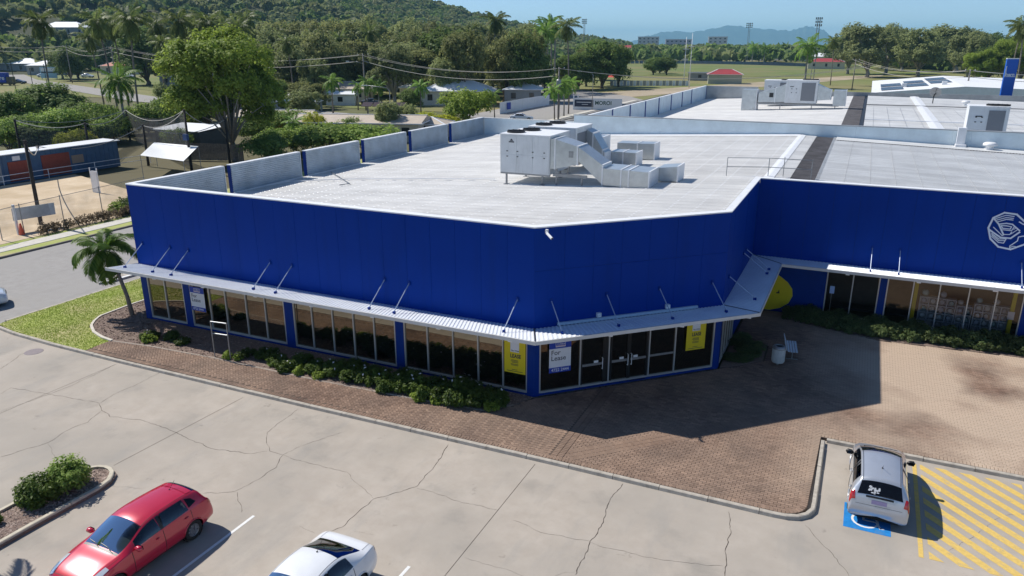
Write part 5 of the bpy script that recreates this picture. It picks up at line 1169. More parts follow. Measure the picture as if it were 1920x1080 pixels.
plant(pb,'planter_bush','taller dark green bush at the back of the planter island','bush',-11.32,-12.55,1.0,z=-.03); plant(pb2,'planter_bush','lower yellowish bush at the front of the planter island','bush',-11.55,-13.45,1.0,z=-.03)
plant(LOWS[1],'planter_plant','small plant at the left picture edge of the planter island','plant',-11.7,-14.85,.8,z=-.03)
plant(pb,'corner_bush','leafy bush against the left corner of the building','bush',-22.95,1.6,1.05,1.25); 
plant(SH[0],'verge_bush','sunlit yellow green bush on the sand court edge','bush',-46.4,19.2,2.1); plant(LOWS[0],'verge_plant','small bright bush next to the sand court bush','bush',-46.6,17.6,2.6); plant(SH[1],'verge_bush','tall leafy bush hiding the far end of the brown hedge','bush',-46.2,21.3,2.3)
LM['F'] = leafmat('foxtail leaf',(.055,.130,.020),(.200,.300,.050),.45,spread=.05)
pf = palm_proto('F',71,4.45,22,2.1,.66,.055,70,1.25,-.75,2.1,BARKP,.10,lean=-1.35,fold=.55)
r = thing('leaning_palm','small leaning palm with bushy drooping fronds beside the canopy end','palm',(-23.62,.0,0),0)
for nm, me in pf: link(nm, me, r)
pf2 = palm_proto('F',72,6.2,15,2.3,.6,.075,40,1.2,-.6,1.9,BARKP,.12,lean=-1.2,fold=.55)
r = thing('planter_palm','palm in the planter island whose frond shadow falls beside the red car','palm',(-11.6,-17.0,-.05),0)
for nm, me in pf2: link(nm, me, r)
# bark chips
CHIP = leafmat('bark chip',(.12,.08,.065),(.42,.33,.28),.9,3.0,.0)
nr = np.random.default_rng(14); c_ = []
while len(c_) < 9000:
    x, y = nr.uniform(-25.2,0), nr.uniform(-3.1,4)
    if inside((x,y),BED): c_.append((x,y,.012))
while len(c_) < 12500:
    x, y = nr.uniform(-12.1,-10.5), nr.uniform(-18,-11.3)
    if inside((x,y),PI_) : c_.append((x,y,-.03))
ch = link('bark_chips', np_mesh('bark_chips', leaf_quads(np.array(c_),np.full(len(c_),.012),1,.06,nr,up=2.0,aspect=2.2), CHIP), kind='stuff'); tag(ch,'loose pale bark chips on the garden beds','mulch')
# lawn blades
nr = np.random.default_rng(4); pts = []
lp = LAWN
while len(pts) < 42000:
    x, y = nr.uniform(-29,-21.5), nr.uniform(-4.4,12)
    if inside((x,y),lp): pts.append((x,y))
pts = np.array(pts); n = len(pts); base = np.column_stack([pts,np.full(n,-.02)]); a = nr.random(n)*6.283; w = .012+.012*nr.random(n); h = .02+.035*nr.random(n); ln = nr.normal(size=(n,2))*.025
dirv = np.column_stack([np.cos(a)*w,np.sin(a)*w,np.zeros(n)]); tip = base+np.column_stack([ln,h]); v = np.stack([base-dirv,base+dirv,tip],1).reshape(-1,3)
gl = link('lawn_grass', np_mesh('lawn_grass',v,leafmat('grass blade',(.22,.31,.035),(.38,.45,.09),.6,.3,.4,spread=.03),3), kind='stuff'); tag(gl,'short green grass of the corner lawn','grass')
# ---------------------------------------------------------------- cars
def carpaint(name, col, rough=.28, metal=.0, coat=1.0):
    m = mat(name, col, rough, metal=metal, var=.03, scale=3, spec=.5, coat=coat); m.node_tree.nodes['Principled BSDF'].inputs['Coat Roughness'].default_value = .04; return m
TYRE = mat('tyre rubber',(.018,.018,.018),.85); RIM = mat('alloy rim',(.50,.51,.53),.3,metal=.8); TRIM = mat('black trim',(.012,.012,.013),.45); WELL = mat('wheel well',(.008,.008,.008),.95)
CGLASS = glassmat('car glass',(.6,.65,.7),(.42,.48,.48),.0,transparent=True); CGLASSD = glassmat('tinted car glass',(.45,.48,.52),(.006,.007,.010),.0)
LENS = mat('red lens',(.42,.008,.012),.15,coat=1); LENSW = mat('clear lens',(.70,.72,.75),.12,metal=.3,coat=1); SEATM = mat('seat cloth grey',(.16,.17,.165),.9,var=.15,scale=15); DASH = mat('dashboard',(.055,.065,.065),.8)
PLATEM = mat('plate mauve',(.30,.25,.42),.5); CHROME = mat('chrome',(.75,.76,.78),.12,metal=1)
def cr4(p0,p1,p2,p3,t): return .5*((2*p1)+(-p0+p2)*t+(2*p0-5*p1+4*p2-p3)*t*t+(-p0+3*p1-3*p2+p3)*t**3)
class Car:
    # table rows: x, zb, zs, zr, wm, ws, wr, zre   (front to back)
    def __init__(s, rows): s.T = np.array(rows); s.n = len(rows)
    def row(s, u):
        u = min(max(u,0),s.n-1.0001); i = int(u); t = u-i; g = lambda k: s.T[min(max(k,0),s.n-1)]
        a = cr4(g(i-1),g(i),g(i+1),g(i+2),t); lo = np.minimum(g(i),g(i+1)); hi = np.maximum(g(i),g(i+1)); e = .12*(hi-lo)+.002
        return np.clip(a, lo-e, hi+e)
    def P(s, u, v, sgn=1):
        x,zb,zs,zr,wm,ws,wr,zre = s.row(u); hz = zs-zb
        C = np.array([[wm*.86,zb],[wm*.985,zb+hz*.22],[wm,zb+hz*.62],[ws,zs],[wr,zre],[wr*.58,zre+(zr-zre)*.72],[0,zr]])
        v = min(max(v,0),5.9999); i = int(v); t = v-i
        def g(k):
            if k > 6: return np.array([-C[5][0],C[5][1]])
            return C[max(k,0)]
        if i == 3: p = C[3]+(C[4]-C[3])*t; p = p+np.array([.028*math.sin(math.pi*t),0.])*min(1,(zre-zs)/.2)
        elif i == 2: p = cr4(g(1),g(2),g(3),g(3)+(g(3)-g(2))*.3,t)
        elif i == 4: p = cr4(g(4)+(g(4)-g(5))*.35,g(4),g(5),g(6),t)
        else: p = cr4(g(i-1),g(i),g(i+1),g(i+2),t)
        return np.array([x, p[0]*sgn, p[1]])
    def nrm(s, u, v, sgn=1):
        e = .01; a = s.P(u+e,v,sgn)-s.P(u-e,v,sgn); b = s.P(u,min(v+e,5.99),sgn)-s.P(u,v-e,sgn); n = np.cross(a,b)*(-1 if sgn > 0 else 1)
        l = np.linalg.norm(n); n = n/l if l > 1e-9 else np.array([0,0,1.]); c = np.array([s.T[:,0].mean(),0,.7]); 
        return n if n@(s.P(u,v,sgn)-c) > 0 else -n
    def patch(s, uv, off, sgn=1, nu=10, nv=6):
        """uv: 4 corner (u,v) -> grid of points pushed out by off"""
        vs = []; A,B,C_,D = [np.array(q,float) for q in uv]
        for i in range(nu+1):
            for j in range(nv+1):
                a, b = i/nu, j/nv; q = (A*(1-a)+B*a)*(1-b)+(D*(1-a)+C_*a)*b; p = s.P(q[0],q[1],sgn)+s.nrm(q[0],q[1],sgn)*off; vs.append(tuple(p))
        fs = [(i*(nv+1)+j,(i+1)*(nv+1)+j,(i+1)*(nv+1)+j+1,i*(nv+1)+j+1) for i in range(nu) for j in range(nv)]
        return vs, fs
    def across(s, u0, u1, v0, off, nu=8, nv=16, v0b=None):
        """patch spanning both sides over the top between u0 and u1, from v0 on one side to v0 on the other"""
        vs = []; v0b = v0 if v0b is None else v0b
        for i in range(nu+1):
            u = u0+(u1-u0)*i/nu; vv = v0+(v0b-v0)*i/nu
            for j in range(nv+1):
                t = -1+2*j/nv; sg = 1 if t >= 0 else -1; v = 6-(6-vv)*abs(t); p = s.P(u,v,sg)+s.nrm(u,min(v,5.97),sg)*off
                if abs(t) < 1e-6: p = s.P(u,5.999,1)+np.array(s.nrm(u,5.9,1))*[1,0,1]*off
                vs.append(tuple(p))
        fs = [(i*(nv+1)+j,(i+1)*(nv+1)+j,(i+1)*(nv+1)+j+1,i*(nv+1)+j+1) for i in range(nu) for j in range(nv)]
        return vs, fs
def make_car(name, label, spec, paint, loc, rz, detail=True, group=None):
    c = Car(spec['rows']); root = thing(name, label, 'car', loc, rz, group)
    W = spec['wheels']; wr_ = spec['wr']; ws_, re_ = spec['wind'], spec['rear']; side = spec['side']
    NU, NV = (c.n-1)*(9 if detail else 4), (42 if detail else 18)
    def hole(u, v):
        if detail and (ws_[0]+.06 < u < ws_[1]-.04) and v > ws_[2]+.06: return True
        if detail and any(a+.05 < u < b-.05 and 3.15 < v < 3.86 for a,b in side): return True
        p = c.P(u,v)
        if v < 3: 
            for wx in W:
                if (p[0]-wx)**2+(p[2]-wr_)**2 < (wr_+.05)**2: return True
        return False
    b = MB()
    for sg in (1,-1):
        idx = {}; vs = []
        for i in range(NU+1):
            for j in range(NV+1):
                idx[i,j] = len(vs); vs.append(tuple(c.P(i*(c.n-1)/NU, j*6/NV*.99999, sg)))
        fs = []
        for i in range(NU):
            for j in range(NV):
                if hole((i+.5)*(c.n-1)/NU,(j+.5)*6/NV): continue
                q = (idx[i,j],idx[i+1,j],idx[i+1,j+1],idx[i,j+1]); fs.append(q if sg > 0 else q[::-1])
        for i in (0,NU): fs.append(tuple(idx[i,j] for j in range(NV+1)))
        b.add(vs, fs)
    bm = bmesh.new(); me = b.mesh('body', paint, True); bm.from_mesh(me); bmesh.ops.remove_doubles(bm, verts=bm.verts, dist=.0008); bmesh.ops.recalc_face_normals(bm, faces=bm.faces); bm.to_mesh(me); bm.free()
    me.polygons.foreach_set('use_smooth',[True]*len(me.polygons)); body = link('body', me, root)
    def pb(nm, vf, m_, par=root, smooth=True): q = MB(); q.add(*vf); return q.build(nm, m_, par, smooth)
    gl = CGLASS if detail else CGLASSD
    pb('windscreen', c.across(ws_[0],ws_[1],ws_[2],.004,v0b=ws_[3] if len(ws_)>3 else None), gl)
    pb('rear_window', c.across(re_[0],re_[1],re_[2],.006,v0b=re_[3] if len(re_)>3 else None), CGLASSD)
    for sg in (1,-1):
        for a,bb in side: pb('side_window', c.patch([(a,3.10),(bb,3.10),(bb-spec.get('tap',.0),3.90),(a+spec.get('tap',.0),3.90)],.003,sg,12,6), CGLASSD if not detail else TINT)
    # underside / floor
    q = MB(); x0, x1 = c.T[:,0].min()+.12, c.T[:,0].max()-.12; q.box(x0,-.62,.16,x1,.62,.30); q.build('underbody', WELL, root)
    # wheels
    for wx in W:
        for sg in (1,-1):
            y = sg*(spec['track']); w = link('wheel', None, root, loc=(wx,y,wr_))
            q = MB(); q.lathe([(wr_*.62,.085),(wr_*.93,.10),(wr_,.07),(wr_,-.08),(wr_*.9,-.10),(wr_*.6,-.10)],(0,0,0),28,'y'); q.build('tyre', TYRE, w, True)
            q = MB(); f_ = .075*sg
            q.lathe([(wr_*.60,f_),(wr_*.66,f_+.012*sg),(wr_*.64,f_-.05*sg),(0,f_-.06*sg)],(0,0,0),28,'y')
            if detail:
                for k in range(spec.get('spokes',7)):
                    a = 2*math.pi*k/spec.get('spokes',7); q.obox((wr_*.34*math.cos(a),f_-.008*sg,wr_*.34*math.sin(a)),(wr_*.31*math.cos(a),0,wr_*.31*math.sin(a)),(-.026*math.sin(a),0,.026*math.cos(a)),(0,.012,0))
                q.lathe([(0,f_+.012*sg),(wr_*.13,f_+.01*sg),(wr_*.15,f_-.01*sg)],(0,0,0),14,'y')
            q.build('rim', RIM, w)
            q = MB(); q.lathe([(wr_+.055,0.0),(wr_+.055,-.32*sg),(0,-.32*sg)],(wx,sg*(spec['track']+.06),wr_),24,'y'); q.build('wheel_well', WELL, root)
            arc = [(wx+(wr_+.05)*math.cos(a),0,wr_+(wr_+.05)*math.sin(a)) for a in [R(-8+k*196/22) for k in range(23)]]
            pts = []
            for ax,_,az in arc:
                # find body side at this height
                uu = np.interp(-ax, -c.T[:,0], np.arange(c.n)); r_ = c.row(uu); best = max(min((az-r_[1])/(max(.05,r_[2]-r_[1])),.95),0); v_ = np.interp(best,[0,.22,.62,1],[0,1,2,3]); p = c.P(uu,v_,sg); pts.append((ax,p[1]+.002*sg,az))
            q = MB(); q.tube(pts,.022,6); q.build('wheel_arch', paint, root, True)
    # mirrors
    ux = spec['mirror']
    for sg in (1,-1):
        p = c.P(ux,3.05,sg); mr = link('mirror', None, root); q = MB(); ctr = Vector((p[0],p[1]+sg*.13,p[2]+.06))
        prof = [(-.11,.02),(-.06,.075),(.0,.09),(.07,.075),(.11,.02)]
        q.tube([(ctr.x-.05,ctr.y-sg*.10,ctr.z),(ctr.x,ctr.y-sg*.05,ctr.z),(ctr.x,ctr.y+sg*.06,ctr.z+.005),(ctr.x-.02,ctr.y+sg*.11,ctr.z)],[.045,.075,.08,.03],10); q.build('mirror_shell', paint if spec.get('mbody',True) else TRIM, mr, True)
        q = MB(); q.obox((ctr.x-.075,ctr.y,ctr.z),(.004,0,0),(0,.085,0),(0,0,.055)); q.build('mirror_glass', CGLASSD, mr)
    for nm, uvs, m_ in spec['patches']:
        for sg in ((1,-1) if nm[0] != '1' else (1,)): pb(nm.lstrip('1'), c.patch(uvs,.007 if m_ is not TRIM else .004,sg), m_)
    for nm, u0,u1,v0,m_,off in spec.get('cross',[]): pb(nm, c.across(u0,u1,v0,off,4,16), m_)
    # door seams
    if detail:
        for us in spec['seams']:
            for sg in (1,-1):
                pts = [tuple(c.P(us+ (0.0),v,sg)+c.nrm(us,v,sg)*.001) for v in np.linspace(.6,3.0,12)]; q = MB(); q.tube(pts,.009,4); q.build('door_seam', TRIM, root)
        for us in spec['handles']:
            for sg in (1,-1):
                q = MB(); pts = [tuple(c.P(us+d_,2.55,sg)+c.nrm(us,2.55,sg)*o_) for d_,o_ in ((-.10,.0),(-.07,.03),(.07,.03),(.10,.0))]; q.tube(pts,.014,6); q.build('door_handle', paint, root, True)
        # cabin
        for sx, sy in ((.05,.36),(.05,-.36),(-.85,.36),(-.85,-.36)):
            st = link('seat', None, root, loc=(sx+spec.get('seatx',0),sy,0)); q = MB(); q.box(-.22,-.24,.30,.28,.24,.52); q.build('cushion', SEATM, st); q = MB(); q.obox((-.30,0,.80),(.07,0,-.0),(0,.23,0),(-.06,0,.30)); q.build('backrest', SEATM, st); q = MB(); q.obox((-.40,0,1.17),(.045,0,0),(0,.13,0),(-.01,0,.075)); q.build('headrest', SEATM, st)
        uc = ws_[0]; p = c.P(uc,5.9); q = MB(); hw = c.row(uc)[6]*.92
        q.prism([(p[0]-.02,-hw),(p[0]-.02,hw),(p[0]-.55,hw),(p[0]-.62,hw*.3),(p[0]-.55,-hw)],.62,p[2]-.07); q.build('dashboard', DASH, root)
        q = MB(); x_, z_ = p[0]-.72, p[2]-.05; sy = -.36
        q.tube([(x_-.06*math.sin(a)*.0+.08*math.sin(a),sy+.18*math.cos(a),z_+.17*math.sin(a)-.05) for a in [k*math.pi/10 for k in range(21)]],.015,6); q.tube([(x_,sy,z_-.05),(x_+.3,sy,z_-.2)],.03,6); q.build('steering_wheel', TRIM, root)
        for k, (y0,y1) in enumerate(((.50,-.08),(-.02,-.52))):
            pa = c.P(uc-.02,5.0 if 0 else 5.9); q = MB(); q.tube([(p[0]+.05,y0,p[2]-.03),(p[0]-.02,(y0+y1)/2,p[2]+.05),(p[0]-.06,y1,p[2]+.06)],.010,5); q.build('wiper', TRIM, root)
    ax, az = spec['aerial']; q = MB(); q.tube([(ax,0,az-.02),(ax-.02,0,az+.03)],.022,8); q.tube([(ax-.02,0,az+.02),(ax-.24,0,az+.22)],.006,5); q.build('aerial', TRIM, root)
    return root, c
TINT = glassmat('side car glass',(.8,.88,1.0),(.06,.07,.075),.04,transparent=True)
HATCH = dict(rows=[(2.15,.30,.56,.60,.58,.50,.40,.585),(2.07,.22,.66,.73,.78,.70,.54,.71),(1.82,.20,.76,.845,.86,.79,.60,.82),(1.42,.19,.85,.945,.885,.83,.63,.915),(1.00,.19,.92,1.02,.89,.845,.68,.985),(.66,.19,.94,1.19,.89,.845,.685,1.10),(.18,.19,.95,1.41,.89,.84,.625,1.315),(-.30,.19,.96,1.475,.89,.84,.595,1.40),(-.95,.19,.98,1.465,.89,.835,.575,1.395),(-1.50,.20,1.00,1.425,.89,.825,.56,1.36),(-1.82,.22,1.00,1.345,.885,.81,.565,1.285),(-2.01,.25,.98,1.05,.86,.785,.62,1.02),(-2.12,.27,.82,.86,.82,.745,.62,.85),(-2.16,.30,.56,.58,.76,.69,.56,.57)],
  wheels=(1.33,-1.32), wr=.315, track=.765, wind=(4.05,6.05,4.12,4.06), rear=(9.55,10.85,4.25,4.15), side=((5.15,6.95),(7.10,8.55)), tap=.10, mirror=5.15, seams=(4.85,7.03,8.65), handles=(6.6,8.3), aerial=(-1.35,1.42), spokes=10,
  patches=[('headlight',[(1.0,2.75),(3.0,3.1),(3.0,3.75),(1.2,3.9)],LENSW),('tail_light',[(10.7,2.45),(12.0,2.6),(12.2,3.9),(11.0,3.4)],LENS),('b_pillar',[(6.93,3.1),(7.12,3.1),(7.12,3.9),(6.93,3.9)],TRIM),('rear_quarter_glass',[(8.6,3.2),(9.25,3.35),(9.0,3.7),(8.6,3.85)],CGLASSD),('sill_strip',[(4.2,.25),(9.2,.25),(9.2,.55),(4.2,.55)],TRIM),('roof_gutter',[(5.9,4.14),(9.0,4.14),(9.0,4.20),(5.9,4.20)],TRIM),('bonnet_edge',[(1.3,3.55),(3.9,3.55),(3.9,3.59),(1.3,3.59)],TRIM)],
  cross=[('grille',.35,.75,4.6,TRIM,.006),('bonnet_seam',1.28,1.33,4.0,TRIM,.003),('cowl_panel',3.86,4.04,4.15,TRIM,.003),('spoiler',8.95,9.5,4.2,None,.012),('number_plate',12.15,12.6,5.55,PLATEM,.012)])
RED = carpaint('red metallic paint',(.52,.010,.040),.28,.12)
HATCH['cross'][3] = ('spoiler',8.95,9.5,4.2,RED,.012)
make_car('hatchback_car','glossy red hatchback car parked nose out beside the planter island',HATCH,RED,(-6.42,-14.05,-.13),R(-90))
JAZZ = dict(rows=[(1.95,.30,.60,.66,.54,.48,.40,.645),(1.86,.22,.72,.81,.74,.67,.54,.785),(1.55,.20,.86,.97,.815,.76,.60,.94),(1.12,.19,.97,1.10,.84,.79,.64,1.06),(.60,.19,.99,1.37,.845,.80,.635,1.27),(.05,.19,1.0,1.51,.845,.80,.585,1.43),(-.75,.19,1.0,1.525,.845,.80,.565,1.45),(-1.35,.20,1.01,1.485,.845,.795,.555,1.42),(-1.62,.22,1.01,1.435,.845,.79,.555,1.37),(-1.80,.24,1.00,1.13,.84,.785,.62,1.09),(-1.88,.24,.93,.98,.84,.78,.66,.955),(-1.95,.24,.68,.70,.83,.77,.66,.695),(-1.98,.25,.50,.52,.81,.76,.64,.515),(-1.95,.24,.34,.35,.77,.72,.56,.345)],
  wheels=(1.25,-1.25), wr=.29, track=.73, wind=(3.05,4.95,4.12,4.06), rear=(8.2,9.85,4.10,4.12), side=((4.1,5.75),(5.9,7.35)), tap=.08, mirror=4.1, seams=(3.9,5.82,7.45), handles=(5.5,7.1), aerial=(-1.0,1.515), mbody=False,
  patches=[('tail_light',[(8.75,2.35),(10.6,2.25),(10.6,3.95),(9.1,3.55)],LENS),('headlight',[(.8,2.8),(2.4,3.2),(2.4,3.8),(.9,3.9)],LENSW),('b_pillar',[(5.73,3.1),(5.92,3.1),(5.92,3.9),(5.73,3.9)],TRIM),('roof_gutter',[(4.9,4.16),(8.1,4.16),(8.1,4.24),(4.9,4.24)],TRIM)],
  cross=[('number_plate',10.42,10.82,5.46,PLATEM,.014),('gate_garnish',9.98,10.22,5.0,TRIM,.012),('gate_seam',11.02,11.06,4.05,TRIM,.004)])
SILVER = carpaint('silver metallic paint',(.52,.55,.60),.30,.5)
jz, jc = make_car('hatchback_car','silver hatchback car parked in the accessible bay against the kerb',JAZZ,SILVER,(12.95,-1.56,-.13),R(90))
# peeling film on the rear glass, badge, plate letters
b = MB(); nr_ = random.Random(3)
for k in range(15):
    u, v, sg = 8.55+nr_.random()*1.1, 5.15+nr_.random()*.75, 1
    if nr_.random() < .25: u, v = 8.6+nr_.random()*.4, 5.0+nr_.random()*.3
    q = [jc.P(u+dx,min(5.98,v+dv),sg)+jc.nrm(u,min(v,5.9),sg)*(.0085+.0002*k) for dx,dv in ((-.13*nr_.uniform(.5,1),-.05),(.06,-.13*nr_.uniform(.5,1)),(.15*nr_.uniform(.5,1),.03),(.02,.13*nr_.uniform(.5,1)),(-.1,.08))]
    b.add([tuple(p) for p in q],[(0,1,2,3,4)])
b.build('peeling_film', mat('white film',(.62,.64,.66),.7), jz)
pc = jc.P(10.62,5.98); nn = jc.nrm(10.62,5.9); 
t = textmesh('733 XBE',.105,PAPERW,'plate_lettering',jz,Matrix.Identity(4),align='CENTER',bold=.002)
xa = Vector((0,-1,0)); za = Vector((nn[0],0,nn[2])).normalized(); ya = za.cross(xa); mloc = Matrix(((xa.x,ya.x,za.x,pc[0]+za.x*.018),(xa.y,ya.y,za.y,0),(xa.z,ya.z,za.z,pc[2]+za.z*.018-.035),(0,0,0,1))); t.matrix_local = mloc
pc = jc.P(10.1,5.98); nn = jc.nrm(10.1,5.9); t = textmesh('H',.10,CHROME,'badge',jz,Matrix.Identity(4),align='CENTER',bold=.006); za = Vector((nn[0],0,nn[2])).normalized(); ya = za.cross(xa); t.matrix_local = Matrix(((xa.x,ya.x,za.x,pc[0]+za.x*.02),(xa.y,ya.y,za.y,0),(xa.z,ya.z,za.z,pc[2]+za.z*.02-.035),(0,0,0,1)))
b = MB(); q0 = jc.P(9.75,5.9); b.tube([tuple(jc.P(9.8,5.95)+jc.nrm(9.8,5.9)*.02),tuple(jc.P(9.68,5.4,-1)+jc.nrm(9.68,5.4,-1)*.025),tuple(jc.P(9.72,4.9,-1)+jc.nrm(9.72,4.9,-1)*.015)],.010,5); b.build('rear_wiper', TRIM, jz)
SEDAN = dict(rows=[(2.30,.30,.55,.60,.58,.50,.40,.58),(2.20,.22,.66,.73,.80,.72,.54,.71),(1.85,.20,.76,.85,.88,.80,.60,.82),(1.40,.19,.86,.95,.91,.85,.64,.92),(.95,.19,.92,1.03,.91,.86,.70,.99),(.55,.19,.94,1.22,.91,.86,.68,1.12),(.10,.19,.95,1.42,.91,.855,.62,1.32),(-.40,.19,.96,1.465,.91,.85,.595,1.39),(-.92,.19,.98,1.43,.91,.85,.58,1.355),(-1.35,.19,.99,1.28,.91,.84,.60,1.20),(-1.75,.20,1.0,1.10,.905,.82,.66,1.06),(-2.05,.23,.99,1.06,.88,.79,.66,1.03),(-2.20,.28,.93,.99,.83,.75,.62,.965),(-2.27,.33,.78,.82,.77,.69,.57,.81),(-2.30,.42,.56,.58,.66,.58,.46,.57)],
  wheels=(1.40,-1.36), wr=.32, track=.78, wind=(4.05,6.0,4.12,4.06), rear=(8.1,10.0,4.22,4.12), side=((5.15,6.85),(7.0,8.65)), tap=.10, mirror=5.1, seams=(4.8,6.92,8.6), handles=(6.5,8.2), aerial=(-.85,1.43),
  patches=[('headlight',[(1.0,2.75),(2.8,3.1),(2.8,3.75),(1.2,3.9)],LENSW),('roof_gutter',[(5.9,4.14),(8.4,4.14),(8.4,4.20),(5.9,4.20)],TRIM),('boot_edge',[(10.15,4.0),(12.6,4.0),(12.6,4.04),(10.15,4.04)],TRIM),('tail_light',[(11.7,2.5),(12.9,2.6),(12.9,3.9),(12.2,3.5)],LENS),('b_pillar',[(6.83,3.1),(7.02,3.1),(7.02,3.9),(6.83,3.9)],TRIM),('fuel_flap',[(9.7,2.35),(10.1,2.35),(10.1,2.75),(9.7,2.75)],None)], cross=[('number_plate',13.1,13.5,5.5,PLATEM,.01)])
WHITEP = carpaint('white car paint',(.78,.79,.80),.25)
SEDAN['patches'][-1] = ('fuel_flap',SEDAN['patches'][-1][1],WHITEP)
sd, _ = make_car('sedan_car','white sedan car at the bottom edge seen over its boot',SEDAN,WHITEP,(-.52,-14.08,-.13),R(-90)); sd.scale = (1.04,1.04,1.02)
# background vehicles from simpler builds
SD2 = dict(SEDAN); 
bg1, _ = make_car('sedan_car','white sedan car driving on the side street beyond the roof',SD2,WHITEP,(-49.0,108.3,-.13),R(25),False)
bg2, _ = make_car('sedan_car','small white car cut by the left picture edge on the road',HATCH,carpaint('pale car paint',(.62,.66,.70)),(-33.3,-3.1,-.125),R(60),False)
def copy_car(src, label, loc, rz, paint=None, s=1):
    c = copy_tree(src); c['label'] = label; c.location = loc; c.rotation_euler = (0,0,rz); c.scale = (s,s,s)
    if paint:
        for ch in c.children:
            if ch.name.startswith(('body','wheel_arch')): ch.data = ch.data.copy(); ch.data.materials[0] = paint
    return c
GREYP = carpaint('grey car paint',(.16,.17,.18)); YELP = carpaint('yellow car paint',(.62,.42,.08)); DARKP = carpaint('dark car paint',(.03,.03,.035))
for i,(x,y,rz,p,lab) in enumerate([(-322,200,20,None,'white car parked in the far car yard, leftmost of the row'),(-300,205,20,None,'white car parked in the far car yard, middle of the row'),(-283,212,20,None,'white car parked in the far car yard, rightmost of the row'),(-318,178,25,DARKP,'dark car parked at the left edge of the far car yard'),(-228,163,25,GREYP,'grey wagon parked under the dark street trees'),(-155,123,25,YELP,'yellow car on the street behind the garden shrubs'),(-275,158,30,DARKP,'dark car driving behind the blue truck'),(-97,128,15,DARKP,'dark car parked by the street light behind the palms'),(-72,165,20,GREYP,'blue grey car parked under the royal palms'),(-110,118,15,None,'white car half hidden by palms behind the beige roof')]): copy_car(bg1, lab, (x,y,-.13), R(rz), p, 1.15)
# ---------------------------------------------------------------- left side: net court, sheds, gardens
TIMB = mat('dark timber pole',(.035,.028,.024),.9,var=.3,scale=6); ROPE = mat('rope',(.42,.40,.36),.9); RUST = mat('rust red door',(.27,.055,.032),.7,var=.15,scale=3); SHEDB = mat('blue steel siding',(.055,.12,.22),.55,var=.12,scale=2); BEIGE = mat('beige roof',(.50,.42,.33),.6,var=.08,scale=1); CREAM = mat('cream wall',(.60,.56,.46),.8,var=.06); ORANGE = mat('orange wall',(.55,.27,.07),.8,var=.08); GREYW = mat('grey wall',(.30,.31,.31),.8,var=.08); DGREY = mat('charcoal siding',(.07,.075,.085),.7,var=.15); REDR = mat('red roof',(.36,.045,.05),.6,var=.1,scale=1); TERRA = mat('terracotta roof',(.48,.16,.09),.7,var=.15,scale=1.5); WROOF = mat('white roof',(.82,.83,.83),.5,var=.03,scale=.5); PALING = mat('weathered paling',(.22,.185,.15),.9,var=.3,scale=5); WINDK = mat('dark window',(.02,.025,.03),.2); SIGNW = mat('sign white',(.70,.72,.72),.5)
def net_mat(name, col, op):
    m = bpy.data.materials.new(name); m.use_nodes = True; N = m.node_tree.nodes; L = m.node_tree.links; b = N['Principled BSDF']; b.inputs['Base Color'].default_value = (*col,1); b.inputs['Roughness'].default_value = .9
    tr = N.new('ShaderNodeBsdfTransparent'); ms = N.new('ShaderNodeMixShader'); n = N.new('ShaderNodeTexNoise'); n.inputs['Scale'].default_value = .8; tc = N.new('ShaderNodeTexCoord'); L.new(tc.outputs['Object'], n.inputs['Vector'])
    mr = N.new('ShaderNodeMapRange'); mr.inputs[1].default_value = .3; mr.inputs[2].default_value = .7; mr.inputs[3].default_value = op-.12; mr.inputs[4].default_value = op+.12; L.new(n.outputs['Fac'], mr.inputs[0]); L.new(mr.outputs[0], ms.inputs[0]); L.new(tr.outputs[0], ms.inputs[1]); L.new(b.outputs[0], ms.inputs[2]); L.new(ms.outputs[0], N['Material Output'].inputs[0]); return m
NET = net_mat('dark court net',(.05,.05,.055),.55); CHAIN = net_mat('chain link',(.30,.30,.29),.16)
PT = [((-48.9,12.1),6.9,'nearest tall dark pole of the net court beside the banner'),((-71.9,28.0),3.4,'short dark pole in front of the red shed doors'),((-75.0,36.4),5.0,'dark pole behind the blue shed roof'),((-84.8,34.2),5.2,'far left dark pole behind the blue shed'),((-67.6,38.5),4.9,'thick dark pole left of the white tarp'),((-59.7,37.8),7.0,'tall thin dark pole with a blue box by the tarp'),((-60.1,44.2),5.4,'dark pole beside the big bright tree'),((-90.5,54.7),4.7,'far dark pole at the back of the court net')]
for (x,y),h,lab in PT:
    p = thing('net_pole', lab, 'pole', (x,y,-.2), 0, 'poles of the net court'); MB().tube([(0,0,0),(.04,0,h)],[.16,.12],10).build('pole_shaft', TIMB, p, True); MB().lathe([(.13,0),(.15,.03),(.15,.28),(.1,.32),(0,.32)],(.04,0,h-.25),10).build('pole_cap', TIMB, p)
def sag(a, b, s, n=12): return [tuple(a[i]+(b[i]-a[i])*t-(s*4*t*(1-t) if i == 2 else 0) for i in range(3)) for t in [k/n for k in range(n+1)]]
tops = [(x,y,h-.25) for (x,y),h,_ in PT]
for a, b, s, lab in ((0,1,1.0,'rope from the nearest court pole to the shed pole'),(1,4,1.2,'long rope sagging across the blue shed'),(4,5,.9,'rope from the thick pole to the thin pole'),(5,6,1.0,'rope from the thin pole to the pole by the bright tree'),(3,7,.9,'rope along the far side of the court net'),(2,7,.8,'rope from the pole behind the shed to the far net'),(2,3,.7,'rope between the two poles behind the shed'),(7,5,1.4,'rope from the far net pole over to the thin pole'),(4,6,1.3,'low rope from the thick pole to the bright tree pole')):
    tag(MB().tube(sag(tops[a],tops[b],s),.045,5).build('net_rope', ROPE), lab, 'rope', 'ropes of the net court')
cn = thing('court_net', 'dark grey sports net hung along the back of the court', 'net')
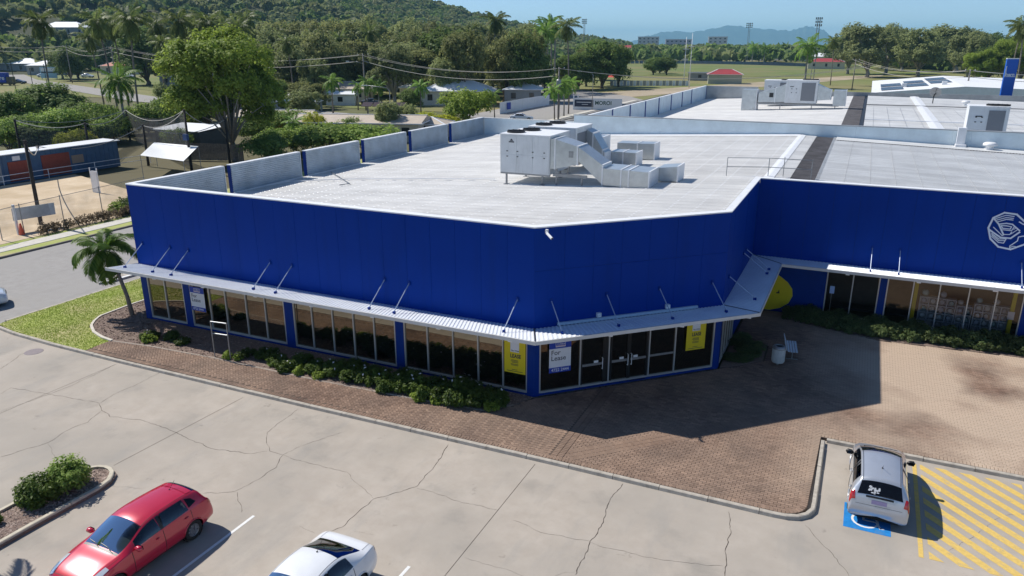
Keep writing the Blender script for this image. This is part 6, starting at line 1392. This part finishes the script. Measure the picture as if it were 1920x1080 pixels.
for a, b in ((3,2),(2,7),(7,5)):
    pa, pb = tops[a], tops[b]; q = MB(); n = 10; top = sag((pa[0],pa[1],pa[2]-.4),(pb[0],pb[1],pb[2]-.4),.7,n); vs = []
    for k,(x,y,z) in enumerate(top): vs += [(x,y,z),(x+.15*math.sin(k*2.1),y+.1*math.cos(k*1.7),z*.5),(x,y,.3)]
    q.add(vs,[(3*k+j,3*k+3+j,3*k+4+j,3*k+1+j) for k in range(n) for j in range(2)]); q.build('net_sheet', NET, cn, True)
bs = thing('blue_shed', 'long blue steel shed with rust red doors behind the sand court', 'shed')
MB().box(-73,20.0,-.2,-70.6,37.0,2.9).build('shed_wall', SHEDB, bs); b = MB(); b.add([(-73.2,19.8,2.98),(-70.3,19.8,2.93),(-70.3,37.2,2.93),(-73.2,37.2,2.98),(-73.2,19.8,2.9),(-70.3,19.8,2.85),(-70.3,37.2,2.85),(-73.2,37.2,2.9)],[(0,1,2,3),(7,6,5,4),(0,4,5,1),(1,5,6,2),(2,6,7,3),(3,7,4,0)]); b.build('roof', WHITE, bs)
for y0,y1,z1 in ((23.6,26.1,2.05),(27.3,30.6,2.3)): MB().box(-70.6,y0,0,-70.52,y1,z1).build('roller_door', RUST, bs)
MB().box(-70.6,30.85,.95,-70.53,32.3,1.85).build('ply_board', mat('ply board',(.34,.25,.18),.9), bs); MB().box(-70.6,24.2,2.15,-70.53,25.0,2.6).build('vent_board', WHITE, bs)
y = 20.1; k = 0
while y < 37: MB().box(-70.6,y,2.35 if (23.6<y<30.6) else 0,-70.56,y+.05,2.84).build('siding_rib', SHEDB, bs); y += .6
MB().box(-70.62,19.9,0,-70.5,22.8,2.85).build('grey_end', GREYW, bs)
rf = thing('white_rail_fence','thin white rail fence between the sand court and the shed','fence')
RF = [(-70.4,14),(-69.5,22.2),(-69.6,27.2),(-69.4,32.7),(-69.2,40.2)]
for x,y in RF: MB().tube([(x,y,-.2),(x,y,.95)],.04,6).build('post', WHITE, rf)
for a, b_ in zip(RF,RF[1:]):
    for z in (.35,.9): MB().tube([(*a,z),(*b_,z)],.035,6).build('rail', WHITE, rf)
cf = thing('chain_link_fence','chain link fence with thin posts along the sand court by the footpath','fence')
CFP = [(-45.6,3.0),(-46.6,7.5),(-47.2,9.6),(-47.6,13.2),(-48.2,17.2),(-49,22.5)]
for x,y in CFP: MB().tube([(x,y,-.2),(x,y,2.3)],.04,6).build('post', GREYM, cf)
for a, b_ in zip(CFP,CFP[1:]):
    MB().quad((*a,.1),(*b_,.1),(*b_,2.2),(*a,2.2)).build('mesh_panel', CHAIN, cf); MB().tube([(*a,2.2),(*b_,2.2)],.022,5).build('top_rail', GREYM, cf)
MB().box(-47.25,9.05,-.2,-47.1,9.2,2.3).build('corner_post', WHITE, cf)
bn_ = thing('fence_banner','pale grey banner tied to the chain link fence near the tall pole','banner'); MB().obox((-47.75,11.0,1.35),(.35,1.5,0),(.01,-.002,0),(.02,0,.48)).build('banner_sheet', mat('banner grey',(.50,.54,.55),.7,var=.1), bn_)
tp = thing('orange_marker','orange plastic marker tied at the foot of the fence corner post','marker'); MB().lathe([(.22,0),(.20,.05),(.13,.45),(.06,.9),(.0,.92)],(-46.95,9.25,-.06),12).build('cone', mat('orange plastic',(.75,.12,.05),.5), tp)
gp = thing('white_gate_panel','narrow white gate panel standing at the back of the sand court','gate'); MB().box(-57.5,23.4,-.1,-56.7,23.5,2.1).build('panel', WHITE, gp); MB().tube([(-57.6,23.45,-.1),(-57.6,23.45,2.4)],.05,6).build('post', WHITE, gp); MB().tube([(-56.6,23.45,-.1),(-56.6,23.45,2.4)],.05,6).build('post', WHITE, gp)
hd = thing('dry_hedge','long dry brown clipped hedge between sand court and footpath','hedge'); nr = np.random.default_rng(6); n = 260; cc = np.column_stack([-45.6+nr.normal(size=n)*.22,nr.uniform(9.6,23,n),.15+.45*nr.random(n)]); LM['X'] = leafmat('dry leaf',(.12,.09,.06),(.23,.18,.12),.8); link('foliage', np_mesh('foliage', leaf_quads(cc,np.full(n,.3),14,.12,nr), LM['X']), hd)
for k in range(8): MB().tube([(-45.6,10.3+k*1.7,-.1),(-45.55,10.3+k*1.7,.5)],.03,5).build('stem', BARK, hd)
sh = thing('dark_shed','low charcoal shed with pale roof behind the timber fence','shed'); MB().box(-80,50.5,-.2,-71.5,55.5,2.5).build('shed_wall', DGREY, sh); b = MB(); b.add([(-80.3,50.2,2.52),(-71.2,50.2,2.52),(-71.2,55.8,2.95),(-80.3,55.8,2.95)],[(0,1,2,3)]); b.build('roof', WROOF, sh)
fn = thing('paling_fence','weathered timber paling fence behind the white tarp','fence')
for k in range(46): t = k/45; x, y = -69.5+t*9.5, 43.4+t*3.0; MB().obox((x,y,.85),(.09,.03,0),(0,.012,0),(0,0,1.05+rnd.uniform(-.03,.03))).build('paling', PALING, fn)
tarp = thing('white_tarp','white shade tarp with sketchy lines stretched between poles','tarp'); T4 = [(-61.5,32.6,2.2),(-66.2,38.6,2.7),(-58.6,38.2,2.7),(-54.2,31.9,2.1)]; b = MB(); n = 8; vs = []
for i in range(n+1):
    for j in range(n+1): s, t = i/n, j/n; p = [(T4[0][c]*(1-s)+T4[3][c]*s)*(1-t)+(T4[1][c]*(1-s)+T4[2][c]*s)*t for c in range(3)]; p[2] -= .5*math.sin(math.pi*s)*math.sin(math.pi*t); vs.append(tuple(p))
b.add(vs,[(i*(n+1)+j,(i+1)*(n+1)+j,(i+1)*(n+1)+j+1,i*(n+1)+j+1) for i in range(n) for j in range(n)]); b.build('tarp_sheet', WROOF, tarp, True)
for c in T4: MB().tube([(c[0],c[1],-.2),c],.035,6).build('tarp_pole', GREYM, tarp)
bx = thing('speaker_box','small blue box fixed on the thin court pole','box'); MB().box(-59.95,37.35,3.4,-59.35,37.7,4.1).build('box_body', mat('navy box',(.02,.05,.14),.5), bx); MB().tube([(-59.7,37.8,4.1),(-59.65,37.5,4.0)],.03,6).build('bracket', GREYM, bx)
# ---------------------------------------------------------------- houses
def house(name, label, x, y, w, d, h, rz, wall, roof, rise=1.4, hip=True, wins=3, eave=.5, cat='house'):
    r = thing(name, label, cat, (x,y,-.25), R(rz)); MB().box(-w/2,-d/2,0,w/2,d/2,h).build('wall', wall, r); e = eave; a = w/2+e; c = d/2+e; z = h; t = h+rise; hx_ = (a-c) if hip and a > c else (a if not hip else 0)
    b = MB(); b.add([(-a,-c,z),(a,-c,z),(a,c,z),(-a,c,z),(-hx_,0,t),(hx_,0,t)],[(0,1,5,4),(2,3,4,5),(1,2,5),(3,0,4),(3,2,1,0)]); rf_ = b.build('roof', roof, r)
    for q0,q1 in (((-hx_,0,t+.03),(hx_,0,t+.03)),) + ((((-a,-c,z+.04),(-hx_,0,t+.03)),((a,-c,z+.04),(hx_,0,t+.03)),((a,c,z+.04),(hx_,0,t+.03)),((-a,c,z+.04),(-hx_,0,t+.03))) if hip else ()):
        if math.dist(q0,q1) > .3: MB().bar(q0,q1,.28,.08).build('ridge_cap', WHITE, rf_)
    for q0,q1 in (((-a,-c-.06,z-.02),(a,-c-.06,z-.02)),((a+.06,-c,z-.02),(a+.06,c,z-.02))): MB().bar(q0,q1,.12,.16).build('gutter', WHITE, rf_)
    for k in range(wins):
        xx = -w/2+w*(k+.5)/wins; wn_ = MB().box(xx-.6,-d/2-.04,h*.35,xx+.6,-d/2-.005,h*.78).build('window', WINDK, r); MB().box(xx-.68,-d/2-.07,h*.33,xx+.68,-d/2-.041,h*.35).build('sill', WHITE, wn_)
    b = MB().box(w/2+.005,-.5,0,w/2+.05,.5,min(2.1,h*.8)).build('door', WINDK, r)
    return r
house('beige_house','long beige roofed house behind the garden shrubs',-60.5,72.8,20,8,2.8,18,CREAM,BEIGE,.9,False,5); house('orange_house','orange walled house with beige roof beside the big bright tree',-79.5,74.5,13,7,2.8,22,ORANGE,BEIGE,.8,False,3); house('beige_outbuilding','small beige roofed wing at the right end of the long house',-51.8,78.5,6,5,2.3,15,CREAM,BEIGE,.9,True,1)
house('white_roof_house','cream house with white hipped roof beyond the bright round tree',-80.5,141,17,10,3.4,22,CREAM,WROOF,2.2,True,4); house('grey_house','blue grey house right of the white roofed house',-68.5,153,9,9,3.4,22,GREYW,WROOF,1.6,True,2)
house('street_house','pale roofed house behind the parked cars at far left',-345,222,20,12,4.4,30,GREYW,WROOF,2.2,True,4); house('street_house','white roofed house at the far left picture edge',-385,232,24,14,4.6,30,GREYW,WROOF,2.5,True,4); house('tiled_house','terracotta roofed house behind the street trees',-318,240,20,12,4.0,30,CREAM,TERRA,2.4,True,3); house('tiled_house','second terracotta roof glimpsed right of the dark tree trunks',-286,243,18,12,4.0,30,CREAM,TERRA,2.2,True,3)
hh_ = house('hill_house','large white roofed house standing on the wooded hillside',-475,326,27,14,5.5,32,GREYW,WROOF,3.6,True,4); hh_.location.z = 18.5
house('garden_shed','white walled shed behind the feather palms',-105,127,7,4,2.6,20,WHITE,WROOF,.7,False,1,.2); house('caravan_office','small white roofed office among the olive trees',-165,225,6,4,4.4,25,CREAM,WROOF,.5,False,1,.2); house('car_port','low grey car port left of the feather palms',-118,119,12,6,2.6,20,GREYW,WROOF,.6,False,2,.3); house('long_shed','pale long shed behind the gum tree near the beige roof',-103,108,10,4,2.2,20,GREYW,WROOF,.5,False,2,.2)
for i,(x,y,w,rf) in enumerate([(-128,150,13,WROOF),(-112,139,11,BEIGE),(-150,166,14,WROOF),(-98,152,10,WROOF),(-135,131,12,WROOF),(-172,184,15,TERRA),(-210,176,15,WROOF)]):
    house('street_house','%s roofed small house in the wooded streets, %s in distance from the camera'%({WROOF:'white',BEIGE:'beige',TERRA:'terracotta'}[rf],ordn(sorted([(-128,150),(-112,139),(-150,166),(-98,152),(-135,131),(-172,184),(-210,176)],key=lambda q:math.dist(q,(CX,CY))).index((x,y)))),x,y,w,8,3.2,22,CREAM if i%2 else GREYW,rf,1.7,True,3)
sp_ = thing('solar_array','dark solar water panels leaning on a low rack behind the beige roof','solar panel',(-78,105,0),R(18))
for k in range(4): MB().obox((-3.6+k*2.3,0,2.2),(1.05,0,0),(0,.8,.35),(0,-.02,.04)).build('panel', mat('collector %d'%k,(.06,.035,.035),.35), sp_); MB().tube([(-3.6+k*2.3,.5,0),(-3.6+k*2.3,.5,2.3)],.04,6).build('rack_leg', GREYM, sp_)
wf = thing('white_fence','tall white corrugated fence along the side street','fence')
for k in range(40): t = k/39; x, y = -58.8-.3*math.sin(t*3), 119.5+t*27; MB().obox((x,y,1.05),(.02,0,0),(0,.33,0),(0,0,1.2)).build('fence_sheet', WHITE, wf)
MB().obox((-58.7,123.5,1.25),(.03,0,0),(0,.9,0),(0,0,.7)).build('blue_poster', PBLU, wf)
sg_ = thing('street_banner_wall','white street sign wall with a navy panel and dark green lettering','sign wall',(-48.9,136.5,-.2),R(8))
MB().box(0,0,0,11,.15,2.6).build('wall_board', SIGNW, sg_); MB().box(.35,-.04,.75,4.6,-.005,2.25).build('navy_panel', mat('navy panel',(.02,.03,.06),.5), sg_); textmesh('MOROI',1.15,mat('bottle green',(.01,.07,.055),.6),'lettering',sg_,Matrix(((1,0,0,4.95),(0,0,-1,-.01),(0,1,0,1.25),(0,0,0,1))),bold=.03)
for x in (.1,1.1): MB().box(x-.12,-.02,2.61,x+.12,.13,3.3).build('pier', WHITE, sg_)
b = MB(); b.box(.8,-.03,1.65,4.1,-.045,1.8); b.box(2.0,-.03,1.2,3.4,-.045,1.3); b.build('small_print', SIGNW, sg_)
bl = thing('billboard','pale blue and white billboard on the street lawn','billboard',(-298,186,-.2),R(30)); MB().box(-3.2,0,.6,3.2,.3,5.0).build('board', mat('billboard blue',(.33,.52,.62),.6), bl); MB().box(-2.8,-.05,3.3,2.8,-.005,4.6).build('white_panel', SIGNW, bl); MB().box(-2.8,-.04,2.6,2.8,-.005,3.1).build('dark_band', DGREY, bl); [MB().box(x,.05,0,x+.2,.25,.6).build('post', GREYM, bl) for x in (-3,2.8)]
tk = thing('box_truck','blue box truck with large white letters at the left picture edge','truck',(-268.5,149.0,-.13),R(27)); MB().box(-4.2,-1.25,1.0,1.2,1.25,4.3).build('cargo_box', PBLU, tk); MB().box(1.35,-1.15,.7,3.2,1.15,2.9).build('cab', DARKP, tk); MB().box(-4.2,-1.0,.5,3.2,1.0,.95).build('chassis', DARK, tk)
textmesh('tre',2.0,PAPERW,'lettering',tk,Matrix(((1,0,0,-1.6),(0,0,-1,-1.27),(0,1,0,1.9),(0,0,0,1))),bold=.03)
for x in (-3,-1.8,2.3):
    for y in (-1.05,1.05): MB().lathe([(.2,.16),(.5,.15),(.5,-.15),(.2,-.16)],(x,y,.5),18,'y').build('wheel', TYRE, tk)
# ---------------------------------------------------------------- poles and wires
def power_pole(label, x, y, h, arm=2.2, rz=0, lamp=None, trafo=False):
    p = thing('power_pole', label, 'power pole', (x,y,-.2), R(rz)); MB().tube([(0,0,0),(0,0,h)],[.19,.13],10).build('shaft', mat('pole grey %d'%len(bpy.data.objects),(.23,.21,.19),.9,var=.2), p, True)
    for z in (h-.3,h-1.6): MB().box(-arm/2,-.06,z-.07,arm/2,.06,z+.07).build('cross_arm', TIMB, p)
    for xx in (-arm/2+.1,0,arm/2-.1): MB().lathe([(.05,0),(.07,.1),(.03,.22),(0,.22)],(xx,0,h-.23),8).build('insulator', WHITE, p)
    if trafo: MB().lathe([(0,0),(.42,0),(.45,.1),(.45,1.2),(.3,1.35),(0,1.35)],(.0,-.55,h-3.6),14).build('transformer', GREYM, p)
    if lamp: MB().tube([(0,0,h-2.2),(lamp*.5,0,h-1.7),(lamp,0,h-1.6)],.05,6).build('lamp_arm', GREYM, p); MB().box(lamp-.35,-.12,h-1.7,lamp+.35,.12,h-1.52).build('lamp_head', SIGNW, p)
    return (x,y,h-.45)
A1 = power_pole('power pole between the street trees at far left',-199.8,140,13.4,2.6,30); A0 = power_pole('power pole at the far left above the billboard',-262,170,13.6,2.6,30); A2 = power_pole('power pole rising behind the feather palms with a street lamp',-90.8,116.5,12.1,2.4,35,-3.4); A3 = power_pole('power pole with transformer beside the side street palms',-43.4,113.4,9.9,2.2,20,None,True); A4 = (10,150,9.5); A5 = (-320,165,15); A6 = power_pole('grey power pole standing in front of the parkland trees',6.0,245,9.6,2.2,10); A7 = power_pole('power pole left of the blue pylon sign',30.0,165,9.0,2.0,5); A8 = (70,190,8.5)
def wires(a, b, s, lab, lower=True):
    d = Vector((b[0]-a[0],b[1]-a[1],0)).normalized(); sd = d.cross(Vector((0,0,1)))
    for k in (-1,1):
        o = sd*(.9*k); tag(MB().tube(sag((a[0]+o.x,a[1]+o.y,a[2]),(b[0]+o.x,b[1]+o.y,b[2]),s,16),.035,4).build('power_line', ROPE), lab+(', nearer wire' if k < 0 else ', farther wire'), 'wire', 'overhead power lines')
    if lower: tag(MB().tube(sag((a[0],a[1],a[2]-1.3),(b[0],b[1],b[2]-1.3),s*1.1,16),.06,4).build('power_line', ROPE), lab+', lower cable', 'wire', 'overhead power lines')
wires(A5,A0,1.6,'power line leaving the left picture edge'); wires(A0,A1,1.6,'power line between the two far left poles'); wires(A1,A2,2.6,'power line crossing behind the big bright tree'); wires(A2,A3,1.9,'power line crossing in front of the olive trees'); wires(A3,A4,2.2,'power line running right from the transformer pole',False); wires(A6,A7,1.6,'power line in front of the right parkland trees'); wires(A7,A8,1.2,'power line behind the blue pylon sign')
def street_lamp(label,x,y,h,ax,ay): 
    p = thing('street_lamp', label, 'street lamp', (x,y,-.2)); MB().tube([(0,0,0),(0,0,h-.6),(ax*.12,ay*.12,h-.1),(ax,ay,h+.25)],[.09,.07,.055,.045],8).build('column', GREYM, p, True); MB().obox((ax*1.1,ay*1.1,h+.25),(ax*.14,ay*.14,0),(-ay*.03,ax*.03,0),(0,0,.05)).build('lamp_head', SIGNW, p)
street_lamp('grey street lamp with a long arm behind the side parapet',-57.3,76.1,7.7,-3.2,-1.4); street_lamp('street lamp arching over the white sign wall',-44.2,136,8.2,-2.6,-1.0)
for i,(x,y,h) in enumerate([(-241.6,135.2,9),(-262,160,7),(-255,150,6)]): p = thing('thin_post','thin dark post on the far left street verge, %s from the left'%ordn(2-i),'post',(x,y,-.2)); MB().tube([(0,0,0),(0,0,h)],.12,6).build('shaft', DARK, p); MB().box(-.3,-.1,h-.1,.3,.1,h+.05).build('post_head', DARK, p)
# ---------------------------------------------------------------- parkland
house('park_shed','green grey shed with a red roof in the parkland',-38.4,270,12,7,3.4,12,mat('sage wall',(.42,.43,.34),.8,var=.05),REDR,1.8,True,0,cat='shed'); house('park_store','small flat roofed store left of the red roofed shed',-52.0,292,9,5,3.0,12,GREYW,DGREY,.2,False,1,.3,cat='shed')
for i,(x,y,h) in enumerate([(-49.4,251,16.5),(-44,235,17.5)]):
    p = thing('lighting_mast','tall thin white mast in the parkland, %s of the pair'%['left','right'][i],'mast',(x,y,-.3)); MB().tube([(0,0,0),(0,0,h)],[.16,.07],8).build('shaft', WHITE, p, True); MB().box(-1.0,-.12,h-4.2,1.0,.12,h-4.0).build('cross_arm', WHITE, p); MB().box(-1.1,-.2,h-4.6,-.5,.2,h-4.21).build('lamp', DARK, p)
def floodlight(label,x,y,h,w):
    p = thing('floodlight_tower', label, 'floodlight', (x,y,-.3)); 
    for sx in (-.6,.6): MB().tube([(sx,0,0),(sx*.7,0,h)],.16,6).build('leg', GREYM, p)
    for k in range(int(h/2.5)): z = 2+k*2.5; MB().bar((-.6,0,z),(.6,0,z+1.2),.08).build('brace', GREYM, p)
    for j in range(3):
        MB().box(-w/2,-.1,h-2.6+j*1.3,w/2,.1,h-2.45+j*1.3).build('lamp_bar', GREYM, p)
        for k in range(4): MB().box(-w/2+.15+k*w/4,-.35,h-2.4+j*1.3,-w/2+.15+k*w/4+w/6,-.1,h-1.75+j*1.3).build('lamp', DGREY, p)
floodlight('floodlight tower above the trees left of the park',-190.5,541,31,4.2); floodlight('floodlight tower in front of the blue mountains',-76,585,28,5); floodlight('floodlight tower at the right end of the mountains',-11,318,23.5,2.8)
br = thing('trackside_barrier','long dark blue barrier round the far sports oval','barrier')
for k in range(60): t = k/59; x, y = -190+t*168, 505+45*math.sin(t*math.pi); MB().obox((x,y,.9),(1.38,.0,0),(0,.12,0),(0,0,1.0)).build('barrier_panel', mat('barrier blue',(.13,.17,.24),.7,var=.2,scale=.2) if k == 0 else MATS['barrier blue'], br)
wr_ = thing('white_rail','long low white rail on the far side of the sports oval','rail')
for k in range(50): t = k/49; x, y = -150+t*150, 640+30*math.sin(t*math.pi); MB().obox((x,y,.9),(1.5,.0,0),(0,.08,0),(0,0,.75)).build('rail_panel', WHITE, wr_)
rc = thing('red_canopy','red tent canopy beside the dark trees at the park edge','canopy',(-78,255,-.2)); b = MB(); b.add([(-3,-2.5,2.2),(3,-2.5,2.2),(3,2.5,2.2),(-3,2.5,2.2),(0,0,3.6)],[(0,1,4),(1,2,4),(2,3,4),(3,0,4)]); b.build('tent_top', mat('red canvas',(.55,.06,.04),.7), rc); [MB().tube([(x,y,0),(x,y,2.2)],.06,6).build('tent_leg', WHITE, rc) for x in (-2.9,2.9) for y in (-2.4,2.4)]
fw = thing('park_fence','white slatted park fence beside the red canopy','fence')
for k in range(24): MB().obox((-72+k*1.05,238+k*.5,.6),(.48,.2,0),(0,.05,0),(0,0,.9)).build('fence_panel', WHITE if k%2 else GREYM, fw)
def block(label,x,y,w,h,rz,wall,floors,bays):
    r = thing('apartment_block', label, 'building', (x,y,-1), R(rz)); MB().box(-w/2,-8,0,w/2,8,h).build('wall', wall, r); MB().box(-w/2-.5,-8.5,h,w/2+.5,8.5,h+.8).build('roof', WHITE, r)
    for f_ in range(floors):
        for q in range(bays): xx = -w/2+w*(q+.5)/bays; zz = h*(f_+.5)/floors; MB().box(xx-w/bays*.2,-8.1,zz-h/floors*.18,xx+w/bays*.2,-8.001,zz+h/floors*.18).build('window', WINDK, r)
APT = mat('apartment cream',(.62,.60,.56),.8); APT2 = mat('apartment mauve',(.45,.42,.46),.8)
block('pale apartment block on the horizon, leftmost',-330,1250,34,25,15,APT,5,5); block('mauve apartment block on the horizon beside the pale one',-285,1270,42,21,15,APT2,4,6); block('white apartment block on the horizon, rightmost',-225,1290,30,25,12,APT,5,4)
house('hall','long red roofed hall beyond the sports oval',-235,800,40,16,9,10,CREAM,REDR,3.5,False,5); house('far_house','white roofed house beyond the oval, left of the masts',-190,760,26,12,5,10,GREYW,WROOF,2.5,True,3); house('far_house','white roofed house in front of the mountains',-72,760,26,12,5,5,GREYW,WROOF,3,True,3); house('far_house','pale house right of the mountain foot',-22,600,22,12,5,0,CREAM,WROOF,2.6,True,3); house('far_house','red roofed low house at the end of the dirt track',-14,470,20,9,4,5,CREAM,REDR,2,True,3)
# ---------------------------------------------------------------- right edge: white roofed store, pylon sign
ws = thing('white_roof_store','wide white roofed store with solar panels beyond the rear roof','building'); MB().box(12,138,-.2,75,190,4.6).build('wall', GREYW, ws)
b = MB(); b.add([(11.5,137.5,5.0),(27,137.5,6.5),(75,137.5,5.2),(11.5,190.5,5.0),(27,190.5,6.5),(75,190.5,5.2)],[(0,1,4,3),(1,2,5,4)]); b.build('roof', WROOF, ws); b = MB(); b.add([(11.5,137.48,4.5),(75,137.48,4.5),(75,137.48,5.2),(27,137.48,6.5),(11.5,137.48,5.0)],[(0,1,2,3,4)]); b.build('gable_fascia', WHITE, ws)
SOL = mat('solar cell',(.05,.06,.08),.25)
for i in range(3):
    for j in range(2):
        x0, y0 = 13.2+i*4.6, 142+j*14+i*7; zf = lambda x: 5.0+(x-11.5)*1.5/15.5+.1
        b = MB(); b.add([(x0,y0,zf(x0)),(x0+3.9,y0,zf(x0+3.9)),(x0+3.9,y0+11,zf(x0+3.9)),(x0,y0+11,zf(x0))],[(0,1,2,3)]); b.build('solar_panel', SOL, ws)
for x,y in ((17,150),(24,149),(36,160),(44,152)): MB().box(x,y,5.2,x+.9,y+.9,6.9 if x>20 else 6.3).build('roof_vent', SIGNW, ws)
py = thing('pylon_sign','tall blue pylon sign with white lettering standing over the right roofs','sign',(29.8,110.6,-.2),R(4)); MB().box(-.75,-.35,0,.75,.35,12.0).build('pylon_body', mat('pylon blue',srgb(10,90,190),.45), py); MB().box(-.78,-.38,12.0,.78,.38,12.12).build('cap', SIGNW, py)
textmesh('hern',.62,PAPERW,'lettering',py,Matrix(((1,0,0,-.62),(0,0,-1,-.37),(0,1,0,9.6),(0,0,0,1))),bold=.03); b = MB(); b.box(-.72,-.385,9.4,-.6,-.36,11.0); b.add([(-.55,-.37,9.45),(.65,-.37,9.45),(.65,-.37,9.55),(-.55,-.37,9.55)],[(0,1,2,3)]); b.build('white_flash', PAPERW, py)
house('brick_shop','brick red building behind the pylon sign at the right edge',62,225,20,10,4.5,0,mat('brick wall',(.36,.17,.11),.9,var=.1),TERRA,1.5,True,2)
# ---------------------------------------------------------------- air
hz = bpy.data.materials.new('haze air'); hz.use_nodes = True; N = hz.node_tree.nodes; N.clear()
pv = N.new('ShaderNodeVolumePrincipled'); pv.inputs['Color'].default_value = (.38,.76,1.0,1); pv.inputs['Density'].default_value = 1.0e-4; pv.inputs['Anisotropy'].default_value = .0
mo = N.new('ShaderNodeOutputMaterial'); hz.node_tree.links.new(pv.outputs[0], mo.inputs['Volume'])
ho = MB().box(-13500,-380,-4,13500,17500,312).build('haze', hz, kind='stuff'); tag(ho, 'thin blue haze in the air over the whole place', 'haze')
